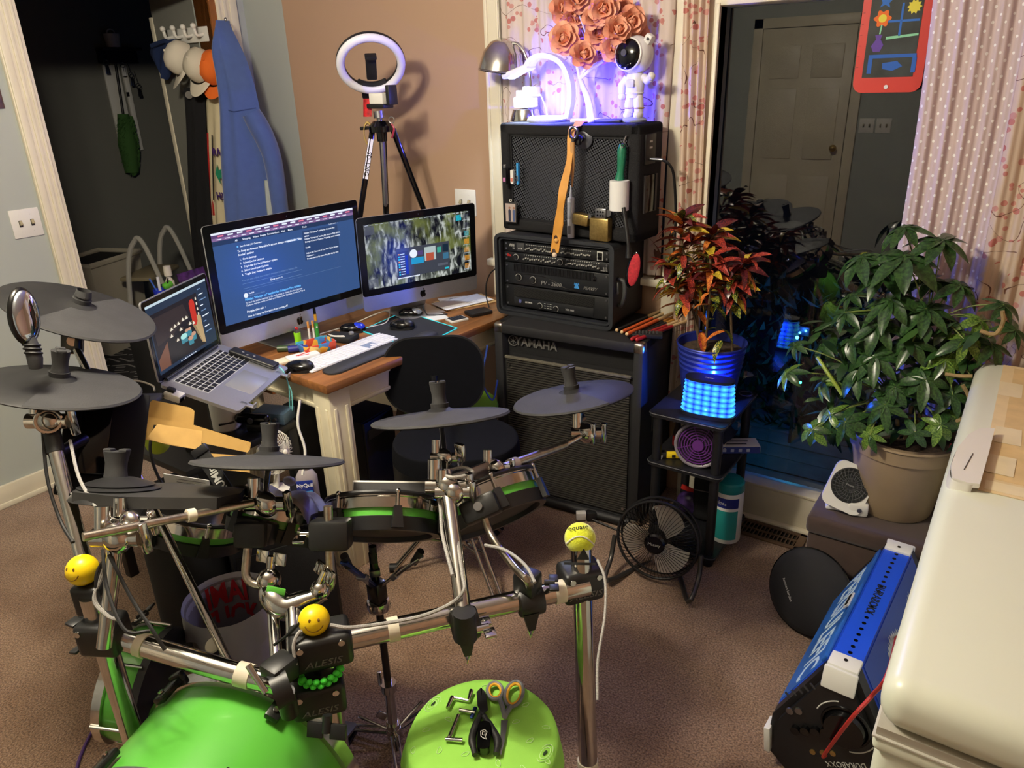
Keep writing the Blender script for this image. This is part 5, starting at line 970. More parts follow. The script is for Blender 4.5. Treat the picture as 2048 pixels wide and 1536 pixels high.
chalk([(-0.036 + 0.021 * (1 + 0.18 * math.cos(6 * a)) * math.cos(a),0.062 + 0.021 * (1 + 0.18 * math.cos(6 * a)) * math.sin(a)) for a in [2 * math.pi * i / 36 for i in range(36)]], 'orange', 'flower'); chalk([(-0.036 + 0.011 * math.cos(a),0.062 + 0.011 * math.sin(a)) for a in [2 * math.pi * i / 16 for i in range(16)]], 'yellow', 'flower_centre',0.0138)
chalk([(-0.038,0.045),(-0.034,0.045),(-0.036,0.02),(-0.04,0.02)], 'mint', 'stem'); chalk([(-0.05,0.018),(-0.03,0.018),(-0.034,0.006),(-0.024,-0.010),(-0.032,-0.028),(-0.05,-0.028),(-0.058,-0.012),(-0.046,0.006)], 'violet', 'vase')
chalk([(0.045 + (0.014 if i % 2 else 0.020) * math.cos(2 * math.pi * i / 20),0.088 + (0.014 if i % 2 else 0.020) * math.sin(2 * math.pi * i / 20)) for i in range(20)], 'yellow', 'sun')
chalk([(-0.06,-0.036),(0.07,-0.036),(0.07,-0.046),(-0.06,-0.046)], 'blue', 'table_top')
for x in (-0.06,0.06): chalk([(x,-0.046),(x + 0.012,-0.046),(x + 0.012,-0.088),(x,-0.088)], 'blue', 'table_leg')
chalk([(0.012,0.10),(0.018,0.10),(0.018,0.012),(0.012,0.012)], 'sky', 'window_bar'); chalk([(-0.02,0.056),(0.064,0.056),(0.064,0.05),(-0.02,0.05)], 'sky', 'window_bar'); chalk([(-0.02,0.004),(0.066,0.012),(0.066,0.018),(-0.02,0.012)], 'mint', 'sill_plants')
chalk([(-0.046,0.112),(-0.03,0.116),(-0.014,0.112),(-0.024,0.102),(-0.02,0.09),(-0.034,0.098),(-0.048,0.092),(-0.042,0.103)], 'sky', 'star'); chalk([(-0.02,-0.06),(0.02,-0.055),(0.036,-0.07),(0.01,-0.082),(-0.018,-0.076)], 'blue', 'scribble')
# ---- added lamp outside standing in for a blue glow reflected in the glass
lp = PY(1606,663,0.9); t = TH('stand_in_lamp', 'small added lamp standing in for the blue glow in the patio glass', 'stand-in lamp',(lp.x, lp.y,-0.105))
P(t, 'stake', MB().cyl((0,0,0),(0,0, lp.z + 0.08),0.008), BLK); P(t, 'head', MB().box((0,0.02, lp.z + 0.105),(0.06,0.03,0.05), b=0.008), BLK)
for dx in (-0.012,0.014): P(t, 'bulb', MB().sph((dx,-0.005, lp.z + 0.105 + dx * 0.5),0.006,10), M('blue_bulb',(120,200,255),0.2, emit=(60,170,255), es=8.0))
light('POINT', 'stand_in_blue',(lp.x, lp.y - 0.10, lp.z),4.0,(0.02,0.16,1.0),0.008); light('POINT', 'stand_in_green',(lp.x + 0.05, lp.y - 0.15, lp.z - 0.2),0.6,(0.02,0.8,0.45),0.006)  # unseen points added to spread the blue and green glow
t = TH('hedge', 'dark low hedge added beyond the deck to catch the glow', 'hedge',(2.9,1.12,-0.14)); rd = random.Random(4); mb = MB()  # unseen hedge added behind the lamp to catch its light
for i in range(1600):
    p = Vector((rd.uniform(-0.9,1.0), rd.uniform(-0.12,0.12), rd.uniform(0,0.8) ** 1.0)); mb.add([p, p + Vector((rd.uniform(-0.06,0.06), rd.uniform(-0.03,0.03),0.05)), p + Vector((rd.uniform(-0.03,0.06),-0.03,0.0))], [(0,1,2)])
P(t, 'foliage', mb, M('hedge_leaf',(46,62,40),0.7))['kind'] = 'stuff'; P(t, 'stem', MB().cyl((0,0.1,0),(0,0.1,0.7),0.02), M('hedge_stem',(60,46,34),0.8))
# ================================================================ small shelf with its things
HX0, HX1, HY0, HY1 = 2.462, 2.735, -0.468, -0.112; HZ = (0.045,0.372,0.562)
sh_ = TH('shelf_unit', 'black three tier shelf with round posts beside the speaker cabinet', 'shelf',((HX0 + HX1) / 2,(HY0 + HY1) / 2,0))
SHB = M('shelf_black_grain',(24,25,28),0.35, noise=0.2, ns=30); cx_, cy_ = (HX0 + HX1) / 2, (HY0 + HY1) / 2
for z in HZ:
    s_ = P(sh_, 'shelf_board', MB().prism(rrect(HX1 - HX0, HY1 - HY0,0.022), z - 0.016, z), SHB); P(s_, 'edge_band', MB().tube([(x, y, z - 0.004) for x, y in rrect(HX1 - HX0 + 0.002, HY1 - HY0 + 0.002,0.022)],0.0022,5, closed=True), DGREY)
for sx in (-1,1):
    for sy in (-1,1):
        x, y = sx * ((HX1 - HX0) / 2 - 0.028), sy * ((HY1 - HY0) / 2 - 0.028)
        P(sh_, 'post', MB().cyl((x, y,0.0),(x, y, HZ[2] - 0.016),0.0165, n=18), BLK); P(sh_, 'foot', MB().lathe([(0,0),(0.018,0),(0.022,0.02),(0.020,0.03),(0,0.03)],16, TR(x, y,0)), BLK)
P(sh_, 'cup_ring', MB().torus(0.022,0.002, TR((HX1 - HX0) / 2 - 0.035,(HY1 - HY0) / 2 - 0.035, HZ[2] + 0.001),22,5), DGREY)
# LED speaker
q = PZ(1408,838, HZ[2]); sx_, sy_ = q.x, q.y
t = TH('led_speaker', 'black capped portable speaker glowing blue through ribbed glass on the shelf', 'speaker',(sx_, sy_ + 0.03, HZ[2] + 0.001),6)
W2, D2, H2 = 0.182, 0.07, 0.136
def oval(w_, d_, n=28, k=2.6): return [(w_ / 2 * math.copysign(abs(math.cos(a)) ** (2 / k), math.cos(a)), d_ / 2 * math.copysign(abs(math.sin(a)) ** (2 / k), math.sin(a))) for a in [2 * math.pi * i / n for i in range(n)]]
P(t, 'foot', MB().prism(oval(W2 * 1.03, D2 * 1.05),0,0.014), BLK); P(t, 'cap', MB().prism(oval(W2 * 0.90, D2 * 0.98), H2 - 0.006, H2 + 0.004), BLK)
def ledmat():
    m, nt, b, N, L = new_mat('blue_led_body'); tc = N.new('ShaderNodeTexCoord'); mp = N.new('ShaderNodeMapping'); mp.inputs['Scale'].default_value = (36,0,52); wv = N.new('ShaderNodeTexVoronoi'); wv.inputs['Randomness'].default_value = 0.0; wv.inputs['Scale'].default_value = 1.0
    r = N.new('ShaderNodeValToRGB'); r.color_ramp.elements[0].color = lin((90,235,255)); r.color_ramp.elements[1].color = lin((0,30,235)); r.color_ramp.elements[1].position = 0.62
    L.new(tc.outputs['Object'], mp.inputs[0]); L.new(mp.outputs[0], wv.inputs['Vector']); L.new(wv.outputs['Distance'], r.inputs['Fac']); L.new(r.outputs['Color'], b.inputs['Emission Color']); b.inputs['Emission Strength'].default_value = 1.3
    b.inputs['Base Color'].default_value = (0.01,0.04,0.3,1); b.inputs['Roughness'].default_value = 0.1; return m
LEDM = ledmat(); nr = 9
for i in range(nr):
    z0 = 0.014 + (H2 - 0.022) * i / nr; hh = (H2 - 0.022) / nr; k = 1.0 - 0.10 * i / nr; mb = MB(); pr = oval(W2 * k, D2 * k)
    for zz, s in ((z0,0.95),(z0 + hh * 0.5,1.02),(z0 + hh * 0.98,0.95)): mb.v += [(x * s, y * s, zz) for x, y in pr]
    n = len(pr); mb.f = [(a * n + j, a * n + (j + 1) % n,(a + 1) * n + (j + 1) % n,(a + 1) * n + j) for a in (0,1) for j in range(n)]; P(t, 'glass_rib', mb, LEDM)
TX(t, 'Sharper',0.010, INK, TR(0,-0.004, H2 + 0.0045), 'brand_print',0.0002)
light('POINT', 'led_speaker_glow',(sx_ + 0.0, sy_ + 0.085, HZ[2] + 0.10),6.5,(0.015,0.10,1.0),0.006); light('POINT', 'led_speaker_front',(sx_ + 0.0, sy_ - 0.05, HZ[2] + 0.05),0.5,(0.015,0.10,1.0),0.004)
# purple fan
q = PZ(1390,932, HZ[1]); t = TH('purple_fan', 'small purple desk fan with ring grille on the middle shelf', 'fan', mx=TR(q.x, q.y + 0.03, HZ[1] + 0.001) @ RT(0,0,12))
PUR = M('fan_purple',(92,40,118),0.4); fm = TR(0,-0.03,0.082) @ FR((0,0,0),(1,0,0),(0,0,1)) @ RT(-8,0,0)
P(t, 'rim', MB().torus(0.078,0.006, fm,36,8), M('fan_grey_rim',(130,124,132),0.4)); P(t, 'hub', MB().cyl((0,0,0),(0,0,0.010),0.020), PUR).data.transform(fm); P(t, 'housing', MB().lathe([(0.078,0.0),(0.078,-0.03),(0.05,-0.045),(0,-0.045)],30, fm), M('fan_dark',(40,30,48),0.5))
for k in range(5): P(t, 'grille_ring', MB().torus(0.028 + 0.0095 * k,0.0022, fm @ TR(0,0,0.004),32,5), PUR)
for k in range(8): P(t, 'spoke', MB().cyl((0.018 * math.cos(k * 0.785),0.018 * math.sin(k * 0.785),0.003),(0.076 * math.cos(k * 0.785 + 0.3),0.076 * math.sin(k * 0.785 + 0.3),0.003),0.002, n=6), PUR).data.transform(fm)
P(t, 'stand', MB().box((0,0.01,0.008),(0.10,0.07,0.016), b=0.006), M('fan_dark',(40,30,48),0.5))
q = PZ(1335,915, HZ[1]); t = TH('utility_knife', 'yellow and black box cutter lying on the middle shelf', 'knife', mx=TR(q.x + 0.02, q.y + 0.012, HZ[1] + 0.001) @ RT(0,0,30))
P(t, 'handle', MB().box((0.02,0,0.013),(0.10,0.030,0.026), b=0.007), M('knife_yellow',(238,206,34),0.4)); P(t, 'nose', MB().box((-0.038,0,0.013),(0.024,0.026,0.024), b=0.006), BLK); P(t, 'slider', MB().box((-0.004,-0.0155,0.012),(0.012,0.003,0.010)), BLK); P(t, 'wrist_tab', MB().box((-0.052,-0.012,-0.008),(0.012,0.003,0.046), b=0.001, r=(0,12,0)), WHT); P(t, 'belt_clip', MB().box((-0.01,0.0,0.0275),(0.05,0.010,0.002)), STEEL)
q = PZ(1318,888, HZ[1]); t = TH('spray_bottle', 'slim black and red sauce bottle behind the shelf post', 'bottle',(HX0 + 0.062, HY0 + 0.13, HZ[1] + 0.001))
P(t, 'body', MB().lathe([(0,0),(0.016,0),(0.017,0.07),(0.010,0.10),(0.010,0.115),(0,0.115)],16), M('bottle_dark',(34,24,22),0.3)); P(t, 'label', MB().lathe([(0.0172,0.02),(0.0174,0.06)],16), M('label_red',(176,30,28),0.5)); P(t, 'cap', MB().cyl((0,0,0.115),(0,0,0.155),0.011), M('cap_grey',(150,146,146),0.4))
for i, (c_, lb, h_) in enumerate((((214,190,150), 'tan paperback lying under the cloth on the middle shelf',0.02),((226,214,190), 'cream notebook on top of the tan paperback on the middle shelf',0.018))):
    t = TH('book', lb, 'book',(HX0 + 0.145, HY1 - 0.115, HZ[1] + 0.001 + 0.021 * i),4 + 7 * i); P(t, 'pages', MB().box((0,0, h_ / 2),(0.13,0.14, h_ - 0.004)), PAPER); P(t, 'cover', MB().box((0,0, h_ - 0.001),(0.134,0.144,0.002)), M('cover_%d' % i, c_,0.6)); P(t, 'back_cover', MB().box((0,0,0.001),(0.134,0.144,0.002)), M('cover_%d' % i, c_,0.6))
ONE('folded_cloth', 'dark navy folded cloth on the books of the middle shelf', 'cloth', MB().surf(lambda u, v: ((u - 0.5) * 0.16,(v - 0.5) * 0.15,0.05 * (1 - (2 * u - 1) ** 4) * (1 - (2 * v - 1) ** 4) + 0.006 * math.sin(14 * u + 5 * v)),20,20), M('navy_cloth',(24,28,44),0.9),(HX0 + 0.145, HY1 - 0.115, HZ[1] + 0.042))
q = PZ(1478,893, HZ[1]); t = TH('adapter_box', 'white and blue retail box with two dark slots on the middle shelf', 'box',(HX1 - 0.028, HY1 - 0.115, HZ[1] + 0.001),-58 + 90)
P(t, 'carton', MB().box((0,0,0.014),(0.155,0.07,0.028), b=0.001), WHT); P(t, 'blue_side', MB().box((0,-0.0355,0.014),(0.152,0.001,0.026)), M('box_blue',(48,64,140),0.5))
for k in range(2): P(t, 'slot_print', MB().box((-0.01 + 0.01 * k,-0.012 + 0.022 * k,0.0283),(0.085,0.008,0.0006)), DGREY)
for k in range(4): P(t, 'icon', MB().box((-0.05 + 0.028 * k,-0.0363,0.014),(0.012,0.0006,0.012)), M('icon_grey',(170,176,200),0.5))
# lower shelf: wipes canister, snack bag, black bag
q = PZ(1442,1080, HZ[0]); t = TH('wipes_canister', 'teal and white wipes canister on the bottom shelf', 'canister',(q.x + 0.004, q.y + 0.03, HZ[0] + 0.001))
TEALP = M('canister_teal',(40,150,146),0.4); P(t, 'body', MB().lathe([(0,0),(0.052,0),(0.054,0.005),(0.054,0.205),(0.05,0.21),(0,0.21)],32), WHT); P(t, 'lid', MB().lathe([(0.054,0.207),(0.055,0.210),(0.053,0.238),(0.047,0.244),(0,0.246)],32), M('lid_teal',(24,132,132),0.4)); P(t, 'teal_label', MB().lathe([(0.0545,0.018),(0.0545,0.138)],32, None,190,330), TEALP); P(t, 'blue_label', MB().lathe([(0.0546,0.150),(0.0546,0.190)],32, None,190,330), M('canister_blue',(28,40,120),0.4))
TX(t, 'wipes',0.02, INK, RT(0,0,-10) @ TR(0,-0.0555,0.17) @ FRONT, 'label_text',0.0003)
t = TH('snack_bag', 'crumpled blue and red snack bag on the bottom shelf', 'bag',(HX0 + 0.09, HY1 - 0.11, HZ[0] + 0.001)); P(t, 'bag', MB().sph((0,0,0.05),0.06,16,(1,0.7,0.8)), M('snack_foil',(60,40,90),0.3, noise=0.9, ns=30)); P(t, 'sealed_edge', MB().box((0,0,0.102),(0.09,0.004,0.02), r=(0,10,0)), RED)
t = TH('cable_bag', 'black fabric bag standing on the bottom shelf', 'bag',(HX1 - 0.115, HY1 - 0.10, HZ[0] + 0.001),8); P(t, 'bag', MB().box((0,0,0.10),(0.12,0.10,0.20), b=0.03, seg=3), BLKM); P(t, 'zip', MB().box((0,-0.051,0.14),(0.10,0.002,0.004)), STEEL)
# ---- floor fan
fb = PZ(1335,1140,0); fc = Vector((2.585,-0.625,0.165))
t = TH('floor_fan', 'black wire cage floor fan with three silver blades on the carpet', 'fan', loc=(fc.x, fc.y,0))
fd = (CAM - fc); fd.z = 0; fd.normalize(); fd = (fd + Vector((-0.25,0.05,0.16))).normalized(); FM = Matrix.Translation(fc) @ fd.to_track_quat('Z', 'Y').to_matrix().to_4x4(); fr = 0.140
P(t, 'rim', MB().torus(fr,0.0055, FM,40,8).torus(fr,0.0045, FM @ TR(0,0,-0.045),40,6), BLK, world=True)
w0 = None; inv = base_mx(t).inverted() @ FM
for side, zc in ((1,0.034),(-1,-0.075)):
    src = None
    for k in range(60 if side > 0 else 36):
        pts = [(0.034,0, zc),(0.07,0.006, zc),(0.11,0.008, zc * 0.85),(fr - 0.004,0.006, zc * 0.25 if side > 0 else zc * 0.6),(fr,0.004,0 if side > 0 else -0.045)]
        mx = inv @ RT(0,0,360 * k / (60 if side > 0 else 36))
        if src is None: src = P(t, 'cage_wire', MB().tube(pts,0.0011,4), BLKG); src.matrix_basis = mx
        else: DUP(t, src, mx)
P(t, 'hub_cap', MB().lathe([(0,0.042),(0.030,0.042),(0.036,0.036),(0.036,0.030),(0,0.030)],28, FM), BLKG, world=True); P(t, 'motor', MB().lathe([(0,-0.13),(0.04,-0.12),(0.045,-0.07),(0.045,-0.03),(0,-0.02)],20, FM), BLK, world=True)
TX(t, 'Massey',0.015, INK, inv @ TR(0,0,0.0424), 'badge_text',0.0003)
bl = M('fan_blade_silver',(196,192,184),0.3,0.6); src = None
for k in range(3):
    def bf(u, v):
        r = 0.034 + 0.092 * v; a = math.radians(-38 + 76 * u) * (1 - 0.12 * v) + 0.2 * v; ro = r * (1 - 0.10 * (2 * u - 1) ** 2 * v)
        return (ro * math.cos(a), ro * math.sin(a),-0.012 + 0.030 * (0.5 - u))
    mx = inv @ RT(0,0,120 * k + 60)
    if src is None: src = P(t, 'blade', MB().surf(bf,10,8), bl, sa=80); src.matrix_basis = mx
    else: DUP(t, src, mx)
side = fd.cross(Vector((0,0,1))).normalized()
gz = 0.011
st_pts = [fc + side * (fr + 0.012) + Vector((0,0,-0.02)), fc + side * (fr + 0.014) + fd * 0.03 + Vector((0,0,-0.10)), Vector((fc.x, fc.y, gz)) + side * (fr + 0.0) + fd * 0.11, Vector((fc.x, fc.y, gz)) + side * 0.05 - fd * 0.10, Vector((fc.x, fc.y, gz)) - side * 0.05 - fd * 0.10, Vector((fc.x, fc.y, gz)) - side * (fr + 0.0) + fd * 0.11, fc - side * (fr + 0.014) + fd * 0.03 + Vector((0,0,-0.10)), fc - side * (fr + 0.012) + Vector((0,0,-0.02))]
P(t, 'stand', MB().tube(smooth(st_pts,4),0.0085,10), M('fan_stand_metal',(84,82,78),0.35,0.7), world=True)
# ---- floor vent, plug
va, vb = PZ(1478,1052,0), PZ(1590,1072,0); t = TH('floor_vent', 'brown metal floor register set in the carpet by the patio door', 'vent',(2.835,-0.135,0.0),0)
VB = M('vent_brown',(96,74,56),0.45,0.3); VW, VD = 0.265, 0.115
P(t, 'frame', MB().box((0, VD / 2 - 0.009,0.004),(VW,0.018,0.008), b=0.002).box((0,-VD / 2 + 0.009,0.004),(VW,0.018,0.008), b=0.002).box((VW / 2 - 0.014,0,0.004),(0.028, VD,0.008), b=0.002).box((-VW / 2 + 0.014,0,0.004),(0.028, VD,0.008), b=0.002).box((0,0,0.004),(VW,0.007,0.006)), VB); P(t, 'duct', MB().box((0,0,0.001),(VW - 0.03, VD - 0.02,0.001)), BLKG); src = None
for k in range(14):
    for s in (-1,1):
        mx = TR(-VW / 2 + 0.038 + k * 0.0148, s * 0.022,0.004) @ RT(0,35,0)
        if src is None: src = P(t, 'louver', MB().box((0,0,0),(0.003,0.038,0.009)), VB); src.matrix_basis = mx
        else: DUP(t, src, mx)
q = PZ(1172,1040,0); t = TH('power_adapter', 'white plug in a black extension socket on the carpet by the cabinet', 'plug',(q.x, q.y,0),35)
P(t, 'socket', MB().box((0.022,0,0.02),(0.04,0.034,0.04), b=0.005), BLK); P(t, 'plug', MB().box((-0.02,0,0.022),(0.04,0.028,0.034), b=0.004), WHT)
cable('black power cord running along the foot of the large cabinet', [Vector((q.x + 0.03, q.y,0.012)), PZ(1230,1058,0.006), PZ(1262,1072,0.006), PZ(1300,1085,0.006)],0.004, WIREB)
# ================================================================ croton in a blue bucket
bk = Vector((2.590,-0.235, HZ[2] + 0.001)); t = TH('croton_plant', 'croton with red, yellow and green leaves in a ribbed blue bucket on the shelf', 'potted plant', loc=bk)
BR0, BR1, BH = 0.092, 0.119, 0.205
prof = [(0,0.002),(BR0,0.0)]
for i in range(33):
    z = BH * i / 32; r_ = BR0 + (BR1 - BR0) * i / 32; prof.append((r_ + (0.0022 * math.sin(i * math.pi / 1.5) if i > 17 else 0), z))
prof += [(BR1 + 0.004, BH + 0.002),(BR1 + 0.002, BH + 0.006),(BR1 - 0.004, BH + 0.002),(BR1 - 0.012, BH - 0.03),(0, BH - 0.03)]
P(t, 'bucket', MB().lathe(prof,48), M('blue_metal_bucket',(44,58,150),0.3,0.35)); P(t, 'soil', MB().lathe([(0, BH - 0.02),(BR1 - 0.010, BH - 0.026)],24), M('bark_soil',(66,52,38),0.95, noise=0.6, ns=60, bump=0.8, bs=80))
def leafmat(name, c0, c1, c2, sc):
    m, nt, b, N, L = new_mat(name); tc = N.new('ShaderNodeTexCoord'); n = N.new('ShaderNodeTexNoise'); n.inputs['Scale'].default_value = sc; n.inputs['Detail'].default_value = 2
    oi = N.new('ShaderNodeObjectInfo'); ad = N.new('ShaderNodeVectorMath'); ad.operation = 'ADD'; L.new(tc.outputs['Object'], ad.inputs[0]); L.new(oi.outputs['Location'], ad.inputs[1]); L.new(ad.outputs[0], n.inputs['Vector'])
    r = N.new('ShaderNodeValToRGB'); r.color_ramp.elements[0].position = 0.36; r.color_ramp.elements[0].color = lin(c0); r.color_ramp.elements[1].position = 0.64; r.color_ramp.elements[1].color = lin(c2); e = r.color_ramp.elements.new(0.5); e.color = lin(c1)
    L.new(n.outputs['Fac'], r.inputs['Fac']); L.new(r.outputs['Color'], b.inputs['Base Color']); b.inputs['Roughness'].default_value = 0.3; b.inputs['Specular IOR Level'].default_value = 0.5; return m
LM_ = [leafmat('croton_red',(84,22,30),(140,44,38),(196,88,58),30), leafmat('croton_orange',(150,52,34),(214,110,50),(232,170,66),34), leafmat('croton_yellow',(52,70,28),(206,176,50),(232,196,70),40), leafmat('croton_green',(26,48,26),(48,84,36),(206,186,70),26), leafmat('croton_dark',(44,16,24),(78,28,34),(120,44,40),28)]
def leaf_mesh(name, mat, L_, W_, curl, fold=0.25, tw=0.0, n=9, m=4):
    def f(u, v):
        w_ = W_ * (math.sin(math.pi * min(1,0.03 + 0.97 * v) ** 0.85) ** 0.8); a = curl * v; x = L_ * (math.sin(a) / curl if abs(curl) > 1e-3 else v); z = -L_ * ((1 - math.cos(a)) / curl if abs(curl) > 1e-3 else 0)
        s = 2 * u - 1; y = s * w_ / 2; zz = z + fold * abs(s) * w_ / 2; t_ = tw * v
        return (x, y * math.cos(t_) - (zz - z) * math.sin(t_), z + y * math.sin(t_) + (zz - z) * math.cos(t_))
    return mesh_of(MB().surf(f, m, n), name, mat,80)
cro = [[leaf_mesh('leaf', mt,1.0, w_, cu,0.35, tw) for w_, cu, tw in ((0.34,1.1,0.9),(0.27,2.0,-1.1),(0.38,0.6,0.5))] for mt in LM_]
def add_leaf(par, me, base, d, up, s, name='leaf'):
    o = bpy.data.objects.new(name, me); COL.objects.link(o); o.parent = par; d = d.normalized(); y = up.cross(d)
    y = y.normalized() if y.length > 1e-4 else d.orthogonal().normalized(); z = d.cross(y)
    o.matrix_basis = Matrix.Translation(base) @ Matrix((d, y, z)).transposed().to_4x4() @ Matrix.Scale(s,4); return o
BRK = M('twig_brown',(92,74,50),0.8); rd = random.Random(21)
tops = []
def loc_of(px, py, dy=0.0): return PY(px, py, bk.y + dy) - bk
for i, (base, way) in enumerate((((1400,668), [(1392,610),(1375,540),(1362,470),(1365,430)]),((1408,668), [(1408,600),(1410,520),(1430,460)]),((1412,670), [(1418,610),(1422,560),(1420,510)]),((1468,668), [(1462,610),(1470,560),(1492,520)]),((1402,668), [(1385,620),(1350,570),(1335,520)]))):
    dy = (-0.03,0.03,-0.05,0.0,-0.02)[i]; pts = [loc_of(*base, dy * 0.3)] + [loc_of(*w_, dy) for w_ in way]; pts[0].z = BH - 0.03
    P(t, 'stem', MB().tube(smooth(pts,5),0.0042,7), BRK); tops.append(smooth(pts,5))
cnt = 0
for si, pts in enumerate(tops):
    n = len(pts); nl = (62,58,42,58,44)[si]
    for k in range(nl):
        v = 0.34 + 0.66 * (k / (nl - 1)) ** 0.8; p = pts[min(n - 1, int(v * (n - 1)))]; a = k * 2.4 + si; el = rd.uniform(-0.25,0.55) + (v - 0.5) * 0.9
        d = Vector((math.cos(a) * math.cos(el), math.sin(a) * math.cos(el) * 0.8, math.sin(el))); mt = rd.choice((0,0,0,0,1,2,3,4,4,4)) if v > 0.6 else rd.choice((0,1,3,3,4,2))
        add_leaf(t, rd.choice(cro[mt]), p, d, Vector((0,0,1)), rd.uniform(0.065,0.115))
for k in range(7): add_leaf(t, rd.choice(cro[rd.choice((0,1,3))]), Vector((rd.uniform(-0.06,0.06), rd.uniform(-0.08,0.02), BH + rd.uniform(0.03,0.1))), Vector((rd.uniform(-1,1), rd.uniform(-1,0.2),-0.1)), Vector((0,0,1)),0.09)
# ================================================================ ottoman, umbrella plant, small fan
OX0, OX1, OY0, OY1, OH = 3.035, 3.375, -0.515, -0.155, 0.355
ot = TH('ottoman', 'dark brown suede storage ottoman under the big plant pot', 'ottoman',((OX0 + OX1) / 2,(OY0 + OY1) / 2,0))
SUEDE = M('brown_suede',(62,46,38),0.9, noise=0.14, ns=14, sheen=0.3)
P(ot, 'box', MB().box((0,0,0.148),(OX1 - OX0 - 0.01, OY1 - OY0 - 0.01,0.29), b=0.012), SUEDE); P(ot, 'lid', MB().box((0,0,0.324),(OX1 - OX0 + 0.006, OY1 - OY0 + 0.006,0.062), b=0.016, seg=3), SUEDE)
for s in (-1,1):
    for q_ in (-1,1): P(ot, 'foot', MB().cyl((s * 0.13, q_ * 0.14,0),(s * 0.13, q_ * 0.14,0.01),0.018), BLK)
OT = OH + 0.0015
pc_ = Vector((3.245,-0.318, OT)); pl = TH('umbrella_plant', 'large bushy green umbrella plant in a beige pot on the ottoman', 'potted plant', loc=pc_)
PR0, PR1, PHh = 0.105, 0.154, 0.262
P(pl, 'pot', MB().lathe([(0,0.0),(PR0,0.0),(PR0 + 0.004,0.006),(PR1 - 0.008, PHh - 0.052),(PR1 - 0.002, PHh - 0.05),(PR1, PHh - 0.012),(PR1 + 0.006, PHh - 0.006),(PR1 + 0.004, PHh),(PR1 - 0.012, PHh),(PR1 - 0.016, PHh - 0.04),(0, PHh - 0.04)],48), M('beige_pot',(150,130,102),0.5, noise=0.08, ns=10))
P(pl, 'soil', MB().lathe([(0, PHh - 0.025),(PR1 - 0.014, PHh - 0.03)],28), M('bark_soil',(66,52,38),0.95))
SG = [leafmat('umbrella_leaf',(28,52,26),(42,72,36),(58,90,42),14), leafmat('umbrella_leaf_light',(56,88,34),(86,118,44),(120,148,66),16)]
lm0 = [leaf_mesh('leaf', SG[0],1.0, w_, cu,0.25,0.0,8,4) for w_, cu in ((0.36,0.5),(0.40,0.8),(0.33,0.3))]; lm1 = [leaf_mesh('leaf', SG[1],1.0, w_, cu,0.25,0.0,8,4) for w_, cu in ((0.34,0.6),(0.38,0.9))]
STEMG = M('green_stem',(108,122,58),0.6); STEMB = M('tan_stem',(150,128,88),0.8, noise=0.3, ns=40)
def pp(px, py, dy): return PY(px, py, pc_.y + dy) - pc_
rd = random.Random(5); nleaf = 0
clusters = [(1805,512,-0.02,68,0),(1768,545,0.02,56,0),(1722,515,0.0,56,0),(1885,480,0.04,52,0),(1808,455,0.05,44,0),(1852,618,-0.03,50,0),(1920,570,0.03,46,0),(1755,650,-0.06,48,0),(1690,625,-0.02,38,0),(1700,590,0.06,34,0),(1822,688,-0.08,40,0),(1750,712,-0.1,54,0),(1715,742,-0.1,46,0),(1890,720,-0.08,40,1),(1960,640,0.0,40,1),(2008,610,0.0,36,0),(2030,660,-0.02,34,0),(1985,690,-0.03,40,0),(1930,680,-0.06,42,1),(1850,760,-0.12,44,0),(1790,775,-0.12,42,0),(1905,790,-0.1,38,0),(1950,760,-0.06,38,0),(1645,765,-0.06,36,1),(1575,745,-0.06,38,1),(1590,690,-0.02,30,0),(1640,690,0.02,34,0),(1660,830,-0.12,36,1),(1625,860,-0.14,34,1),(1690,845,-0.15,38,0),(1740,870,-0.17,30,1),(1830,865,-0.17,32,0),(1880,850,-0.15,34,1),(1910,835,-0.1,30,1),(1960,835,0.06,28,0),(1700,680,-0.05,40,0),(1860,560,0.04,48,0),(1780,600,-0.03,54,0),(1770,810,-0.14,40,0),(1820,640,0.0,46,0),(1900,640,0.0,44,0),(1985,740,0.02,34,0)]
hubs = [Vector((0.0,0.0, PHh + 0.1)), Vector((0.06,0.02, PHh + 0.22)), Vector((-0.06,-0.02, PHh + 0.12)), Vector((0.0,0.02, PHh + 0.34))]
for i, hb in enumerate(hubs): P(pl, 'stem', MB().tube(smooth([Vector((hb.x * 0.3, hb.y * 0.3, PHh - 0.03)), hb * 0.6 + Vector((0,0,(PHh) * 0.4)), hb],5),0.006,8), STEMB)
for ci, (px, py, dy, sz, lt) in enumerate(clusters):
    c_ = pp(px, py, dy); hb = min(hubs, key=lambda h: (h - c_).length + (0.2 if h.z > c_.z + 0.05 else 0)); L_ = sz * 2.9 / FPX; n = 8 if sz > 42 else 7 if sz > 32 else 6
    if nleaf + n > 296: n = max(0,296 - nleaf)
    mid = hb.lerp(c_,0.55) + Vector((0,0,0.02)); P(pl, 'leaf_stalk', MB().tube(smooth([hb, mid, c_],4),0.0022,5), STEMG)
    out = (c_ - Vector((0,0, PHh + 0.15))); out.z *= 0.5; ax = (out.normalized() * 0.55 + Vector((0,-0.45,0.8)) + Vector((rd.uniform(-0.2,0.2),0,0))).normalized(); q_ = ax.to_track_quat('Z', 'Y').to_matrix(); a0 = rd.uniform(0,6)
    for k in range(n):
        a = a0 + 2 * math.pi * k / max(n,1) + rd.uniform(-0.12,0.12); d = q_ @ Vector((math.cos(a), math.sin(a),-0.22 + rd.uniform(-0.15,0.1)))
        add_leaf(pl, rd.choice(lm1 if lt and rd.random() < 0.75 else lm0), c_, d, ax, L_ * rd.uniform(0.85,1.12)); nleaf += 1
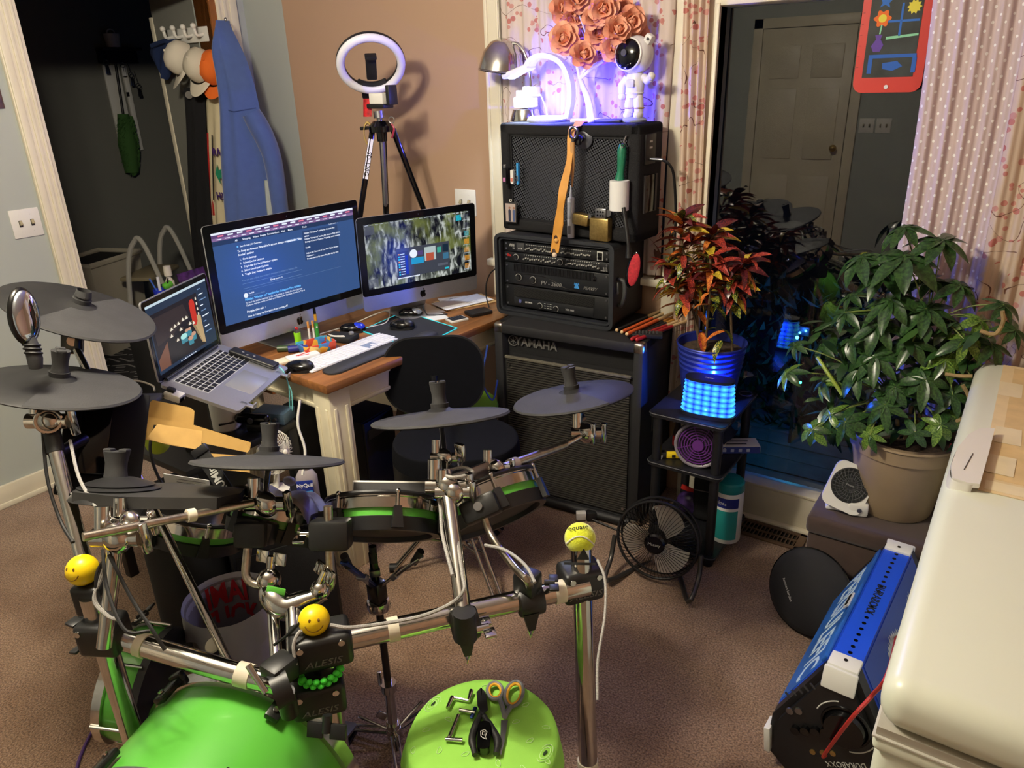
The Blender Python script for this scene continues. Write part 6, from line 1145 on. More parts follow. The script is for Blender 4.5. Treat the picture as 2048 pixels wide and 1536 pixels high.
for pts in ([(1905,845),(1935,830),(1938,795),(1925,770)], [(1960,662),(1990,668),(2006,645),(2005,622)], [(1890,748),(1920,752),(1945,752)]): P(pl, 'woody_branch', MB().tube(smooth([pp(x, y,-0.10) for x, y in pts],5),0.0055,7), STEMB)
fol = MB()
for k in range(330):
    px, py = rd.uniform(1640,1965), rd.uniform(640,870); c_ = pp(px, py, rd.uniform(-0.07,0.10)); d = Vector((rd.uniform(-1,1), rd.uniform(-1,0.6), rd.uniform(-0.8,0.35))).normalized(); y_ = d.cross(Vector((0,0,1))).normalized(); L_ = rd.uniform(0.05,0.085)
    fol.surf(lambda u, v: tuple(c_ + d * L_ * v + y_ * (u - 0.5) * L_ * 0.4 * math.sin(3.1 * v + 0.02) - Vector((0,0,0.02 * v * v))),2,4)
P(pl, 'foliage', fol, SG[0], sa=80)['kind'] = 'stuff'
P(pl, 'leaf_stem', MB().tube(smooth([pp(1685,790,-0.1), pp(1655,745,-0.08), pp(1635,715,-0.05)],5), [0.006] * 11,8), M('lime_stem',(136,156,52),0.5))
# white portable fan
q = PZ(1693,1000, OT); t = TH('portable_fan', 'small white square fan with black grille standing on the ottoman', 'fan', mx=TR(3.115,-0.455, OT) @ RT(0,0,14))
wm = TR(-0.005,0.0,0.012) @ FR((0,0,0),(1,0,0),(0,0,1)) @ RT(-24,0,0) @ RT(0,0,-18) @ TR(0,0.078,0)
P(t, 'housing', MB().prism(rrect(0.122,0.150,0.026),-0.022,0.008, wm), WHT); P(t, 'grille_well', MB().cyl((0,0.008,0.008),(0,0.008,0.0095),0.053, n=36), BLKG).data.transform(wm); P(t, 'grille_rim', MB().torus(0.053,0.003, wm @ TR(0,0.008,0.009),36,6), BLK); P(t, 'hub', MB().cyl((0,0.008,0.009),(0,0.008,0.014),0.013, n=18), BLK).data.transform(wm); src = None
for k in range(26):
    mx = wm @ TR(0,0.008,0.011) @ RT(0,0,360 * k / 26)
    if src is None: src = P(t, 'grille_bar', MB().tube(smooth([(0.012,0,0.001),(0.03,0.008,0.002),(0.052,0.006,0)],4),0.0013,4), DGREY); src.matrix_basis = mx
    else: DUP(t, src, mx)
for k in range(3): P(t, 'grille_ring', MB().torus(0.022 + 0.011 * k,0.0011, wm @ TR(0,0.008,0.0125),28,4), DGREY)
P(t, 'foot', MB().box((0.052,0.02,0.022),(0.058,0.05,0.044), b=0.008), WHT); P(t, 'switch', MB().cyl((0.055,-0.004,0.024),(0.055,-0.009,0.024),0.007, n=10), STEEL); P(t, 'heel', MB().box((-0.01,0.045,0.006),(0.06,0.06,0.012), b=0.004), WHT)
TX(t, 'O2COOL',0.006, INK, wm @ TR(0,0.008,0.0143), 'badge_text',0.0002)
# ---- round black speaker leaning on the ottoman
rs = TH('round_speaker', 'black round flat speaker leaning against the ottoman', 'speaker', loc=(3.10,-0.63,0))
rcn = Vector((3.088,-0.60,0.140)); rn = Vector((-0.30,-0.93,0.32)).normalized(); RMx = Matrix.Translation(rcn) @ rn.to_track_quat('Z', 'Y').to_matrix().to_4x4()
P(rs, 'cloth_front', MB().lathe([(0,0.030),(0.06,0.028),(0.11,0.020),(0.132,0.008),(0.136,0.0)],44, RMx), M('speaker_cloth',(24,24,26),0.85, bump=0.2, bs=900), world=True); P(rs, 'rear_shell', MB().lathe([(0.136,0.0),(0.134,-0.012),(0.11,-0.03),(0.05,-0.036),(0,-0.036)],44, RMx), BLK, world=True); P(rs, 'edge_ring', MB().torus(0.136,0.003, RMx,48,6), BLKG, world=True)
TX(rs, 'harman kardon',0.012, INK, base_mx(rs).inverted() @ RMx @ RT(0,0,-52) @ TR(-0.02,-0.055,0.0295), 'brand_print',0.0002)
P(rs, 'button', MB().cyl((0.128,0.05,0.004),(0.133,0.052,0.004),0.004, n=10), INK).data.transform(base_mx(rs).inverted() @ RMx)
# ---- blue boombox lying between ottoman and freezer
BZ = 0.375
bt0, bt1 = PZ(1693,1322, BZ), PZ(1797,1100, BZ); bdir = (bt1 - bt0); bdir.z = 0; BLn = bdir.length; bdir.normalize(); bside = Vector((bdir.y,-bdir.x,0))
BMX = FR(Vector((bt0.x, bt0.y,0)), bside,(0,0,1))        # x to the right, y up, z towards the photographer
bx_ = TH('boombox', 'blue and black hexagonal boombox with white corner guards standing by the freezer', 'speaker', loc=(bt0.x, bt0.y,0))
hexa = [(-0.032, BZ),(0.032, BZ),(0.108, BZ - 0.145),(0.108,0.05),(0.075,0.0),(-0.085,0.0),(-0.145,0.05),(-0.138, BZ - 0.215)]
hexa = [(x, y) for x, y in hexa]
P(bx_, 'body', MB().prism(hexa,-BLn,0.0, BMX), M('boombox_blue',(22,66,190),0.4), world=True)
P(bx_, 'end_panel', MB().prism([(x * 1.0, y) for x, y in hexa],0.0,0.035, BMX).prism([(x * 0.86,0.19 + (y - 0.19) * 0.86) for x, y in hexa],0.035,0.052, BMX), BLK, world=True); P(bx_, 'rear_panel', MB().prism(hexa,-BLn - 0.03,-BLn, BMX), BLK, world=True)
inv = base_mx(bx_).inverted() @ BMX
ROY = M('boombox_royal',(26,78,214),0.35); P(bx_, 'top_strip', MB().box((0, BZ + 0.001,-BLn / 2),(0.064,0.003, BLn - 0.02)), ROY).data.transform(inv)
for k in range(20):
    if k in (9,10): continue
    P(bx_, 'vent_hole', MB().cyl((0, BZ + 0.002,-0.03 - k * (BLn - 0.06) / 19),(0, BZ + 0.0032,-0.03 - k * (BLn - 0.06) / 19),0.0052, n=10), BLKG).data.transform(inv)
GUARD = M('guard_white',(226,226,220),0.45)
for zc in (0.022,-BLn - 0.012):
    s = 1 if zc > 0 else -1
    P(bx_, 'corner_guard', MB().box((0, BZ + 0.004, zc - s * 0.008),(0.068,0.012,0.05), b=0.004).box((0, BZ - 0.022, zc + s * 0.026),(0.074,0.056,0.012), b=0.004, r=(-s * 14,0,0)), GUARD).data.transform(inv)
    P(bx_, 'guard_screw', MB().cyl((0, BZ + 0.009, zc - s * 0.012),(0, BZ + 0.0115, zc - s * 0.012),0.0045, n=10), BLKG).data.transform(inv)
P(bx_, 'corner_guard', MB().box((-0.140,0.085,0.028),(0.016,0.075,0.05), b=0.004, r=(0,0,6)), GUARD).data.transform(inv)
# left sloping face: lettering; right sloping face: art and handle
e0, e1 = Vector((-0.138, BZ - 0.215,0)), Vector((-0.032, BZ,0)); ff = (e1 - e0).normalized(); LF = FR((e0 + e1) / 2 + Vector((0,0,-BLn / 2)),(0,0,-1), ff); 
nrm_ = LF.to_3x3() @ Vector((0,0,1))
if nrm_.x > 0: LF = FR((e0 + e1) / 2 + Vector((0,0,-BLn / 2)),(0,0,1), ff)
ICE = M('ice_lettering',(196,222,240),0.5); GBLU = M('graffiti_blue',(38,96,176),0.45, noise=0.25, ns=14)
P(bx_, 'side_art', MB().box((0,-0.02,0.001),(BLn - 0.02,0.19,0.002), LF), GBLU).data.transform(inv)
TX(bx_, 'PERSULEFIC',0.135, ICE, inv @ FR((LF @ Vector((0,-0.01,0.0025))),(0,0,1), ff), 'graffiti_lettering',0.0006, sx=0.70, bold=0.001)
P(bx_, 'side_ridge', MB().box((0,0.092,0.004),(BLn - 0.01,0.022,0.008), LF, b=0.002), GBLU).data.transform(inv)
P(bx_, 'badge', MB().prism([(-0.035,-0.012),(0.03,-0.012),(0.045,0.016),(-0.02,0.016)],0.008,0.012, LF @ TR(-0.02,0.068,0)), WHT).data.transform(inv); P(bx_, 'badge_window', MB().prism([(-0.028,-0.007),(0.025,-0.007),(0.036,0.011),(-0.017,0.011)],0.012,0.0125, LF @ TR(-0.02,0.068,0)), BLKG).data.transform(inv)
TX(bx_, 'DURABOXX',0.030, BLKM, inv @ TR(0, BZ + 0.003,-BLn / 2) @ FR((0,0,0),(0,0,1),(1,0,0)), 'brand_print',0.0008, sx=0.85)
e0, e1 = Vector((0.108, BZ - 0.145,0)), Vector((0.032, BZ,0)); RF = FR((e0 + e1) / 2 + Vector((0,0,-BLn / 2)),(0,0,-1),(e1 - e0))
if (RF.to_3x3() @ Vector((0,0,1))).x < 0: RF = FR((e0 + e1) / 2 + Vector((0,0,-BLn / 2)),(0,0,1),(e1 - e0))
sg = -1 if (RF.to_3x3() @ Vector((1,0,0))).z < 0 else 1; rd = random.Random(3)
P(bx_, 'panel_art', MB().box((0,0,0.001),(BLn - 0.02,0.15,0.002), RF), M('boombox_mid_blue',(30,72,176),0.4)).data.transform(inv)
fe = []; nn_ = 46
for k in range(nn_):
    x = -0.12 + 0.26 * k / (nn_ - 1); fe.append((x,-0.02 + 0.04 * (0.5 + 0.5 * math.sin(k * 0.17)) + (0.014 if k % 2 else 0.0) + rd.uniform(0,0.008)))
P(bx_, 'feather_art', MB().prism([(0.14,-0.06),(-0.12,-0.06)] + fe,0.002,0.003, RF), M('feather_white',(214,222,230),0.6, noise=0.12, ns=90)).data.transform(inv)
hp = [RF @ Vector((x,-0.052, z)) for x, z in ((-BLn * 0.40,0.004),(-BLn * 0.38,0.030),(-BLn * 0.30,0.036),(BLn * 0.30,0.036),(BLn * 0.38,0.030),(BLn * 0.40,0.004))]
P(bx_, 'carry_handle', MB().tube(hp,0.011,10), BLK).data.transform(inv)
for x in (-1,1): P(bx_, 'handle_mount', MB().box((x * BLn * 0.39,-0.046,0.008),(0.036,0.036,0.016), RF, b=0.006), BLK).data.transform(inv)
EP = TR(0,0,0.052)
P(bx_, 'volume_knob', MB().cyl((0.03,0.235,0.052),(0.03,0.235,0.072),0.048,0.044,32), BLKG).data.transform(inv); P(bx_, 'knob_ring', MB().torus(0.052,0.004, TR(0.03,0.235,0.053),36,6), BLKG).data.transform(inv)
for a0, a1, r_ in ((110,165,0.068),(-75,-20,0.068)): P(bx_, 'scale_arc', MB().tube([(0.03 + r_ * math.cos(math.radians(a0 + (a1 - a0) * i / 10)),0.235 + r_ * math.sin(math.radians(a0 + (a1 - a0) * i / 10)),0.0525) for i in range(11)],0.0018,5), INK).data.transform(inv)
for i in range(4): P(bx_, 'small_knob', MB().cyl((-0.075 + 0.022 * i,0.165 + 0.012 * i,0.052),(-0.075 + 0.022 * i,0.165 + 0.012 * i,0.064),0.011, n=14), BLKG).data.transform(inv)
for i in range(2): P(bx_, 'input_jack', MB().cyl((-0.095 + 0.02 * i,0.21 + 0.012 * i,0.052),(-0.095 + 0.02 * i,0.21 + 0.012 * i,0.056),0.009, n=14), STEEL).data.transform(inv)
for i in range(3): P(bx_, 'socket', MB().cyl((-0.03 + 0.022 * i,0.118 + 0.012 * i,0.052),(-0.03 + 0.022 * i,0.118 + 0.012 * i,0.055),0.007, n=12), BRASS).data.transform(inv)
for i in range(5):
    P(bx_, 'side_slot', MB().box((-0.105 + 0.013 * i,0.255 + 0.014 * i,0.053),(0.016,0.004,0.003), r=(0,0,-40)), DGREY).data.transform(inv); P(bx_, 'side_slot', MB().box((0.055 + 0.013 * i,0.055 + 0.014 * i,0.053),(0.016,0.004,0.003), r=(0,0,-40)), DGREY).data.transform(inv)
TX(bx_, 'DURABOXX',0.022, INK, inv @ TR(0.045,0.125,0.0525) @ RT(0,0,210), 'brand_print',0.0004, sx=0.8)
jk = (BMX @ Vector((0.0,0.13,0.056)))
cable('thin red audio cable from the boombox up over the freezer edge', [jk, jk + Vector((0.0,-0.03,0.03)), PD(1700,1440,1.80), PD(1745,1390,1.78), PY(1776,1345,-1.36), PX(1800,1250,3.352), PX(1845,1120,3.350), PX(1862,1040,3.350), PX(1880,970,3.35), PX(1893,930,3.36), PX(1902,890,3.37)],0.0042, M('red_cable',(170,40,34),0.5), n=8)
# ================================================================ chest freezer
FX0, FX1, FY0, FY1, FZ = 3.388, 4.10, -1.765, -0.33, 0.885
fz = TH('chest_freezer', 'white chest freezer with rounded lid along the side wall', 'freezer',((FX0 + FX1) / 2,(FY0 + FY1) / 2,0))
FW = M('freezer_white',(222,226,208),0.32, noise=0.02, ns=3); cx2, cy2 = 0, 0; fw, fl_ = FX1 - FX0, FY1 - FY0
P(fz, 'body', MB().box((0,0,0.39),(fw - 0.012, fl_ - 0.012,0.76), b=0.02, seg=4), FW); P(fz, 'body_rim', MB().box((0,0,0.775),(fw - 0.004, fl_ - 0.004,0.03), b=0.01, seg=3), FW); P(fz, 'gasket', MB().box((0,0,0.796),(fw - 0.010, fl_ - 0.010,0.016)), M('gasket_grey',(178,174,160),0.35)); P(fz, 'lid', MB().box((0,0,0.844),(fw, fl_,0.084), b=0.034, seg=6), FW)
P(fz, 'lid_seam', MB().box((0,0,0.788),(fw - 0.002, fl_ - 0.002,0.004), b=0.001), M('seam_bright',(210,208,196),0.25,0.3))
# taped tan sheets on the lid
TAPE = [M('tape_tan',(214,186,134),0.55, noise=0.10, ns=20), M('tape_cream',(224,202,156),0.55, noise=0.08, ns=16), M('tape_pale',(226,212,176),0.55, noise=0.06, ns=18)]
FT = FZ + 0.0015
mt_ = TH('taped_sheet', 'tan kraft paper sheet patched with tape strips on the freezer lid', 'paper sheet',(3.76,-0.75, FT))
P(mt_, 'sheet', MB().box((0,0,0.0008),(0.62,0.78,0.0014)), TAPE[1]); rd = random.Random(9)
for i, (x, y, w_, l_, k) in enumerate(((-0.25,0.02,0.07,0.70,0),(-0.17,0.04,0.04,0.66,2),(-0.11,-0.02,0.06,0.7,0),(-0.03,0.03,0.07,0.62,0),(0.06,0.0,0.05,0.72,1),(-0.285,0.20,0.05,0.10,2),(-0.275,-0.10,0.05,0.09,2),(-0.285,-0.26,0.06,0.09,2),(-0.10,-0.36,0.40,0.04,2))):
    P(mt_, 'tape_strip', MB().box((x, y,0.0018 + 0.0004 * (i % 4)),(w_, l_,0.0005), r=(0,0, rd.uniform(-1.5,1.5))), TAPE[k])
# white hinge cover lying over the far lid edge
mb = MB(); cv = [PZ(*p, FT + 0.02) for p in ((1905,955),(1902,930),(1915,895),(1938,868),(1958,857),(1990,856),(1978,905),(1960,968),(1935,965))]; c0 = sum(cv, Vector()) / len(cv)
t = TH('plastic_cover', 'white moulded plastic cover clipped over the freezer lid edge', 'cover', loc=(c0.x, c0.y, FT))
P(t, 'top_plate', MB().add([v - Vector((c0.x, c0.y, FT)) for v in cv] + [v - Vector((c0.x, c0.y, FT + 0.010)) for v in cv], [tuple(range(9)), tuple(range(9,18))[::-1]] + [(i,(i + 1) % 9,9 + (i + 1) % 9,9 + i) for i in range(9)]), WHT)
sk = [cv[7].lerp(cv[8],0.5), cv[8], cv[0], cv[1], cv[2], cv[3]]
P(t, 'skirt', MB().surf(lambda u, v: tuple(smooth(sk,4)[int(u * 20)] * 1.0 - Vector((c0.x + 0.004 * v, c0.y, FT + 0.004 + 0.05 * v * (0.6 + 0.4 * math.sin(3 * u + 0.5))))),20,4), WHT)
P(t, 'scratch', MB().wire([cv[0].lerp(cv[6],0.3) - Vector((c0.x, c0.y, FT - 0.0008)), cv[0].lerp(cv[5],0.45) - Vector((c0.x, c0.y, FT - 0.0008))],0.0008,4), DGREY)
# ================================================================ drum kit: rack
RZ = 0.63; TRd = 0.0225
Rr, Cc, Lp = PZ(1164,1165, RZ), PZ(640,1285, RZ), PZ(203,1262, RZ)
rack = TH('drum_rack', 'chrome tube drum rack with black clamps carrying the pads', 'drum rack',(Cc.x, Cc.y,0))
def RP(name, mb, mat, **k): return P(rack, name, mb, mat, world=True, **k)
Rf = Vector((Rr.x + 0.035, Rr.y - 0.02,0.0)); Rt = Rr + (Rr - Rf).normalized() * 0.092
RP('right_post', MB().cyl(Rf + Vector((0,0,0.02)), Rt, TRd, n=28), CHROME); RP('post_foot', MB().cyl(Rf, Rf + Vector((0,0,0.03)),0.03), RUBBER2)
Cf = Vector((Cc.x + 0.01, Cc.y + 0.0,0.0)); RP('center_post', MB().cyl(Cf + Vector((0,0,0.02)), Cc + Vector((0,0,0.03)), TRd, n=28), CHROME); RP('post_foot', MB().cyl(Cf, Cf + Vector((0,0,0.03)),0.03), RUBBER2)
Lf = Vector((Lp.x, Lp.y,0.0)); RP('left_post', MB().cyl(Lf + Vector((0,0,0.02)), Lp + Vector((0,0,0.09)), TRd, n=28), CHROME); RP('post_foot', MB().cyl(Lf, Lf + Vector((0,0,0.03)),0.03), RUBBER2)
barA, barB = PZ(690,1280, RZ), PZ(1132,1180, RZ); RP('cross_bar', MB().cyl(barA + (barA - barB).normalized() * 0.05, barB + (barB - barA).normalized() * 0.05, TRd, n=28), CHROME)
cb = [PZ(225,1272,0.62), PZ(285,1290,0.60), PZ(390,1322,0.58), PZ(480,1348,0.56), PZ(560,1368,0.545), PZ(630,1385,0.535)]
RP('curved_bar', MB().tube(smooth(cb,6), TRd,24), CHROME)
CLB = M('clamp_black',(26,27,28),0.42, noise=0.1, ns=60)
def clamp(c, xdir, size, txt=None, bolts=True, facing=None):
    x = Vector(xdir); x.z = 0; x.normalize(); n = Vector((x.y,-x.x,0)); n = n if n.dot(CAM - c) > 0 else -n
    mx = FR(c, x,(0,0,1)); 
    if (mx.to_3x3() @ Vector((0,0,1))).dot(CAM - c) < 0: mx = FR(c,-x,(0,0,1))
    w_, h_, d_ = size
    o = RP('clamp', MB().box((0,0,0),(w_, h_, d_), mx, b=min(size) * 0.16, seg=3).box((0, h_ * 0.10,0),(w_ * 1.02, h_ * 0.5, d_ * 0.8), mx, b=0.008), CLB)
    if bolts:
        for sx in (-1,1): P(o, 'bolt', MB().cyl(mx @ Vector((sx * w_ * 0.33, h_ * 0.32, d_ * 0.46)), mx @ Vector((sx * w_ * 0.33, h_ * 0.32, d_ * 0.5 + 0.003)),0.0065, n=12), CHROME, world=True)
    if txt: TX(o, txt, h_ * 0.27, M('emboss_grey',(104,104,102),0.4), base_mx(o).inverted() @ mx @ TR(0,-h_ * 0.2, d_ * 0.5), 'embossed_name',0.0012, sx=1.25, shear=0.25)
    return mx
bd = (barB - barA).normalized()
clamp(PZ(642,1288, RZ + 0.004), bd,(0.118,0.074,0.075), 'ALESIS'); cl2 = PZ(636,1386,0.53); clamp(cl2, bd,(0.105,0.072,0.07), 'ALESIS')
clamp(PZ(1160,1160, RZ), bd,(0.092,0.078,0.07), 'ALESIS'); clamp(Lp + Vector((0.01,0.0,0.0)), cb[1] - cb[0],(0.085,0.075,0.07)); clamp(Lp + Vector((-0.015,0.01,0.075)), cb[1] - cb[0],(0.06,0.07,0.055), bolts=False)
def wing(c, ax, mat=CHROME, s=1.0, nm='wing_nut'):
    ax = Vector(ax).normalized(); mx = NZ(c, ax)
    return RP(nm, MB().lathe([(0.006 * s,0),(0.006 * s,0.02 * s),(0,0.02 * s)],10, mx).box((0.014 * s,0,0.018 * s),(0.02 * s,0.005 * s,0.018 * s), mx, b=0.002).box((-0.014 * s,0,0.018 * s),(0.02 * s,0.005 * s,0.018 * s), mx, b=0.002), mat)
wing(PZ(180,1240, RZ),(-0.9,-0.2,0.1), CLB,1.3); wing(PZ(182,1290, RZ - 0.03),(-0.9,-0.2,-0.2), CLB,1.2); wing(PZ(278,1235, RZ + 0.02),(0.5,0.3,0.4), CLB,1.1); wing(PZ(655,1430,0.55),(0.2,-0.4,-0.9), CLB,1.6)
def band(a, b, t, wd=0.018, nm='cable_tie'):
    c = Vector(a).lerp(Vector(b), t); d = (Vector(b) - Vector(a)).normalized(); RP(nm, MB().cyl(c - d * wd / 2, c + d * wd / 2, TRd + 0.0022, n=24), M('cream_strap',(222,214,192),0.6))
band(barA, barB,0.205,0.022); band(barA, barB,0.965,0.024); band(cb[1], cb[2],0.0,0.018); band(cb[3], cb[4],0.12,0.03); band(Rr, Rf,0.80,0.02)
def bar_clamp(px, py, s=1.0, tail=True):
    c = PZ(px, py, RZ); mx = ZA(c - bd * 0.026 * s, c + bd * 0.026 * s); o = RP('bar_clamp', MB().lathe([(TRd + 0.008,0),(TRd + 0.010,0.004),(TRd + 0.010,0.048 * s),(TRd + 0.008,0.052 * s),(TRd,0.052 * s),(TRd,0.0),(TRd + 0.008,0)],24, mx), CLB)
    n = (CAM - c); n.z = 0; n.normalize(); P(o, 'clamp_jaw', MB().prism([(-0.017,0.0),(0.017,0.0),(0.007,-0.042),(-0.007,-0.042)],-0.009,0.009, FR(c + n * 0.024 + Vector((0,0,-0.012)), bd,(0,0,1))), CLB, world=True); P(o, 'wing_bolt', MB().tube([c + n * 0.024 + Vector((-0.007,0,-0.052)), c + n * 0.024 + Vector((0,0,-0.078)), c + n * 0.024 + Vector((0.007,0,-0.052))],0.003,6, closed=True), CHROME, world=True)
    return c
c1 = bar_clamp(930,1248); c2 = bar_clamp(1060,1200)
# posts and arms fixed to the rack
d1 = PD(890,945,1.68); RP('cymbal_post', MB().cyl(c1 + Vector((0,0,0.0)) + (CAM - c1).normalized() * 0.04, d1,0.0165, n=22), CHROME)
d2 = PZ(232,1272, RZ + 0.01) + Vector((0.01,-0.03,0)); d3 = PD(233,1075,1.66); RP('cymbal_post', MB().cyl(d2, d3,0.0145, n=20), CHROME)
RP('sleeve', MB().cyl(c1 + (CAM - c1).normalized() * 0.04 + Vector((0,0,-0.035)), c1 + (CAM - c1).normalized() * 0.04 + Vector((0,0,0.03)),0.023), CLB); wing(c1 + (CAM - c1).normalized() * 0.04 + bd * 0.022 + Vector((0,0,-0.02)), bd, CHROME,1.3)
# ball-and-socket piece with chrome shine
def chrome_knuckle(c, s=1.0, nm='boom_clamp'):
    return RP(nm, MB().sph(c,0.024 * s,16,(1.1,0.8,1.0)).cyl(c - CR * 0.034 * s, c + CR * 0.034 * s,0.013 * s).cyl(c + CU * 0.012 * s - CR * 0.02 * s, c + CU * 0.045 * s - CR * 0.02 * s,0.011 * s).box(c + CR * 0.04 * s + Vector((0,0,0.0)),(0.012 * s,0.012 * s,0.05 * s), b=0.003), CHROME)
chrome_knuckle(PD(892,972,1.66),1.3); chrome_knuckle(PD(905,985,1.65),1.1); chrome_knuckle(d3,1.35); chrome_knuckle(PD(262,1045,1.68),1.1)
# ---------------------------------------------------------------- cymbals
def cymbal(label, px, py, wpx, k, ang, dia, crown=(0,0), twotone=0.0, name='cymbal_pad', crown_h=0.075):
    dist = dia * FPX / wpx * 1.02; c = PD(px, py, dist); n = disc_n(c, k, ang); mx = NZ(c, n); R = dia / 2
    t = TH(name, label, 'cymbal pad', mx=mx, group='electronic cymbal pads on the rack')
    P(t, 'pad', MB().lathe([(0,0.016),(0.022,0.015),(0.034,0.008),(0.06,0.004),(R * 0.6,0.001),(R - 0.004,-0.006),(R,-0.009),(R - 0.002,-0.012),(R * 0.6,-0.006),(0.03,-0.006),(0,-0.008)],56), RUBBER2)
    hv = math.degrees(math.atan2(*( (mx.to_3x3().inverted() @ (CAM - c)).yx ))) + twotone
    P(t, 'strike_zone', MB().lathe([(0.036,0.0085),(0.06,0.0055),(R * 0.6,0.0028),(R - 0.003,-0.0045),(R + 0.0005,-0.009)],36, None, hv - 92, hv + 92), RUBBER)
    P(t, 'sensor_bulge', MB().lathe([(0.052,-0.004),(0.050,-0.022),(0.02,-0.026),(0,-0.026)],24), BLK)
    P(t, 'felt_washer', MB().lathe([(0.021,0.014),(0.022,0.026),(0,0.026)],20), RUBBER); cr = MB()
    pr = [(0.019,0.024),(0.0165,0.036),(0.0165,0.048),(0.020, crown_h)]
    cr.lathe(pr,20)
    for s in (-1,1): cr.box((s * 0.012,0, crown_h + 0.001),(0.014,0.02,0.006), b=0.002)
    P(t, 'wing_sleeve', cr, RUBBER); P(t, 'bolt', MB().cyl((0,0, crown_h - 0.01),(0,0, crown_h + 0.004),0.0045), CHROME)
    return t, c, n
cA = cymbal('grey cymbal pad in front of the black office chair',881,828,282,0.11,5.7,0.33)
cB = cymbal('cymbal pad tinged blue on a boom arm in front of the large cabinet',1145,788,248,0.235,10,0.33, twotone=-60)
cC = cymbal('thin cymbal pad above the cardboard box on a chrome boom',538,916,286,0.08,-1.5,0.33)
cD = cymbal('cymbal pad with a small oval mirror fixed on its wing nut',118,765,262,0.29,-3.5,0.34, twotone=70)
cE = cymbal('cymbal pad with a bare chrome nut in front of the doorway casing',160,616,252,0.34,-14,0.36, twotone=60, crown_h=0.032)
def stem(cy, px, py, dist, r=0.0065, nm='cymbal_stem'):
    a = cy[1] - cy[2] * 0.006; b = PD(px, py, dist); RP(nm, MB().cyl(b, a, r, n=14), CHROME); return b
b = stem(cA,889,905,1.72); chrome_knuckle(PD(888,915,1.71),0.9, 'tilter'); RP('tilter_wing', MB().box(PD(920,905,1.69),(0.026,0.012,0.045), b=0.004), CHROME); RP('cymbal_stem', MB().cyl(PD(888,915,1.71), d1,0.009), CHROME)
b = stem(cB,1168,838,1.97); kb = PD(1172,866,1.96); chrome_knuckle(kb,1.15, 'tilter'); RP('tilter_wing', MB().box(PD(1186,868,1.945),(0.012,0.012,0.06), b=0.004), CHROME)
RP('boom_arm', MB().cyl(PD(1000,938,1.74), PD(1130,890,1.93),0.0115, n=18).cyl(PD(1125,892,1.925), kb,0.008), CHROME_OLD); RP('rubber_stop', MB().cyl(PD(1020,931,1.765), PD(1032,927,1.785),0.016), M('cream_strap',(222,214,192),0.6))
RP('boom_bracket', MB().box((0,0,0),((PD(992,930,1.74) - PD(905,965,1.67)).length,0.034,0.012), FR((PD(992,930,1.74) + PD(905,965,1.67)) / 2, PD(992,930,1.74) - PD(905,965,1.67), CU), b=0.003), STEEL); chrome_knuckle(PD(992,937,1.73),0.95, 'boom_knuckle')
b = stem(cC,530,998,1.73); chrome_knuckle(PD(531,1008,1.72),1.25, 'tilter')
ba, bb = PD(166,1074,1.60), PD(505,1006,1.71); RP('boom_arm', MB().cyl(ba, bb,0.0085, n=16), CHROME_OLD); RP('rubber_stop', MB().cyl(ba.lerp(bb,0.575), ba.lerp(bb,0.625),0.0135), M('cream_strap',(222,214,192),0.6))
b = stem(cD,80,812,1.90); kd_ = PD(97,842,1.89); RP('cymbal_stem', MB().cyl(b, kd_,0.008), CHROME); chrome_knuckle(kd_,1.3, 'tilter'); RP('tilter_ring', MB().torus(0.024,0.004, NZ(kd_ + (CAM - kd_).normalized() * 0.03, CAM - kd_),24,6), CHROME)
dl = PD(112,905,1.87); RP('post_collar', MB().cyl(kd_, dl,0.018), CLB); RP('cymbal_post', MB().cyl(dl, Lp + Vector((-0.02,0.01,0.07)),0.0155, n=20), CHROME)
b = stem(cE,142,662,2.16); ke = PD(145,682,2.15); RP('tilter', MB().box((0,0,0),(0.05,0.065,0.03), FR(ke, CR, CU), b=0.01), M('dark_chrome',(70,66,62),0.25,0.9)); RP('tilter_bolt', MB().cyl(ke + (CAM - ke).normalized() * 0.012, ke + (CAM - ke).normalized() * 0.02,0.013), CHROME)
e2 = PD(278,955,1.98); ed = (e2 - ke); ef = ke + ed * (ke.z / -ed.z); RP('cymbal_post', MB().cyl(ke, ef,0.0095, n=14), CHROME); RP('post_foot', MB().cyl(ef, ef + Vector((0,0,0.025)),0.02), RUBBER2)
# oval mirror on cymbal D
t = TH('oval_mirror', 'small black oval mirror on a rubber neck above the left cymbal pad', 'mirror', loc=PD(68,728,1.86)); mc = PD(50,632,1.86); MMx = NZ(mc,(CAM - mc).normalized() + CR * 1.1) 
up_m = CU + CR * -0.12; MMx = FR(mc,((CAM - mc).normalized() * 0.9 + CR * 1.2).cross(up_m) * -1, up_m)
if (MMx.to_3x3() @ Vector((0,0,1))).dot(CAM - mc) < 0: MMx = FR(mc,((CAM - mc).normalized() * 0.9 + CR * 1.2).cross(up_m), up_m)
P(t, 'housing', MB().sph((0,0,-0.004),0.062,24,(0.55,1.0,0.22), MMx), BLKG, world=True); P(t, 'glass', MB().sph((0,0,0.004),0.054,24,(0.52,1.0,0.16), MMx), M('mirror_glass',(210,220,235),0.03,1.0), world=True)
P(t, 'neck', MB().tube([PD(58,672,1.86), PD(64,694,1.86), PD(70,718,1.86), PD(72,736,1.865)], [0.011,0.014,0.015,0.013],14), RUBBER, world=True)
for k in range(3): P(t, 'neck_ring', MB().torus(0.0155,0.0025, NZ(PD(63 + 2 * k,690 + 8 * k,1.86), CU),18,6), RUBBER2, world=True)
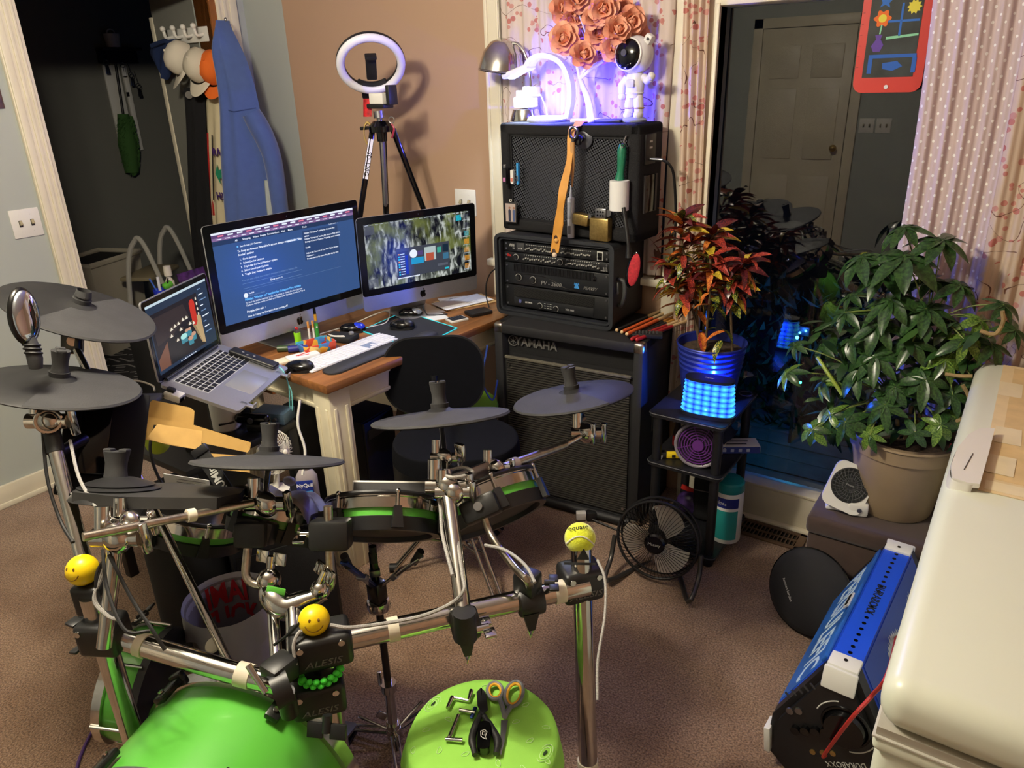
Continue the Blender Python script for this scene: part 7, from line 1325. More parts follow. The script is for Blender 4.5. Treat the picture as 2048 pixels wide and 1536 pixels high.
# hi-hat pad: flat wedge with a ridged bell
hc = PD(322,985,1.80); hn = disc_n(hc,0.13,-3); HM = FR(hc, CR - hn * CR.dot(hn), hn.cross(CR)); 
if (HM.to_3x3() @ Vector((0,0,1))).dot(hn) < 0: HM = FR(hc, CR - hn * CR.dot(hn),-hn.cross(CR))
t = TH('hihat_pad', 'dusty black wedge shaped hi-hat pad with a ridged bell beside the cardboard box', 'cymbal pad', mx=HM, group='electronic cymbal pads on the rack')
P(t, 'pad', MB().prism([(-0.165,-0.03),(-0.14,-0.09),(-0.02,-0.125),(0.155,-0.085),(0.172,0.0),(0.150,0.09),(-0.03,0.125),(-0.145,0.08)],-0.018,0.006), M('hihat_rubber',(38,37,36),0.65, noise=0.25, ns=20))
P(t, 'bell', MB().lathe([(0.098,-0.016),(0.09,-0.004),(0.092,-0.001),(0.08,0.006),(0.082,0.009),(0.068,0.014),(0.07,0.017),(0.05,0.024),(0.03,0.030),(0,0.032)],36, TR(-0.085,-0.01,0)), M('bell_rubber',(30,30,31),0.45))
cr = MB().lathe([(0.024,0.03),(0.022,0.045),(0.022,0.06),(0.027,0.085)],18, TR(-0.10,0.0,0))
for s in (-1,1): cr.box((-0.10 + s * 0.017,0,0.087),(0.018,0.024,0.008), b=0.003)
P(t, 'wing_sleeve', cr, RUBBER); P(t, 'stem', MB().cyl((-0.085,0,-0.018),(-0.085,0,-0.075),0.008), CHROME)
# ---------------------------------------------------------------- tom pads
THR = Vector((1.97,-0.93,0.55))
def tom(label, px, py, z, r, tilt, h=0.078, kn=None):
    c = PZ(px, py, z); to = THR - c; to.z = 0; to.normalize(); a = math.radians(tilt); n = Vector((0,0, math.cos(a))) + to * math.sin(a); n = disc_n(c, *kn) if kn else n; mx = NZ(c, n)
    t = TH('tom_pad', label, 'drum pad', mx=mx, group='green drum pads on the rack'); hz = h / 2
    P(t, 'shell', MB().lathe([(0,-hz + 0.012),(r * 0.86,-hz + 0.012),(r * 0.88,-hz),(r * 1.0,-hz),(r * 1.03,-hz + 0.03),(r * 0.97,-hz + 0.032)],44), BLK); P(t, 'green_band', MB().lathe([(r * 0.97,-hz + 0.028),(r * 0.97, hz - 0.022)],44), GREEN); P(t, 'chrome_hoop', MB().lathe([(r * 0.98, hz - 0.030),(r * 1.02, hz - 0.029),(r * 1.025, hz - 0.006),(r * 1.05, hz - 0.004),(r * 1.05, hz),(r * 0.97, hz)],44), CHROME); P(t, 'rubber_rim', MB().torus(r * 1.03,0.006, TR(0,0, hz + 0.003),44,8), BLK); P(t, 'mesh_head', MB().lathe([(0, hz - 0.004),(r, hz - 0.004)],40), M('mesh_head',(60,60,62),0.8)); P(t, 'base_plate', MB().lathe([(0,-hz + 0.008),(r * 0.8,-hz + 0.010)],36), M('underside',(44,40,36),0.6))
    src = None; s2 = None
    loc_cam = mx.to_3x3().inverted() @ (CAM - c); a0 = math.degrees(math.atan2(loc_cam.y, loc_cam.x))
    for k in range(6):
        m_ = RT(0,0, a0 + 12 + 60 * k)
        if src is None: src = P(t, 'tension_rod', MB().cyl((r * 1.055,0,-hz + 0.012),(r * 1.055,0, hz + 0.004),0.0042, n=10).sph((r * 1.055,0, hz + 0.006),0.0065,10), CHROME); src.matrix_basis = m_; s2 = P(t, 'lug', MB().prism([(-0.013,-hz + 0.004),(0.013,-hz + 0.004),(0.008,0.012),(-0.008,0.012)],0,0.012, FR((r * 1.02,0,0),(0,1,0),(0,0,1))), BLK); s2.matrix_basis = m_
        else: DUP(t, src, m_); DUP(t, s2, m_)
    return t, c, n, mx, a0
T2 = tom('green tom pad between the two chrome holder rods and the cymbal post',768,1040,0.70,0.130,40, kn=(-0.14,-2))
T3 = tom('green tom pad tilted beside the cymbal post in front of the large cabinet',980,1014,0.70,0.130,44, kn=(-0.16,22))
T1 = tom('green tom pad under the crumpled grey plastic bag',560,1042,0.69,0.118,34)
T0 = tom('green drum pad under the hi-hat wedge',395,1050,0.62,0.120,24)
def tom_mount(T, off):
    t, c, n, mx, a0 = T; m_ = RT(0,0, a0 + off)
    P(t, 'mount_block', MB().box((0.130 * 1.10,0,-0.018),(0.05,0.085,0.05), m_, b=0.008), CLB); P(t, 'mount_bolt', MB().cyl((0.130 * 1.10 + 0.025,0,-0.016),(0.130 * 1.10 + 0.030,0,-0.016),0.010, n=12), STEEL).data.transform(m_)
    return mx @ m_ @ Vector((0.130 * 1.10,0,-0.03))
m2 = tom_mount(T2,-62); m3 = tom_mount(T3,-8); m1 = tom_mount(T1,-18)
# double holder with L rods
hld = PD(585,1200,1.70); RP('holder_post', MB().cyl(PD(592,1355,1.60), hld,0.0165, n=20).cyl(PD(555,1350,1.62), PD(545,1215,1.72),0.012, n=18), CHROME)
RP('tom_holder', MB().tube(smooth([PD(535,1165,1.73), PD(545,1195,1.71), PD(572,1215,1.70), PD(615,1200,1.69), PD(652,1185,1.68)],5), [0.018,0.02,0.022,0.024,0.026,0.027,0.028,0.028,0.028,0.028,0.028,0.027,0.026,0.025,0.024,0.022,0.02,0.019,0.018,0.016,0.015],16).sph(PD(538,1160,1.72),0.026,16).sph(PD(640,1180,1.68),0.022,16), CHROME)
wing(PD(540,1140,1.72), CU + CR * 0.1, CHROME,1.5); wing(PD(640,1168,1.67), CU + CR * 0.4, CHROME,1.5); RP('green_tag', MB().box((0,0,0),(0.040,0.014,0.004), FR(PD(552,1181,1.685), CR - CU * 0.2, CU), b=0.0018), GREEN)
RP('tom_rod', MB().tube(smooth([hld + Vector((0.02,0.0,0.0)), PD(648,1182,1.69), PD(662,1165,1.68), PD(660,1120,1.66), PD(656,1012,1.63)],5),0.0095,14), CHROME_OLD); RP('rod_clamp', MB().box((0,0,0),(0.085,0.065,0.06), FR(PD(662,1068,1.655), CR, CU), b=0.01), CLB); wing(PD(628,1068,1.66),-CR, CHROME,1.4)
RP('tom_rod', MB().tube(smooth([PD(540,1172,1.72), PD(508,1168,1.73), PD(492,1150,1.735), PD(494,1110,1.74), PD(500,1060,1.75)],5),0.009,14), CHROME_OLD); RP('rod_clamp', MB().box((0,0,0),(0.07,0.055,0.05), FR(PD(505,1068,1.745), CR, CU), b=0.008), CLB)
RP('tom_rod', MB().tube(smooth([m3, PD(985,1075,1.66), PD(1030,1135,1.58), PD(1055,1160,1.54), c2 + Vector((0,0,0.03))],5),0.0085,12), CHROME_OLD); RP('rod_clamp', MB().box(c2 + Vector((-0.005,0.0,0.045)),(0.05,0.045,0.05), b=0.008), CLB); wing(c2 + Vector((0.03,0.01,0.05)), CR, CLB,1.1)
RP('bar_cap', MB().cyl(PD(1160,1130,1.42), PD(1160,1125,1.42),0.03), CLB)
# rack cables
def rcab(pts, r=0.0035, mat=WIREG): RP('cable', MB().wire(pts, r,7), mat)
rcab([PD(870,940,1.67), PD(905,955,1.63), PD(945,945,1.66), PD(925,935,1.70), PD(885,945,1.71), PD(868,955,1.67), PD(880,1010,1.66), PD(885,1070,1.62), PD(905,1150,1.56)],0.0038); rcab([PD(928,960,1.66), PD(935,985,1.64), PD(905,1000,1.65), PD(915,1080,1.60), PD(925,1150,1.55), PD(928,1180,1.53), PD(905,1205,1.55), PD(850,1230,1.55), PD(780,1245,1.56), PD(700,1255,1.55), PD(660,1250,1.55)],0.0038)
rcab([PD(970,1090,1.64), PD(1010,1100,1.60), PD(1050,1130,1.54), PD(1070,1165,1.51)],0.0034); rcab([PD(1195,1120,1.42), PD(1210,1160,1.40), PD(1210,1230,1.38), PD(1196,1320,1.36), PD(1195,1400,1.35)],0.0026)
rcab([PD(140,880,1.86), PD(160,960,1.80), PD(205,1035,1.72), PD(215,1070,1.68)],0.0036); rcab([PD(85,860,1.88), PD(95,960,1.86), PD(120,1040,1.84), PD(145,1085,1.80)],0.0036, WIREB)
for k in range(4): rcab([PD(228 - 3 * k,1085 + 6 * k,1.70), PD(205 - 4 * k,1150,1.70), PD(188 + 4 * k,1200,1.71), PD(215 + 4 * k,1232,1.70), PD(240,1240,1.69)],0.0034, WIREG if k < 2 else WIREB)
rcab([PD(205,1100,1.66), PD(215,1180,1.62), PD(250,1260,1.58), PD(300,1262,1.58)],0.0035, WIREB); rcab([PD(218,1110,1.66), PD(265,1200,1.63), PD(305,1260,1.60), PD(330,1300,1.60)],0.0035, WIREB); rcab([PD(600,1245,1.55), PD(575,1270,1.58), PD(548,1290,1.60)],0.003, WIREB); rcab([PD(612,1260,1.56), PD(597,1266,1.55), PD(587,1292,1.55), PD(592,1330,1.56)],0.0034)
# ---------------------------------------------------------------- balls on the post tops
def smiley(label, px, py, c, r, ang):
    n = (CAM - c).normalized(); n = (n + CR * ang).normalized(); mx = FR(c, CU.cross(n), CU)
    t = TH('smiley_ball', label, 'ball', mx=mx); P(t, 'ball', MB().sph((0,0,0), r,32), YEL); ink = M('smile_ink',(120,84,14),0.5)
    for s in (-1,1): P(t, 'eye', MB().sph((s * r * 0.27, r * 0.22, r * 0.925), r * 0.11,12,(0.8,1.25,0.35)), ink)
    P(t, 'mouth', MB().tube([(r * 0.58 * math.sin(a), r * (0.05 - 0.55 * math.cos(a)) + 0, math.sqrt(max(0, r * r - (r * 0.58 * math.sin(a)) ** 2 - (r * (0.05 - 0.55 * math.cos(a))) ** 2))) for a in [-1.25 + 2.5 * i / 14 for i in range(15)]], r * 0.035,6), ink)
ctop = Cc + Vector((0,0,0.072)); bc = PD(628,1240,(ctop - CAM).length); smiley('yellow smiley ball facing out on the black rack clamp above the green drum',628,1240, bc,0.030,0.0)
RP('ball_seat', MB().lathe([(0.028,0),(0.024,0.012),(0.012,0.014),(0.012,0.02)],20, Matrix.Translation(Vector((bc.x, bc.y, bc.z - 0.048)))), CLB)
lc = PD(165,1140,(Lp + Vector((-0.03,0,0.15)) - CAM).length); smiley('yellow smiley ball turned sideways on the rack post near the wall',165,1140, lc,0.031,-0.75); RP('ball_seat', MB().cyl(lc - Vector((0,0,0.055)), lc - Vector((0,0,0.024)),0.016), CLB)
tbc = Rt + Vector((-0.006,0.0,0.020)); tbc = PD(1160,1076,(Rt - CAM).length); t = TH('tennis_ball', 'bright yellow tennis ball slit open on the right rack post', 'ball', loc=tbc)
FELT = M('tennis_felt',(222,232,44),0.95, noise=0.1, ns=200, sheen=0.6, bump=0.3, bs=500); tv = (CAM - tbc).normalized(); TBM = FR(tbc, CU.cross(tv), CU)
P(t, 'ball', MB().sph((0,0,0),0.0335,32, mx=TBM), FELT, world=True); P(t, 'seam', MB().tube([TBM @ (Vector((0.0335 * math.sin(a),0.012 * math.cos(2 * a) - 0.006,0)).normalized() * 0.0001 + Vector((0.0337 * math.sin(a) * 0.94,0.010 - 0.026 * math.sin(a) ** 2 * 0.9,0)) + Vector((0,0, math.sqrt(max(0.0,0.0337 ** 2 - (0.0337 * math.sin(a) * 0.94) ** 2 - (0.010 - 0.026 * math.sin(a) ** 2 * 0.9) ** 2))))) for a in [-1.2 + 2.4 * i / 16 for i in range(17)]],0.0018,6), M('seam_white',(226,226,206),0.9), world=True)
P(t, 'slit', MB().prism([(-0.011,-0.034),(0.015,-0.034),(0.004,-0.006)],0.026,0.0335, TBM @ RT(18,0,0) @ TR(0.004,0,-0.002)), M('slit_dark',(40,42,40),0.8), world=True)
TX(t, 'equate',0.016, BLKM, base_mx(t).inverted() @ TBM @ RT(-52,0,8) @ TR(0,0,0.0337), 'brand_print',0.0003)
# paracord bracelet under the clamp
t = TH('cord_bracelet', 'lime green braided cord bracelet looped round the centre post', 'bracelet', loc=Cc - Vector((0,0,0.05))); bcn = PZ(640,1342,0.577); 
for k in range(2):
    for i in range(18):
        a = 2 * math.pi * i / 18 + 0.17 * k; p = Vector((bcn.x + 0.041 * math.cos(a), bcn.y + 0.041 * math.sin(a), bcn.z + 0.010 * k))
        if i + k == 0: src = P(t, 'knot', MB().sph((0,0,0),0.0066,8,(1.1,1.1,0.8)), M('lime_cord',(70,220,60),0.7)); src.matrix_basis = Matrix.Translation(p - base_mx(t).translation)
        else: DUP(t, src, Matrix.Translation(p - base_mx(t).translation))
# ---------------------------------------------------------------- kick drum
ka = Vector((0.34,-0.94,0)).normalized(); kc = Vector((2.262,-2.045,0.268)); KR, KDp = 0.247, 0.218
KMx = FR(kc, Vector((-ka.y, ka.x,0)),(0,0,1))
if (KMx.to_3x3() @ Vector((0,0,1))).dot(ka) < 0: KMx = FR(kc,-Vector((-ka.y, ka.x,0)),(0,0,1))
k_ = TH('bass_drum', 'glossy lime green bass drum with black claws lying on the carpet', 'drum', loc=(kc.x, kc.y,0))
def KP(nm, mb, mt): return P(k_, nm, mb, mt, world=True)
KP('shell', MB().lathe([(KR - 0.004,0.0),(KR,0.002),(KR, KDp - 0.002),(KR - 0.004, KDp),(KR - 0.012, KDp),(KR - 0.012,0.0)],72, KMx), GREEN)
KP('rear_hoop', MB().lathe([(KR + 0.002,0.006),(KR + 0.010,0.004),(KR + 0.010,-0.028),(KR + 0.002,-0.03),(KR - 0.004,-0.02)],64, KMx), CHROME); KP('front_hoop', MB().lathe([(KR + 0.002, KDp - 0.006),(KR + 0.010, KDp - 0.004),(KR + 0.010, KDp + 0.028),(KR + 0.002, KDp + 0.03),(KR - 0.004, KDp + 0.02)],64, KMx), STEEL)
KP('front_head', MB().lathe([(0, KDp + 0.004),(KR, KDp + 0.004)],56, KMx), M('drum_head_white',(220,218,210),0.5)); KP('rear_head', MB().lathe([(0,-0.004),(KR,-0.004)],56, KMx), M('mesh_head',(60,60,62),0.8))
CLAW = M('claw_dark_chrome',(58,60,58),0.25,0.8); kx = math.degrees(math.atan2(*(KMx.to_3x3().inverted() @ Vector((0,0,1))).yx))
for off in (-27,33,-87,93,-147,153):
    for z0, s in ((-0.02,1),(KDp + 0.02,-1)):
        m_ = KMx @ RT(0,0, kx + off) @ TR(KR + 0.010,0, z0 + s * 0.03); c_ = P(k_, 'claw', MB().box((0.004,0,0),(0.016,0.03,0.075), m_, b=0.004).box((0.008,0,-s * 0.028),(0.022,0.034,0.018), m_, b=0.004), CLAW, world=True); P(c_, 'claw_screw', MB().cyl(m_ @ Vector((0.013,0, s * 0.02)), m_ @ Vector((0.017,0, s * 0.02)),0.006, n=10), CHROME, world=True)
for s in (-1,1): KP('spur', MB().cyl(kc + ka * 0.14 + Vector((-ka.y, ka.x,0)) * s * (KR * 0.85) + Vector((0,0,-0.08)), Vector((0,0,0)) + Vector((kc.x, kc.y,0.012)) + ka * 0.26 + Vector((-ka.y, ka.x,0)) * s * (KR + 0.06),0.008), CHROME)
# T-handle clamp between drum and tube
tc_ = PD(562,1372,1.55); RP('drum_clamp', MB().cyl(PD(545,1385,1.56), PD(580,1368,1.56),0.034, n=24).box((0,0,0),(0.05,0.06,0.05), Matrix.Translation(PD(560,1340,1.57)), b=0.01), CLB); RP('t_handle', MB().cyl(PD(496,1330,1.52), PD(532,1385,1.52),0.006).cyl(PD(510,1356,1.52), PD(545,1368,1.55),0.007), CHROME); RP('drum_post', MB().cyl(PD(570,1385,1.55), PD(580,1425,1.60),0.018, n=18), BLK)
# pedal beater
t = TH('drum_pedal', 'bass drum pedal with a white faced beater behind the green drum', 'pedal', loc=(kc.x - ka.x * 0.10, kc.y - ka.y * 0.10,0)); bh = PD(428,1292,1.98); bp = Vector((bh.x, bh.y,0)); pd0 = kc - ka * 0.13; pd0.z = 0
P(t, 'beater_rod', MB().cyl(bh - Vector((0,0,0.02)), pd0 + Vector((0,0,0.16)),0.004), CHROME, world=True); bn = (CAM - bh).normalized() + CR * -0.5 + CU * 0.3; P(t, 'beater_face', MB().lathe([(0.017,0.004),(0.019,0.006),(0.016,0.010),(0,0.011)],24, NZ(bh, bn)), M('beater_cream',(226,218,196),0.6), world=True); P(t, 'beater_body', MB().lathe([(0,-0.026),(0.014,-0.024),(0.020,-0.012),(0.019,0.004)],24, NZ(bh, bn)), BLK, world=True)
P(t, 'frame_post', MB().cyl(pd0 + Vector((0.06,0.03,0.01)), pd0 + Vector((0.06,0.03,0.18)),0.009).cyl(pd0 + Vector((-0.06,-0.03,0.01)), pd0 + Vector((-0.06,-0.03,0.18)),0.009).cyl(pd0 + Vector((-0.06,-0.03,0.17)), pd0 + Vector((0.06,0.03,0.17)),0.007), CHROME, world=True); P(t, 'foot_board', MB().box((0,0,0),(0.09,0.26,0.012), FR(pd0 - ka * 0.13 + Vector((0,0,0.05)), Vector((-ka.y, ka.x,0)),-ka + Vector((0,0,-0.25))), b=0.004), STEEL, world=True); P(t, 'base_plate', MB().box((0,0,0.006),(0.09,0.26,0.010), FR(pd0 - ka * 0.13, Vector((-ka.y, ka.x,0)),-ka)), BLK, world=True)
# ---------------------------------------------------------------- throne
th = TH('drum_throne', 'black velvet drum throne with a split seat and chrome tripod', 'stool',(THR.x, THR.y,0),36)
VEL = M('black_velvet',(12,13,17),0.95, noise=0.15, ns=60, spec=0.12); SZ = 0.455
def seat_r(a): return 0.185 * (1 + 0.18 * abs(math.cos(a)) ** 1.5 - 0.10 * max(0,-math.sin(a)) ** 6)
def seat(u, v):
    a = 2 * math.pi * u; rr = seat_r(a); k = min(1.0, v / 0.7); z = SZ + 0.075 if v <= 0.62 else SZ + 0.075 * math.cos((v - 0.62) / 0.38 * 1.57) ; q = rr * (v / 0.62 * 0.96 if v <= 0.62 else 0.96 + 0.04 * math.sin((v - 0.62) / 0.38 * 1.57))
    x, y = q * math.cos(a), q * math.sin(a); dip = 0.020 * math.exp(-(x / 0.018) ** 2) * (1 if v <= 0.8 else 0.4) + 0.014 * math.exp(-((x * x + (y - 0.02) ** 2) / 0.012)); return (x, y, z - dip)
P(th, 'seat', MB().surf(seat,64,20), VEL, sa=70); P(th, 'seat_side', MB().surf(lambda u, v: (seat_r(2 * math.pi * u) * math.cos(2 * math.pi * u), seat_r(2 * math.pi * u) * math.sin(2 * math.pi * u), SZ - 0.085 * v + 0.012),64,2), M('black_vinyl',(18,18,20),0.4)); P(th, 'seat_board', MB().cyl((0,0, SZ - 0.07),(0,0, SZ - 0.055),0.16, n=32), BLK)
P(th, 'post', MB().cyl((0,0,0.10),(0,0, SZ - 0.04),0.014, n=18), CHROME); P(th, 'outer_tube', MB().cyl((0,0,0.10),(0,0,0.27),0.019, n=18), CHROME); P(th, 'collar', MB().cyl((0,0,0.10),(0,0,0.13),0.026, n=18).box((0.035,0,0.115),(0.04,0.01,0.016), b=0.003), CHROME)
for k in range(3):
    m_ = RT(0,0,120 * k - 60)
    for s in (-1,1): P(th, 'leg', MB().cyl((0.02, s * 0.014,0.29),(0.25, s * 0.014,0.014),0.0065, n=10), CHROME).data.transform(m_); P(th, 'brace', MB().cyl((0.022, s * 0.010,0.115),(0.14, s * 0.010,0.145),0.005, n=8), CHROME).data.transform(m_)
    P(th, 'rubber_foot', MB().cyl((0.235,0,0.016),(0.27,0,0.016),0.016, n=14), RUBBER2).data.transform(m_)
# ---------------------------------------------------------------- office chair at the desk
bdx = Vector((0.63,-0.78,0)).normalized(); bc_ = PD(868,748,2.72); sc_ = Vector((bc_.x, bc_.y,0)) - bdx * 0.20
ch = TH('office_chair', 'small black office chair with a green seat pushed up to the desk', 'chair',(sc_.x, sc_.y,0), math.degrees(math.atan2(bdx.y, bdx.x)) + 90)
BKW, BKH = 0.355, 0.275; zc_ = bc_.z
P(ch, 'backrest', MB().prism(rrect(BKW, BKH,0.105,10),-0.022,0.016, TR(0,-0.20, zc_) @ FRONT @ RT(-6,0,0)), VEL); P(ch, 'backrest_shell', MB().prism(rrect(BKW + 0.012, BKH + 0.012,0.11,10),0.006,0.014, TR(0,-0.20, zc_) @ FRONT @ RT(-6,0,0)), BLK)
P(ch, 'seat', MB().prism(rrect(0.40,0.36,0.12,8),0.395,0.43, TR(0.03,0.03,0)), BLK); P(ch, 'seat_pad', MB().lathe([(0,0.456),(0.15,0.452),(0.185,0.444),(0.19,0.432),(0.18,0.430)],40, TR(0.05,0.03,0)), M('seat_green',(106,150,40),0.5)); P(ch, 'back_stem', MB().tube([(0,0.0,0.385),(0,-0.20,0.385),(0,-0.225,0.42),(0,-0.212, zc_)],0.013,10), BLK)
P(ch, 'gas_post', MB().cyl((0,0.02,0.07),(0,0.02,0.39),0.022), BLK)
for k in range(5):
    a = 72 * k + 10; m_ = TR(0,0.02,0) @ RT(0,0, a); P(ch, 'base_arm', MB().tube([(0.02,0,0.085),(0.13,0,0.075),(0.20,0,0.058)], [0.02,0.015,0.012],8), BLK).data.transform(m_); P(ch, 'caster', MB().cyl((0.20,-0.018,0.025),(0.20,0.018,0.025),0.024, n=14), BLK).data.transform(m_)
# ---------------------------------------------------------------- snare stand
sx, sy = 2.283, -1.640; sn = TH('snare_stand', 'chrome snare stand with an empty folded basket standing on the carpet', 'stand',(sx, sy,0)); zt_ = zat(sx, sy,1210); 
P(sn, 'upper_tube', MB().cyl((0,0,0.10),(0,0, zt_),0.0095), M('dark_chrome',(70,66,62),0.25,0.9)); P(sn, 'lower_tube', MB().cyl((0,0,0.03),(0,0, zat(sx, sy,1375)),0.0135), CHROME); zk = zat(sx, sy,1372); P(sn, 'height_collar', MB().cyl((0,0, zk - 0.012),(0,0, zk + 0.012),0.021).box((-0.03,0, zk + 0.01),(0.012,0.01,0.045), b=0.003), CHROME)
P(sn, 'basket_nut', MB().lathe([(0.012, zt_ - 0.012),(0.028, zt_ - 0.010),(0.030, zt_ + 0.002),(0.028, zt_ + 0.014),(0.012, zt_ + 0.016)],10), CHROME); P(sn, 'basket_block', MB().box((0,0, zt_ + 0.045),(0.04,0.035,0.06), b=0.006).cyl((0,0, zt_ + 0.01),(0,0, zt_ + 0.10),0.009), M('dark_chrome',(70,66,62),0.25,0.9))
b0_ = Vector((sx, sy, zt_ + 0.05))
for (px, py, dd, mt) in ((688,1125,1.72, M('blue_reflection_steel',(62,84,150),0.25,0.85)),(842,1115,1.78, CHROME),(745,1105,1.85, BLKG)):  # blue reflection on the arm is painted into its steel colour
    tip = PD(px, py, dd); ar = P(sn, 'basket_arm', MB().box((0,0,(tip - b0_).length / 2),(0.020,0.008,(tip - b0_).length), ZA(b0_, tip), b=0.002), mt, world=True); P(ar, 'grip_rubber', MB().cyl(tip - (tip - b0_).normalized() * 0.03, tip + CU * 0.015,0.009), RUBBER2, world=True); P(ar, 'arm_clip', MB().box((0,0,(tip - b0_).length * 0.45),(0.026,0.014,0.02), ZA(b0_, tip), b=0.002), STEEL, world=True)
for k in range(3):
    a = math.radians((200,320,80)[k]); d = Vector((math.cos(a), math.sin(a),0)); f_ = d * 0.20 + Vector((0,0,0.012)); z1 = zat(sx, sy,1452) ; z0 = 0.035
    for s in (-1,1):
        o_ = Vector((-d.y, d.x,0)) * 0.009 * s; P(sn, 'leg', MB().cyl(o_ + Vector((0,0, z1 - 0.02)) + d * 0.014, f_ + o_,0.0042, n=8), CHROME)
    P(sn, 'brace', MB().cyl(Vector((0,0, z0)) + d * 0.012, d * 0.10 + Vector((0,0,0.065)),0.004, n=8), CHROME); P(sn, 'rubber_foot', MB().sph(f_,0.016,12,(1.4,1,0.75)), RUBBER2)
P(sn, 'leg_hub', MB().cyl((0,0,0.02),(0,0,0.05),0.02).cyl((0,0, zat(sx, sy,1452) - 0.02),(0,0, zat(sx, sy,1452) + 0.012),0.019), CHROME); wing_z = zat(sx, sy,1435); P(sn, 'wing_nut', MB().box((-0.028,-0.01, wing_z),(0.03,0.006,0.026), b=0.003, r=(0,30,30)), CHROME)
# ---------------------------------------------------------------- stool with green bandana and the tools on it
SZt = 0.40; s0 = PZ(965,1462, SZt); stl = TH('padded_stool', 'round stool wrapped in a lime green paisley bandana', 'stool',(s0.x, s0.y,0))
BAND = M('bandana_green',(150,214,84),0.85, noise=0.06, ns=9, bump=0.15, bs=300); SR = 0.157
def bnd(u, v):
    a = 2 * math.pi * u; wv = 0.006 * math.sin(7 * a) + 0.004 * math.sin(12 * a + 1)
    if v < 0.6: q = v / 0.6; return (q * SR * math.cos(a), q * SR * math.sin(a), SZt - 0.012 * q ** 4)
    q = (v - 0.6) / 0.4; r = SR + 0.012 * math.sin(q * 1.57) + wv * q; return (r * math.cos(a), r * math.sin(a), SZt - 0.012 - 0.075 * q + 0.012 * math.sin(5 * a) * q)
P(stl, 'bandana', MB().surf(bnd,72,22), BAND, sa=70); P(stl, 'cushion', MB().cyl((0,0, SZt - 0.08),(0,0, SZt - 0.016), SR - 0.006, n=40), BLK); kn_ = (s0 - Vector((s0.x, s0.y,0)));
for a_, l_ in ((-10,0.05),(-28,0.04)): P(stl, 'bandana_corner', MB().surf(lambda u, v: ((SR + 0.006 + l_ * v) * math.cos(math.radians(a_ + 16 * (u - 0.5) * (1 - v))),(SR + 0.006 + l_ * v) * math.sin(math.radians(a_ + 16 * (u - 0.5) * (1 - v))), SZt - 0.05 - 0.03 * v + 0.01 * math.sin(6 * u)),6,4), BAND)
PAIS = M('paisley_print',(198,236,166),0.8); PAISD = M('paisley_dark',(24,50,16),0.8); rd = random.Random(12); src = None
for k in range(22):
    a = k * 2.399; q = 0.022 + 0.128 * math.sqrt((k + 0.5) / 22); m_ = TR(q * math.cos(a), q * math.sin(a), SZt + 0.0008 - 0.012 * (q / SR) ** 4) @ RT(0,0, rd.uniform(0,360))
    if src is None: src = P(stl, 'paisley', MB().tube([(0.008 * math.cos(b_) * (1 - 0.35 * math.sin(b_)),0.0045 * math.sin(b_),0) for b_ in [2 * math.pi * i / 14 for i in range(14)]],0.0007,4, closed=True), PAIS); src.matrix_basis = m_
    else: DUP(stl, src, m_)
for a in (178,12):
    m_ = TR(0.138 * math.cos(math.radians(a)),0.138 * math.sin(math.radians(a)), SZt - 0.006)
    for rr in (0.012,0.018): P(stl, 'rosette', MB().torus(rr,0.0008, m_ @ Matrix.Diagonal((0.7,1.3,1,1)),20,4), PAIS)
    P(stl, 'rosette_core', MB().sph((0,0,0.0005),0.005,8,(0.6,1.5,0.15), m_), PAISD)
P(stl, 'post', MB().cyl((0,0,0.06),(0,0, SZt - 0.07),0.016), BLK)
for k in range(3):
    m_ = RT(0,0,120 * k + 20); P(stl, 'leg', MB().tube([(0.012,0,0.24),(0.10,0,0.14),(0.20,0,0.016)],0.011,8), BLK).data.transform(m_); P(stl, 'foot', MB().sph((0.20,0,0.016),0.016,10), RUBBER2).data.transform(m_)
TZ = SZt + 0.002
def key_t(label, a, b, c_, d_):
    A, B, C_, D_ = (PZ(*q, TZ + 0.005) for q in (a, b, c_, d_)); t = TH('drum_key', label, 'drum key', loc=(A.x, A.y, TZ)); P(t, 'socket', MB().tube([A, B], [0.0042,0.005],12), CHROME, world=True); P(t, 'arm', MB().tube([B, C_],0.0027,8), CHROME, world=True); P(t, 'handle', MB().tube([C_, D_], [0.0036,0.0052],10), CHROME, world=True)
key_t('crank shaped chrome drum key near the scissors on the bandana',(895,1416),(905,1394),(937,1401),(943,1381)); key_t('long T shaped chrome drum key lying on the bandana',(917,1430),(899,1475),(891,1478),(925,1481))
A, B = PZ(919,1420, TZ + 0.006), PZ(950,1426, TZ + 0.006); t = TH('drum_key', 'short chrome drum key with wing handle touching the cutters', 'drum key', loc=(A.x, A.y, TZ)); P(t, 'socket', MB().cyl(A, B,0.0046), CHROME, world=True); P(t, 'wing_handle', MB().box((0,0,0),(0.009,0.032,0.006), FR(B - (B - A) * 0.1, B - A,(0,0,1)) @ RT(90,0,0), b=0.003), M('blue_reflection_steel',(62,84,150),0.25,0.85), world=True)
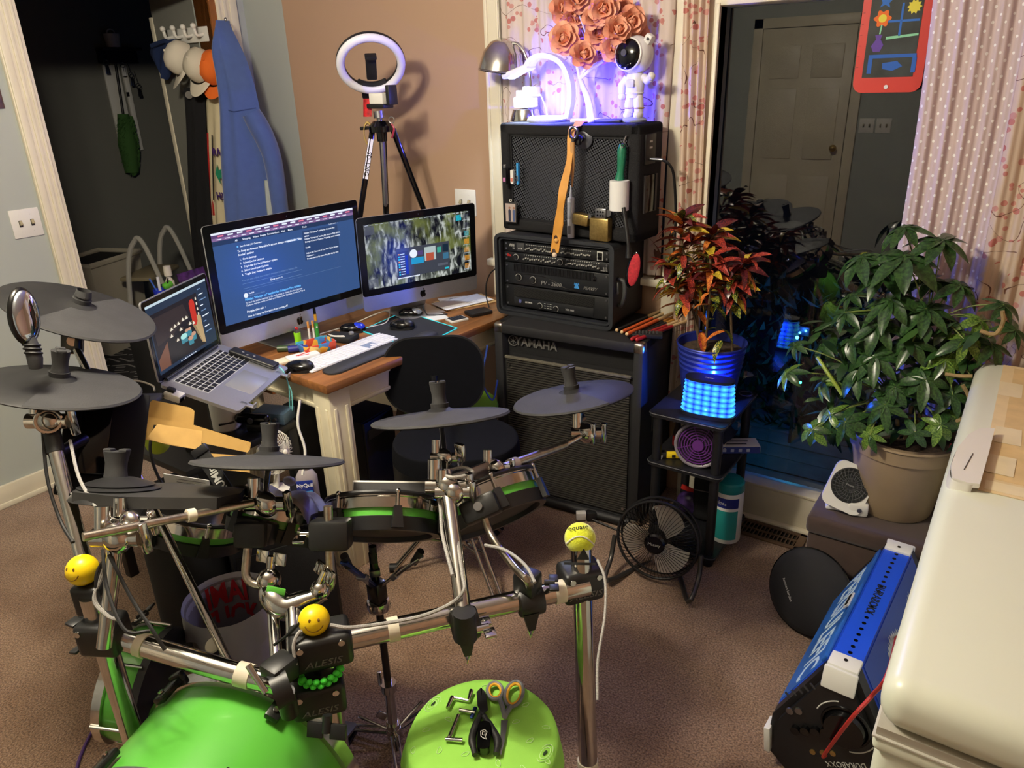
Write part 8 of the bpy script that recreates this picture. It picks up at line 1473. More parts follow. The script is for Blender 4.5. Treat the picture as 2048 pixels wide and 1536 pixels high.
# cutters
def tz(px, py, h=0.0): return PZ(px, py, TZ + h)
t = TH('wire_cutters', 'black handled wire cutters with a white logo on the bandana', 'pliers', loc=tz(965,1480)); HB = M('grip_black',(26,26,26),0.5)
for s, pts in ((-1, [(963,1425),(950,1455),(944,1480),(950,1510)]),(1, [(963,1425),(982,1455),(995,1480),(992,1508)])):
    P(t, 'handle', MB().tube(smooth([tz(*p,0.009) for p in pts],4), [0.006] * 3 + [0.008] * 7 + [0.006] * 3,10), HB, world=True)
P(t, 'jaw', MB().add([tz(*p, h) for h in (0.004,0.016) for p in ((953,1384),(962,1375),(971,1384),(974,1400),(976,1420),(964,1430),(955,1412))], [tuple(range(7)), tuple(range(7,14))[::-1]] + [(i,(i + 1) % 7,7 + (i + 1) % 7,7 + i) for i in range(7)]), M('dark_steel',(92,92,96),0.3,0.9), world=True); P(t, 'jaw_notch', MB().add([tz(*p,0.0166) for p in ((961,1376),(964,1376),(963,1392))], [(0,1,2)]), BLKG, world=True)
wl = PZ(968,1472, TZ + 0.018); P(t, 'grip_case', MB().prism(rrect(0.026,0.070,0.012),-0.014,0.004, FR(wl, CR - Vector((0,0, CR.z)), Vector((CU.x, CU.y,0)))), BLKG, world=True); LG = FR(wl + Vector((0,0,0.0045)), CR - Vector((0,0, CR.z)), Vector((CU.x, CU.y,0)))
P(t, 'logo', MB().tube([LG @ Vector(q) for q in ((-0.006,-0.004,0),(-0.007,0.008,0),(0.001,0.012,0),(0.006,0.006,0),(0.003,-0.006,0),(0.006,-0.012,0),(-0.002,-0.008,0))],0.0008,4, closed=True), WHT, world=True); P(t, 'logo', MB().tube([LG @ Vector(q) for q in ((-0.003,0.006,0),(-0.003,-0.001,0),(0.002,-0.002,0),(0.002,0.007,0))],0.0008,4, closed=True), WHT, world=True)
# scissors
t = TH('scissors', 'grey scissors with yellow lined handles on the bandana', 'scissors', loc=tz(1010,1430)); SG_ = M('scissor_grey',(120,122,126),0.45); SY = M('scissor_yellow',(236,176,40),0.5)
for px, py, rx, ry, an, in ((990,1382,15,17,10),(1028,1388,17,26,-18)):
    ring = [tz(px + rx * math.cos(a) * math.cos(math.radians(an)) - ry * math.sin(a) * math.sin(math.radians(an)), py - rx * math.cos(a) * math.sin(math.radians(an)) - ry * math.sin(a) * math.cos(math.radians(an)),0.006) for a in [2 * math.pi * i / 22 for i in range(22)]]; c_ = sum(ring, Vector()) / 22
    P(t, 'handle', MB().tube(ring,0.0042,8, closed=True), SG_, world=True); P(t, 'handle_lining', MB().tube([c_ + (q - c_) * 0.80 for q in ring],0.0034,8, closed=True), SY, world=True)
for a, b in (((1000,1398),(1010,1432)),((1022,1412),(1008,1434))): P(t, 'shank', MB().tube([tz(*a,0.006), tz(*b,0.006)], [0.0055,0.006],8), SG_, world=True)
P(t, 'blade', MB().add([tz(*p, h) for h in (0.003,0.006) for p in ((1002,1440),(1016,1440),(1010,1480),(1002,1511),(999,1505))], [tuple(range(5)), tuple(range(5,10))[::-1]] + [(i,(i + 1) % 5,5 + (i + 1) % 5,5 + i) for i in range(5)]), STEEL, world=True); P(t, 'pivot', MB().cyl(tz(1010,1432,0.004), tz(1010,1432,0.011),0.006), SG_, world=True)
# ---------------------------------------------------------------- lower left: floor pad, module cables, purple cord
lp_c = Vector((2.02,-2.02,0.17)); cable('purple cord curling over the carpet beside the rack', [PZ(222,1420,0.02), PZ(200,1440,0.008), PZ(175,1480,0.006), PZ(155,1530,0.006), PZ(150,1580,0.006)],0.0045, M('purple_cord',(74,44,110),0.6), 'cord')
t = TH('floor_drum', 'green drum pad standing on edge behind the rack post beside the bass drum', 'drum pad', mx=NZ(PZ(285,1365,0.30), Vector((-0.55,-0.35,0.12))), group='green drum pads on the rack')
P(t, 'green_band', MB().lathe([(0.132,-0.03),(0.134,0.0),(0.132,0.03)],40), GREEN); P(t, 'shell', MB().lathe([(0,-0.03),(0.128,-0.03),(0.136,-0.03),(0.14,-0.05),(0.10,-0.055),(0,-0.055)],40), BLK); P(t, 'chrome_hoop', MB().lathe([(0.134,0.028),(0.142,0.03),(0.142,0.05),(0.13,0.052)],40), CHROME); P(t, 'head', MB().lathe([(0,0.04),(0.134,0.04)],36), BLKM)
for k in range(6): P(t, 'tension_rod', MB().cyl((0.144,0,-0.04),(0.144,0,0.05),0.004, n=8), CHROME).data.transform(RT(0,0,60 * k))
P(t, 'stand_leg', MB().cyl((0.05,0,-0.05),(0.10,0,-0.17),0.008), BLK)
# ================================================================ hallway beyond the doorway
HX = -2.35
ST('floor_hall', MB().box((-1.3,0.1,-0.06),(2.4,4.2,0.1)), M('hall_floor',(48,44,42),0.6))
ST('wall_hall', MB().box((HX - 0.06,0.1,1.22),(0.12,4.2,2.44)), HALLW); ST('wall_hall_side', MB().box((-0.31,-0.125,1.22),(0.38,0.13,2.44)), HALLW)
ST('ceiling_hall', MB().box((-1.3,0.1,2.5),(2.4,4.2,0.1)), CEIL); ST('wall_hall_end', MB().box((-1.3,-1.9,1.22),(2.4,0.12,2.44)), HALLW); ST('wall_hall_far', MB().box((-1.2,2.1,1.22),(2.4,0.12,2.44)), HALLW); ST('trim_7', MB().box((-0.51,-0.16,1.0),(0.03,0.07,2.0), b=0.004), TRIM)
rug = TH('runner_rug', 'dark rug with pale interlocking zigzag lines in the hallway', 'rug',(-1.55,-0.25,-0.009)); P(rug, 'rug', MB().box((0,0,0.004),(1.3,1.1,0.008)), M('rug_charcoal',(44,43,44),0.95)); RL = M('rug_line',(150,148,144),0.95); mb = MB()
for i in range(-3,4):
    for j in range(-3,4):
        cx, cy = i * 0.22 + (0.11 if j % 2 else 0), j * 0.18
        if abs(cx) > 0.56 or abs(cy) > 0.46: continue
        for a in ((-0.10,0,-0.03,0.07),(-0.03,0.07,0.09,0.07),(0.10,0,0.03,-0.07),(0.03,-0.07,-0.09,-0.07),(-0.05,0,0.0,0.035),(0.05,0,0.0,-0.035)):
            p, q = Vector((cx + a[0], cy + a[1],0)), Vector((cx + a[2], cy + a[3],0)); mb.box(((p + q) / 2).to_3d() + Vector((0,0,0.0086)),((q - p).length,0.014,0.001), r=(0,0, math.degrees(math.atan2(q.y - p.y, q.x - p.x))))
P(rug, 'line_pattern', mb, RL)['kind'] = 'stuff'
bp_ = PZ(232,690,0.0); t = TH('waste_bin', 'cream rectangular bin with black lining in the hallway', 'bin',(bp_.x, bp_.y,0),20); CRM = M('cream_plastic',(196,188,168),0.5)
P(t, 'body', MB().add([(-0.13,-0.19,0.0),(0.13,-0.19,0),(0.13,0.19,0),(-0.13,0.19,0),(-0.17,-0.23,0.62),(0.17,-0.23,0.62),(0.17,0.23,0.62),(-0.17,0.23,0.62)], [(0,1,2,3),(0,1,5,4),(1,2,6,5),(2,3,7,6),(3,0,4,7)]), CRM); P(t, 'rim', MB().tube([(-0.17,-0.23,0.62),(0.17,-0.23,0.62),(0.17,0.23,0.62),(-0.17,0.23,0.62)],0.018,8, closed=True), CRM); P(t, 'bin_liner', MB().box((0,0,0.60),(0.33,0.45,0.02)), BLKM)
sp_ = PZ(300,690,0.0); t = TH('step_stool', 'white tubular folding step stool beside the hallway bin', 'step stool',(sp_.x + 0.10, sp_.y + 0.13,0),30); TUB = M('stool_white',(206,202,190),0.4)
for s in (-1,1): P(t, 'side_tube', MB().wire([(-0.18, s * 0.2,0.01),(-0.1, s * 0.2,0.55),(-0.03, s * 0.19,0.74),(0.05, s * 0.19,0.70),(0.22, s * 0.2,0.01)],0.016,8), TUB)
P(t, 'step', MB().box((0.08,0,0.30),(0.20,0.38,0.025), b=0.01), TUB); P(t, 'seat', MB().box((-0.07,0,0.50),(0.22,0.38,0.03), b=0.01), M('stool_seat_tan',(150,138,110),0.6)); P(t, 'hand_grip', MB().cyl((0.1,-0.2,0.47),(0.16,-0.2,0.25),0.02), M('grip_navy',(26,34,66),0.6))
def fw_(px, py, d=0.02): return PX(px, py, HX + d)
a, b = fw_(205,130), fw_(288,300); t = TH('wall_panel', 'tall white breaker panel door on the hallway wall', 'panel',(HX,(a.y + b.y) / 2,(a.z + b.z) / 2)); hw, hh = abs(b.y - a.y) / 2, abs(a.z - b.z) / 2
P(t, 'door', MB().box((0.01,-0.03,0),(0.02, hw * 1.3, hh * 2), b=0.004), WHT); P(t, 'frame', MB().box((0.014, hw * 0.75,0),(0.028, hw * 0.4, hh * 2), b=0.006), WHT); P(t, 'latch', MB().box((0.03, hw * 0.55,0.1),(0.004,0.02,0.03)), BLK)
c = fw_(240,98,0.06); t = TH('key_rack', 'dark wooden key shelf with hooks on the hallway wall', 'key rack',(HX, c.y, c.z)); P(t, 'shelf', MB().box((0.05,0,0),(0.1,0.30,0.02), b=0.003), M('dark_wood',(52,34,26),0.5)); P(t, 'back_board', MB().box((0.008,0,-0.05),(0.016,0.30,0.09)), M('dark_wood',(52,34,26),0.5))
for i, (px, py, cc) in enumerate(((212,125, 'silver keys on the first hook'),(245,130, 'keys with a white fob on the middle hook'),(262,150, 'steel keys with a cord on the middle hook'),(277,172, 'long black key strap on the last hook'))):
    q = fw_(px, py,0.09); k_t = TH('key_bunch', cc + ' of the hallway key rack', 'keys',(q.x, q.y, q.z)); P(k_t, 'ring', MB().torus(0.018,0.003, RT(0,90,0),16,5), STEEL)
    for j in range(2): P(k_t, 'key', MB().box((0,0.012 * j - 0.006,-0.045),(0.003,0.016,0.06), b=0.001, r=(8 * j - 4,0,0)),(STEEL, PAPER, STEEL, BLK)[i])
    P(k_t, 'strap', MB().wire([(0,0,0.018),(-0.01,0,0.06),(-0.02,0,0.10)],0.002), BLK)
c = fw_(238,92,0.07); t = TH('mug', 'white mug on the hallway key shelf', 'mug',(HX + 0.05, c.y - 0.03, PX(240,98, HX + 0.06).z + 0.011)); P(t, 'cup', MB().lathe([(0,0),(0.045,0),(0.055,0.09),(0.05,0.09),(0.04,0.008),(0,0.008)],20), WHT); P(t, 'handle', MB().torus(0.03,0.005, TR(0,0,0.09) @ RT(90,0,90),18,6), WHT)
t = TH('duster', 'fluffy green duster hanging on the hallway wall', 'duster', loc=fw_(246,225,0.06)); P(t, 'stick', MB().cyl(fw_(231,128,0.05), fw_(248,240,0.05),0.009), BLK, world=True)
mb = MB(); pa, pb = fw_(246,228,0.06), fw_(264,345,0.06); rd = random.Random(2)
for i in range(420):
    v = rd.random(); p = pa.lerp(pb, v); a_ = rd.uniform(0,6.28); w_ = 0.075 * (0.35 + 0.65 * math.sin(3.14 * min(1,0.15 + 0.85 * v)) ** 0.6); d = Vector((abs(math.sin(a_)) * 0.8, math.cos(a_),-0.3)); mb.add([p, p + d * w_ + Vector((0,0.012,0)), p + d * w_ + Vector((0,-0.012,-0.02))], [(0,1,2)])
P(t, 'fluff', mb, M('duster_green',(62,104,46),0.9), world=True)['kind'] = 'stuff'; P(t, 'core', MB().tube([pa, pa.lerp(pb,0.5), pb], [0.04,0.07,0.05],10), M('duster_green',(62,104,46),0.9), world=True)
# ---------------------------------------------------------------- caps and clothes by the doorway
CY = -0.25
t = TH('coat_rack', 'white hook rail with round knobs inside the doorway', 'coat rack',(-0.2,-0.19, PY(390,70,-0.2).z)); P(t, 'rail', MB().box((0,-0.008,0),(0.34,0.016,0.07), b=0.004), WHT)
for i in range(4): P(t, 'hook', MB().wire([(-0.13 + 0.085 * i,-0.012,0.0),(-0.13 + 0.085 * i,-0.05,-0.005),(-0.13 + 0.085 * i,-0.06,0.03)],0.008,8).sph((-0.13 + 0.085 * i,-0.062,0.035),0.014,10), WHT)
def cap(label, px, py, c_, rz, ink=None, cy=CY):
    q = PY(px, py, cy); t = TH('baseball_cap', label, 'cap', mx=Matrix.Translation(q) @ RT(0,0, rz) @ RT(62,0,0) @ Matrix.Scale(0.88,4), group='caps hanging in the doorway'); m_ = M('cap_%d_%d' % (px, py), c_,0.85)
    P(t, 'crown', MB().lathe([(0.082,0),(0.084,0.03),(0.072,0.075),(0.04,0.10),(0,0.108)],24, Matrix.Diagonal((0.92,1.1,1,1))), m_); P(t, 'button', MB().sph((0,0,0.108),0.007,8), m_)
    P(t, 'brim', MB().surf(lambda u, v: (0.078 * math.cos(math.pi * (1.08 + 0.84 * u)) * (1 + 0.05 * v),-0.03 + 0.095 * math.sin(math.pi * (1.08 + 0.84 * u)) * (0.75 + 0.75 * v),0.004 - 0.02 * abs(2 * u - 1) ** 2 * v),16,5), m_)
    if ink: P(t, 'stitched_line', MB().torus(0.03,0.003, TR(0,-0.07,0.05) @ RT(70,0,0),18,5), ink)
NVY = M('cap_ink',(26,26,40),0.7)
cap('white cap with a dark curved line hanging first in the doorway',368,120,(214,206,188),-20, ink=NVY); cap('cream cap with a dark loop between white and orange caps',404,135,(206,198,178),10, ink=NVY); cap('orange cap half hidden behind the blue hoodie',432,140,(226,106,30),20, cy=-0.215)
def PV(px, py, A, B):
    r = ray(px, py); n = Vector((B[1] - A[1], A[0] - B[0],0)); return CAM + r * ((Vector((A[0], A[1],0)) - CAM).dot(n) / r.dot(n))
def hang(name, label, cat, pts, y, thick, mat, pf=PY):
    # outline in picture points -> a draped, folded slab of cloth
    L_, R_ = [pf(px, py, y) for px, py in pts[0]], [pf(px, py, y) for px, py in pts[1]]; L_, R_ = smooth(L_,5), smooth(R_,5); n = min(len(L_), len(R_))
    def f(s): return lambda u, v: tuple(L_[int(v * (n - 1))].lerp(R_[int(v * (n - 1))], u) + Vector((0, s * thick * (0.55 * math.sin(math.pi * u) ** 0.6) + 0.007 * math.sin(15 * u + 3 * v) * math.sin(math.pi * u) * min(1, v * 3),0)))
    t = TH(name, label, cat, loc=L_[-1]); mb = MB().surf(f(-1),20, n - 1).surf(f(0.4),20, n - 1); P(t, 'cloth', mb, mat, world=True, sa=80); return t
NAVY = M('dark_navy_knit',(22,42,84),0.9); BL = M('black_cloth',(14,14,18),0.95); CREAMC = M('cream_cloth',(214,202,166),0.9); HOOD = M('slate_blue_fleece',(70,92,150),0.95, sheen=0.3, noise=0.05, ns=30)
t = hang('knit_hat', 'dark blue knit hat hanging in the doorway shadow', 'hat',([(308,85),(300,105),(312,128),(330,152)], [(352,78),(362,100),(352,130),(336,160)]),-0.24,0.05, NAVY); P(t, 'cuff', MB().tube([PY(304,92,-0.27), PY(330,82,-0.275), PY(358,92,-0.27)],0.012,8), NAVY, world=True)
t = hang('black_apron', 'long black apron hanging under the white cap', 'apron',([(368,175),(372,230),(376,330),(380,440),(394,560)], [(408,175),(412,240),(416,330),(424,440),(438,560)]),-0.235,0.05, BL); P(t, 'badge', MB().cyl(PY(378,190,-0.272), PY(378,190,-0.275),0.018, n=16), M('badge_grey',(96,92,86),0.6), world=True)
t = hang('red_jacket', 'red garment showing between the black apron and cream shirt', 'garment',([(412,265),(408,320),(404,370),(416,430)], [(424,265),(426,320),(428,370),(432,430)]),-0.215,0.03, M('red_cloth',(170,30,26),0.9)); P(t, 'zip', MB().tube([PY(424,270,-0.24), PY(427,400,-0.24)],0.003,5), BLK, world=True)
t = hang('cream_shirt', 'cream shirt with purple letters and green arrow beside the hoodie', 'shirt',([(412,200),(414,260),(420,340),(424,440),(438,560)], [(452,190),(456,260),(458,340),(462,440),(476,560)]),-0.20,0.05, CREAMC)
SF = lambda px, py: base_mx(t).inverted() @ FR(PY(px, py,-0.243),(1,0,0.0),(0,0,1)); TX(t, 'RA',0.055, M('purple_ink',(70,36,110),0.7), SF(433,305), 'print',0.001, bold=0.001); TX(t, 'H?',0.055, M('purple_ink',(70,36,110),0.7), SF(440,393), 'print',0.001, bold=0.001); P(t, 'arrow_print', MB().prism([(-0.03,0.0),(0.0,0.05),(0.0,0.02),(0.05,0.03),(0.05,-0.03),(0.0,-0.02),(0.0,-0.05)],0,0.001, SF(438,348)), M('green_ink',(40,150,110),0.7))
HA, HB_ = (0.11,-0.285), (0.38,-0.085); HP = lambda px, py, d=0.0: PV(px, py, HA, HB_) + Vector((0.45,-0.89,0)) * d
hd_ = hang('hoodie', 'slate blue fleece hoodie hanging by its hood from the door casing', 'hoodie',([(450,41),(428,95),(434,150),(441,215),(443,320),(452,440),(466,560)], [(453,41),(480,90),(500,140),(518,210),(536,320),(545,440),(559,560)]),0,0.10, HOOD, lambda a, b, c_: HP(a, b))
P(hd_, 'sleeve', MB().tube(smooth([HP(508,225,0.03), HP(535,280,0.02), HP(552,340,0.015), HP(572,500,0.01)],5), [0.045,0.048,0.05,0.05,0.05,0.048,0.048,0.046,0.045,0.045,0.044,0.043,0.042,0.041,0.04,0.04],14), HOOD, world=True); P(hd_, 'neck_seam', MB().tube([HP(443,216,0.01), HP(478,222,0.055), HP(514,216,0.01)],0.003,6), M('seam_blue',(54,72,122),0.9), world=True); P(hd_, 'shirt_under', MB().tube(smooth([HP(538,360,0.01), HP(541,400,0.01), HP(546,445,0.01)],4),0.02,8), M('pale_cloth',(170,178,176),0.9), world=True)
P(hd_, 'hook', MB().wire([HP(450,46,0.0), HP(449,36,-0.01), PX(449,40,0.024)],0.005), STEEL, world=True)
# ================================================================ clutter between table and drums
CA = Vector((1.87,-1.42,0)); fx_, fy_ = Vector((-0.46,-0.89,0)).normalized(), Vector((-0.89,0.46,0)).normalized(); CH_ = 0.45
cbm = FR(CA + fx_ * 0.29,-fx_, fy_); cb_ = TH('cabinet', 'black low cabinet between the desk leg and the drum pads', 'cabinet', mx=cbm); P(cb_, 'body', MB().box((0.145,0.15,0.22),(0.29,0.30,0.44), b=0.004), BLK); P(cb_, 'top_board', MB().box((0.145,0.15, CH_ - 0.006),(0.295,0.305,0.012), b=0.003), BLK); P(cb_, 'front_panel', MB().box((0.145,-0.003,0.21),(0.27,0.006,0.38), b=0.002), BLKM)
CT = CH_ + 0.001
def ct(px, py): return PZ(px, py, CT)
q = ct(620,1000); t = TH('medicine_bottle', 'clear medicine bottle with blue label on the black cabinet', 'bottle',(q.x, q.y, CT),42); P(t, 'body', MB().lathe([(0,0),(0.030,0),(0.033,0.005),(0.033,0.085),(0.022,0.105),(0.015,0.11),(0.015,0.125),(0,0.125)],24, Matrix.Diagonal((1,0.75,1,1))), M('clear_plastic',(196,186,190),0.15, trans=0.4)); P(t, 'label', MB().box((-0.004,-0.0255,0.047),(0.050,0.002,0.072), b=0.0005), M('label_royal',(24,44,130),0.4)); P(t, 'stripe', MB().box((-0.004,-0.0268,0.042),(0.044,0.001,0.010)), M('label_sky',(60,150,220),0.4)); P(t, 'cap', MB().cyl((0,0,0.122),(0,0,0.145),0.016, n=20), M('cap_orange_dark',(70,50,60),0.4))
TX(t, 'NyQuil',0.0165, M('label_white',(236,238,244),0.5), TR(-0.004,-0.0268,0.067) @ FRONT, 'label_text',0.0004, bold=0.0004)
q = ct(552,985); t = TH('wire_fan', 'small white wire cage fan on the black cabinet', 'fan',(q.x, q.y, CT)); wc = PD(552,905,(q - CAM).length - 0.02); wn = (CAM - wc).normalized() * 0.35 + CR * 0.95; WM_ = NZ(wc, wn); iv = base_mx(t).inverted() @ WM_; FWT = M('fan_cream',(214,210,196),0.4); P(t, 'rim', MB().torus(0.07,0.003, iv,32,6), FWT); src = None
for k in range(30):
    for s in (1,-1):
        mx = iv @ RT(0,0,12 * k) @ Matrix.Diagonal((1,1, s,1))
        if src is None: src = P(t, 'cage_wire', MB().tube([(0.012,0,0.034),(0.04,0,0.030),(0.062,0,0.018),(0.07,0,0)],0.0011,4), FWT); src.matrix_basis = mx
        else: DUP(t, src, mx)
P(t, 'hub', MB().sph((0,0,0.03),0.013,12), FWT).data.transform(iv); P(t, 'motor', MB().cyl((0,0,-0.06),(0,0,0.0),0.02), FWT).data.transform(iv); P(t, 'blade', MB().box((0,0,0),(0.10,0.03,0.003), r=(20,0,0)), FWT).data.transform(iv); P(t, 'stand', MB().cyl((0,0,0),(0,0,0.012),0.045).cyl((0,0,0), wc - Vector((q.x, q.y, CT)) - Vector((0,0,0.03)),0.009), FWT)
q = ct(490,1088); t = TH('number_pad', 'small white number keypad on the black cabinet', 'keypad', mx=cbm @ TR(0.055,0.06, CT) @ RT(0,0,8)); P(t, 'base', MB().box((0,0,0.006),(0.115,0.095,0.012), b=0.003), WHT); src = None
for i in range(5):
    for j in range(4):
        mx = TR(-0.042 + 0.021 * i,-0.032 + 0.021 * j,0.012)
        if src is None: src = P(t, 'key', MB().box((0,0,0.002),(0.018,0.018,0.004), b=0.0015, seg=1), M('pad_key',(196,208,222),0.4)); src.matrix_basis = mx
        else: DUP(t, src, mx)
t = TH('notepad', 'pale square notepad beside the number keypad', 'notepad', mx=cbm @ TR(0.175,0.062, CT)); P(t, 'pad', MB().box((0,0,0.005),(0.10,0.10,0.010)), PAPER); P(t, 'cover', MB().box((0,0.045,0.0105),(0.10,0.01,0.001)), GREY)
t = TH('tape_roll', 'amber tape roll lying on the notepad', 'tape', mx=cbm @ TR(0.175,0.062, CT + 0.0105)); P(t, 'tape', MB().lathe([(0.026,0),(0.045,0),(0.045,0.02),(0.026,0.02),(0.026,0)],28), M('amber_tape',(196,130,40),0.25)); P(t, 'core', MB().lathe([(0.024,0),(0.026,0),(0.026,0.021),(0.024,0.021)],24), M('card_core',(190,160,120),0.8))
# round bag and open cardboard mailer on it
bgc = Vector((1.54,-1.70,0)); bg = TH('drum_bag', 'black round padded drum bag under the cardboard box', 'bag', loc=bgc); P(bg, 'body', MB().lathe([(0,0),(0.10,0),(0.11,0.02),(0.11,0.50),(0.095,0.52),(0,0.525)],32), BLKM); P(bg, 'piping', MB().torus(0.111,0.004, TR(0,0,0.46),32,6), BLK); P(bg, 'stud', MB().sph((0.088,-0.066,0.42),0.008,10), STEEL)
KR_ = M('kraft_board',(188,150,82),0.75, noise=0.06, ns=30); bxd = 2.18
def kp(px, py, d=bxd): return PD(px, py, d)
t = TH('cardboard_mailer', 'open tan cardboard mailer box with rounded flaps behind the cymbal pads', 'cardboard box', loc=kp(370,900))
def board(nm, pts, d=bxd, th=0.004):
    v = [kp(x, y, dd) for x, y, dd in [(p[0], p[1], p[2] if len(p) > 2 else d) for p in pts]]; n = len(v); nr = (v[1] - v[0]).cross(v[-1] - v[0]).normalized() * th; return P(t, nm, MB().add(v + [q_ + nr for q_ in v], [tuple(range(n)), tuple(range(n,2 * n))[::-1]] + [(i,(i + 1) % n, n + (i + 1) % n, n + i) for i in range(n)]), KR_, world=True)
board('back_panel', [(225,820),(388,850),(502,885),(500,900),(405,900),(238,870)],2.20); board('round_flap', [(226,818),(228,806),(240,795),(258,790),(272,795),(276,808),(268,832)],2.21); board('top_flap', [(270,834),(305,800),(380,815),(389,822),(387,852)],2.21)
board('front_panel', [(292,878,2.15),(315,848,2.16),(405,862,2.16),(402,900,2.14),(340,890,2.15)]); board('inner_flap', [(240,868,2.17),(252,850,2.18),(272,842,2.18),(290,850,2.18),(285,878,2.16)]); board('end_panel', [(404,858,2.14),(488,882,2.12),(500,898,2.12),(495,905,2.12),(404,886,2.14)]); board('lower_panel', [(392,905,2.12),(495,912,2.10),(500,945,2.10),(400,935,2.12)])
P(t, 'dark_liner', MB().box((0,0,0),(0.12,0.02,0.02), FR(kp(445,898,2.16), CR - CU * 0.2, CU)), DGREY, world=True)
ONE('tennis_ball', 'green tennis ball on a cable bundle below the cardboard box', 'ball', MB().sph((0,0,0),0.033,20), M('tennis_felt_green',(160,180,50),0.95), kp(315,885,2.30))
t = TH('trigger_module', 'black lanyard strap with white eDRUMin lettering below the cardboard box', 'strap', mx=FR(kp(440,962,1.90), CR * 0.55 - CU * 0.83, CR * 0.83 + CU * 0.55)); P(t, 'strap', MB().box((0,0,0),(0.16,0.036,0.006), b=0.002), BLKM); P(t, 'buckle', MB().box((-0.085,0,0),(0.02,0.04,0.012), b=0.003), BLK); TX(t, 'eDRUMin',0.026, INK, TR(0.012,0,0.0034) @ RT(0,0,180), 'brand_print',0.0004, bold=0.0006)
t = TH('leaflet', 'white printed leaflet behind the hi-hat pad', 'paper', mx=FR(kp(375,970,1.95), CR + CU * -0.15, CU * 0.5 - ray(375,970).normalized() * 0.4)); P(t, 'sheet', MB().box((0,0,0),(0.11,0.05,0.001)), PAPER)
for k in range(4): P(t, 'text_line', MB().box((0.01,0.015 - 0.009 * k,0.0008),(0.07,0.002,0.0002)), GREY)
# grey plastic bag over tom pad, white box on the next tom
mx1 = T1[3]; rd = random.Random(8); ph = [rd.uniform(0,6) for _ in range(6)]
t = TH('plastic_bag', 'crumpled grey plastic bag lying on a green drum pad', 'plastic bag', mx=mx1 @ TR(0,0,0.045)); P(t, 'film', MB().surf(lambda u, v: ((u - 0.5) * 0.30,(v - 0.5) * 0.22,0.008 + 0.018 * math.sin(math.pi * u) * math.sin(math.pi * v) + 0.010 * math.sin(13 * u + 5 * v + ph[0]) + 0.008 * math.sin(21 * v + 9 * u + ph[1]) - 0.03 * (abs(2 * u - 1) ** 4)),28,22), M('grey_film',(166,163,160),0.45), sa=25); P(t, 'knot', MB().sph((0.02,-0.02,0.05),0.015,8,(1.3,0.8,0.8)), M('grey_film',(176,174,174),0.3))
t = TH('white_box', 'white box with a long dark slot lying on a green tom pad', 'box', mx=T2[3] @ RT(0,0, T2[4] + 90) @ TR(0.01,0.025,0.047)); P(t, 'carton', MB().box((0,0,0.02),(0.17,0.12,0.04), b=0.003), WHT); P(t, 'slot', MB().box((0,0.0,0.0405),(0.12,0.022,0.001)), BLKG); P(t, 'dark_side', MB().box((0,-0.0605,0.02),(0.165,0.001,0.03)), DGREY)
# tablet on the rack
tbm = FR(PD(208,885,1.96), PD(225,815,1.98) - PD(120,805,1.98), PD(160,805,1.98) - PD(245,975,1.94)); tb_ = TH('tablet_screen', 'black tablet seen from behind on a rack clamp', 'tablet', mx=tbm)
P(tb_, 'shell', MB().box((0,0,0),(0.17,0.25,0.012), b=0.005), M('tablet_black',(10,10,11),0.6, spec=0.2)); P(tb_, 'bracket', MB().box((-0.02,0.0,0.014),(0.06,0.16,0.02), b=0.004), BLKG); P(tb_, 'arm', MB().cyl(tbm @ Vector((-0.04,0.0,0.02)), PD(118,905,1.87),0.012), BLK, world=True)
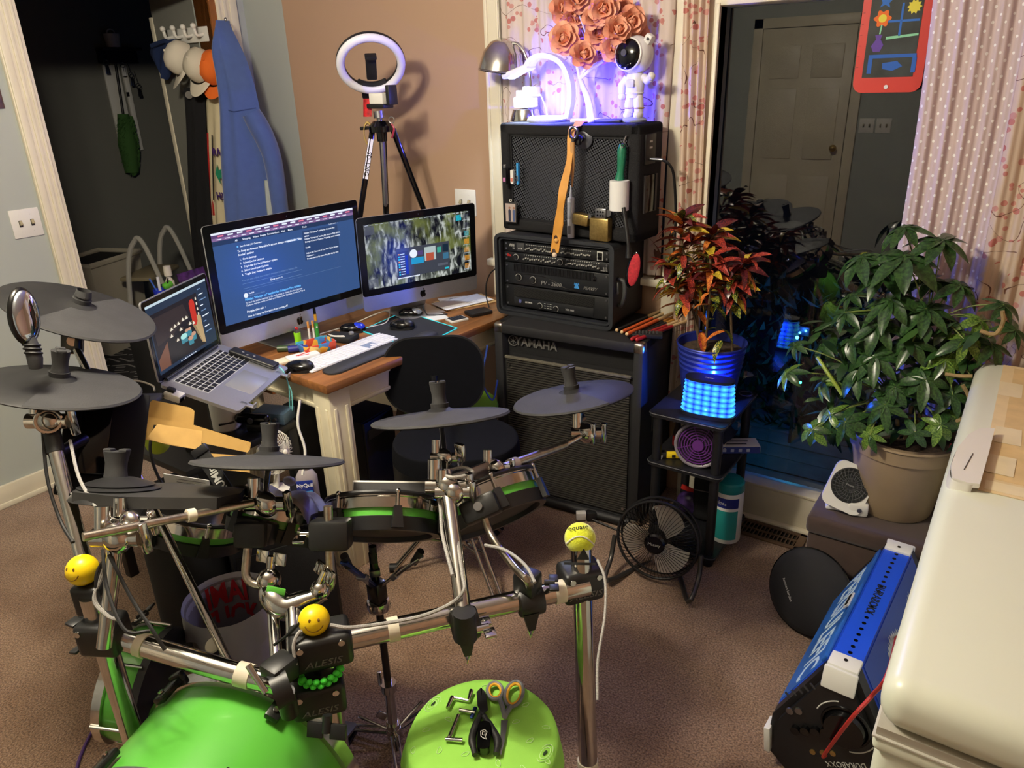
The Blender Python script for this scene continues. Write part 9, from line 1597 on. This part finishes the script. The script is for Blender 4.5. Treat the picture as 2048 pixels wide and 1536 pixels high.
# waste basket with printed bag
wb = PZ(455,1195,0.40); t = TH('waste_basket', 'grey waste basket lined with a red lettered plastic bag', 'waste basket',(wb.x, wb.y,0)); WG = M('basket_grey',(132,128,126),0.5); BAGM = M('bag_film',(170,168,172),0.35)
P(t, 'bucket', MB().lathe([(0,0),(0.082,0),(0.086,0.006),(0.112,0.385),(0.108,0.385),(0.083,0.01),(0,0.01)],36), WG)
P(t, 'bag', MB().surf(lambda u, v: ((0.116 + 0.006 * math.sin(9 * 6.283 * u) * max(0,1 - v * 2) + (0.0 if v < 0.45 else -0.010)) * math.cos(6.2832 * u),(0.116 + 0.006 * math.sin(9 * 6.283 * u) * max(0,1 - v * 2) + (0.0 if v < 0.45 else -0.010)) * math.sin(6.2832 * u),(0.30 + 0.03 * math.sin(3 * 6.2832 * u) + 0.10 * v / 0.45 * (1 - 0.3 * math.sin(3 * 6.2832 * u)) if v < 0.45 else 0.40 - 0.30 * (v - 0.45) / 0.55)),54,16), BAGM)
va = math.degrees(math.atan2((wb - CAM).y,(wb - CAM).x)); BR_ = M('bag_red',(178,30,34),0.5)
for s_, z in (('IMAI',0.345),('TUCK',0.265)): TX(t, s_,0.095, BR_, RT(0,0, va) @ TR(0.100,0, z) @ FR((0,0,0),(0,-1,0),(0,0,1)), 'bag_lettering',0.0003, sx=0.62, bold=0.003, bend=0.100)
# loose dark leads behind the table and under the desk
for i, (pts, lb) in enumerate(((((310,850),(300,900),(320,960),(360,1010)), 'black lead hanging behind the rack by the green ball'),(((975,690),(965,760),(985,800),(995,760)), 'blue lead tangled behind the desk by the cabinet'),(((600,800),(596,850),(610,900),(605,950)), 'grey lead hanging from the desk end'))): cable(lb, [PD(x, y,(2.2,2.95,2.25)[i]) for x, y in pts],0.004,(WIREB, M('blue_lead',(40,70,140),0.5), WIREW)[i])
# ================================================================ lettering: all text becomes thin meshes
def finish_texts():
    tmp = []
    for par, s, size, mat, mx, name, ext, align, sx, shear, bold, bend in TEXTS:
        c = bpy.data.curves.new(name, 'FONT'); c.body = s; c.size = size; c.extrude = ext; c.align_x = align; c.align_y = 'CENTER'; c.resolution_u = 2
        c.shear = shear; c.offset = bold
        o = bpy.data.objects.new(name, c); COL.objects.link(o); tmp.append(o)
    bpy.context.view_layer.update(); dg = bpy.context.evaluated_depsgraph_get()
    for o, (par, s, size, mat, mx, name, ext, align, sx, shear, bold, bend) in zip(tmp, TEXTS):
        me = bpy.data.meshes.new_from_object(o.evaluated_get(dg)); me.materials.clear(); me.materials.append(mat)
        if sx != 1.0: me.transform(Matrix.Diagonal((sx,1,1,1)))
        if bend:
            for v in me.vertices: a = v.co.x / bend; q = bend - v.co.z; v.co = (q * math.sin(a), v.co.y, bend - q * math.cos(a))
        n = bpy.data.objects.new(name, me); COL.objects.link(n); n.parent = par; n.matrix_basis = mx
    for o in tmp:
        c = o.data; bpy.data.objects.remove(o); bpy.data.curves.remove(c)
finish_texts()
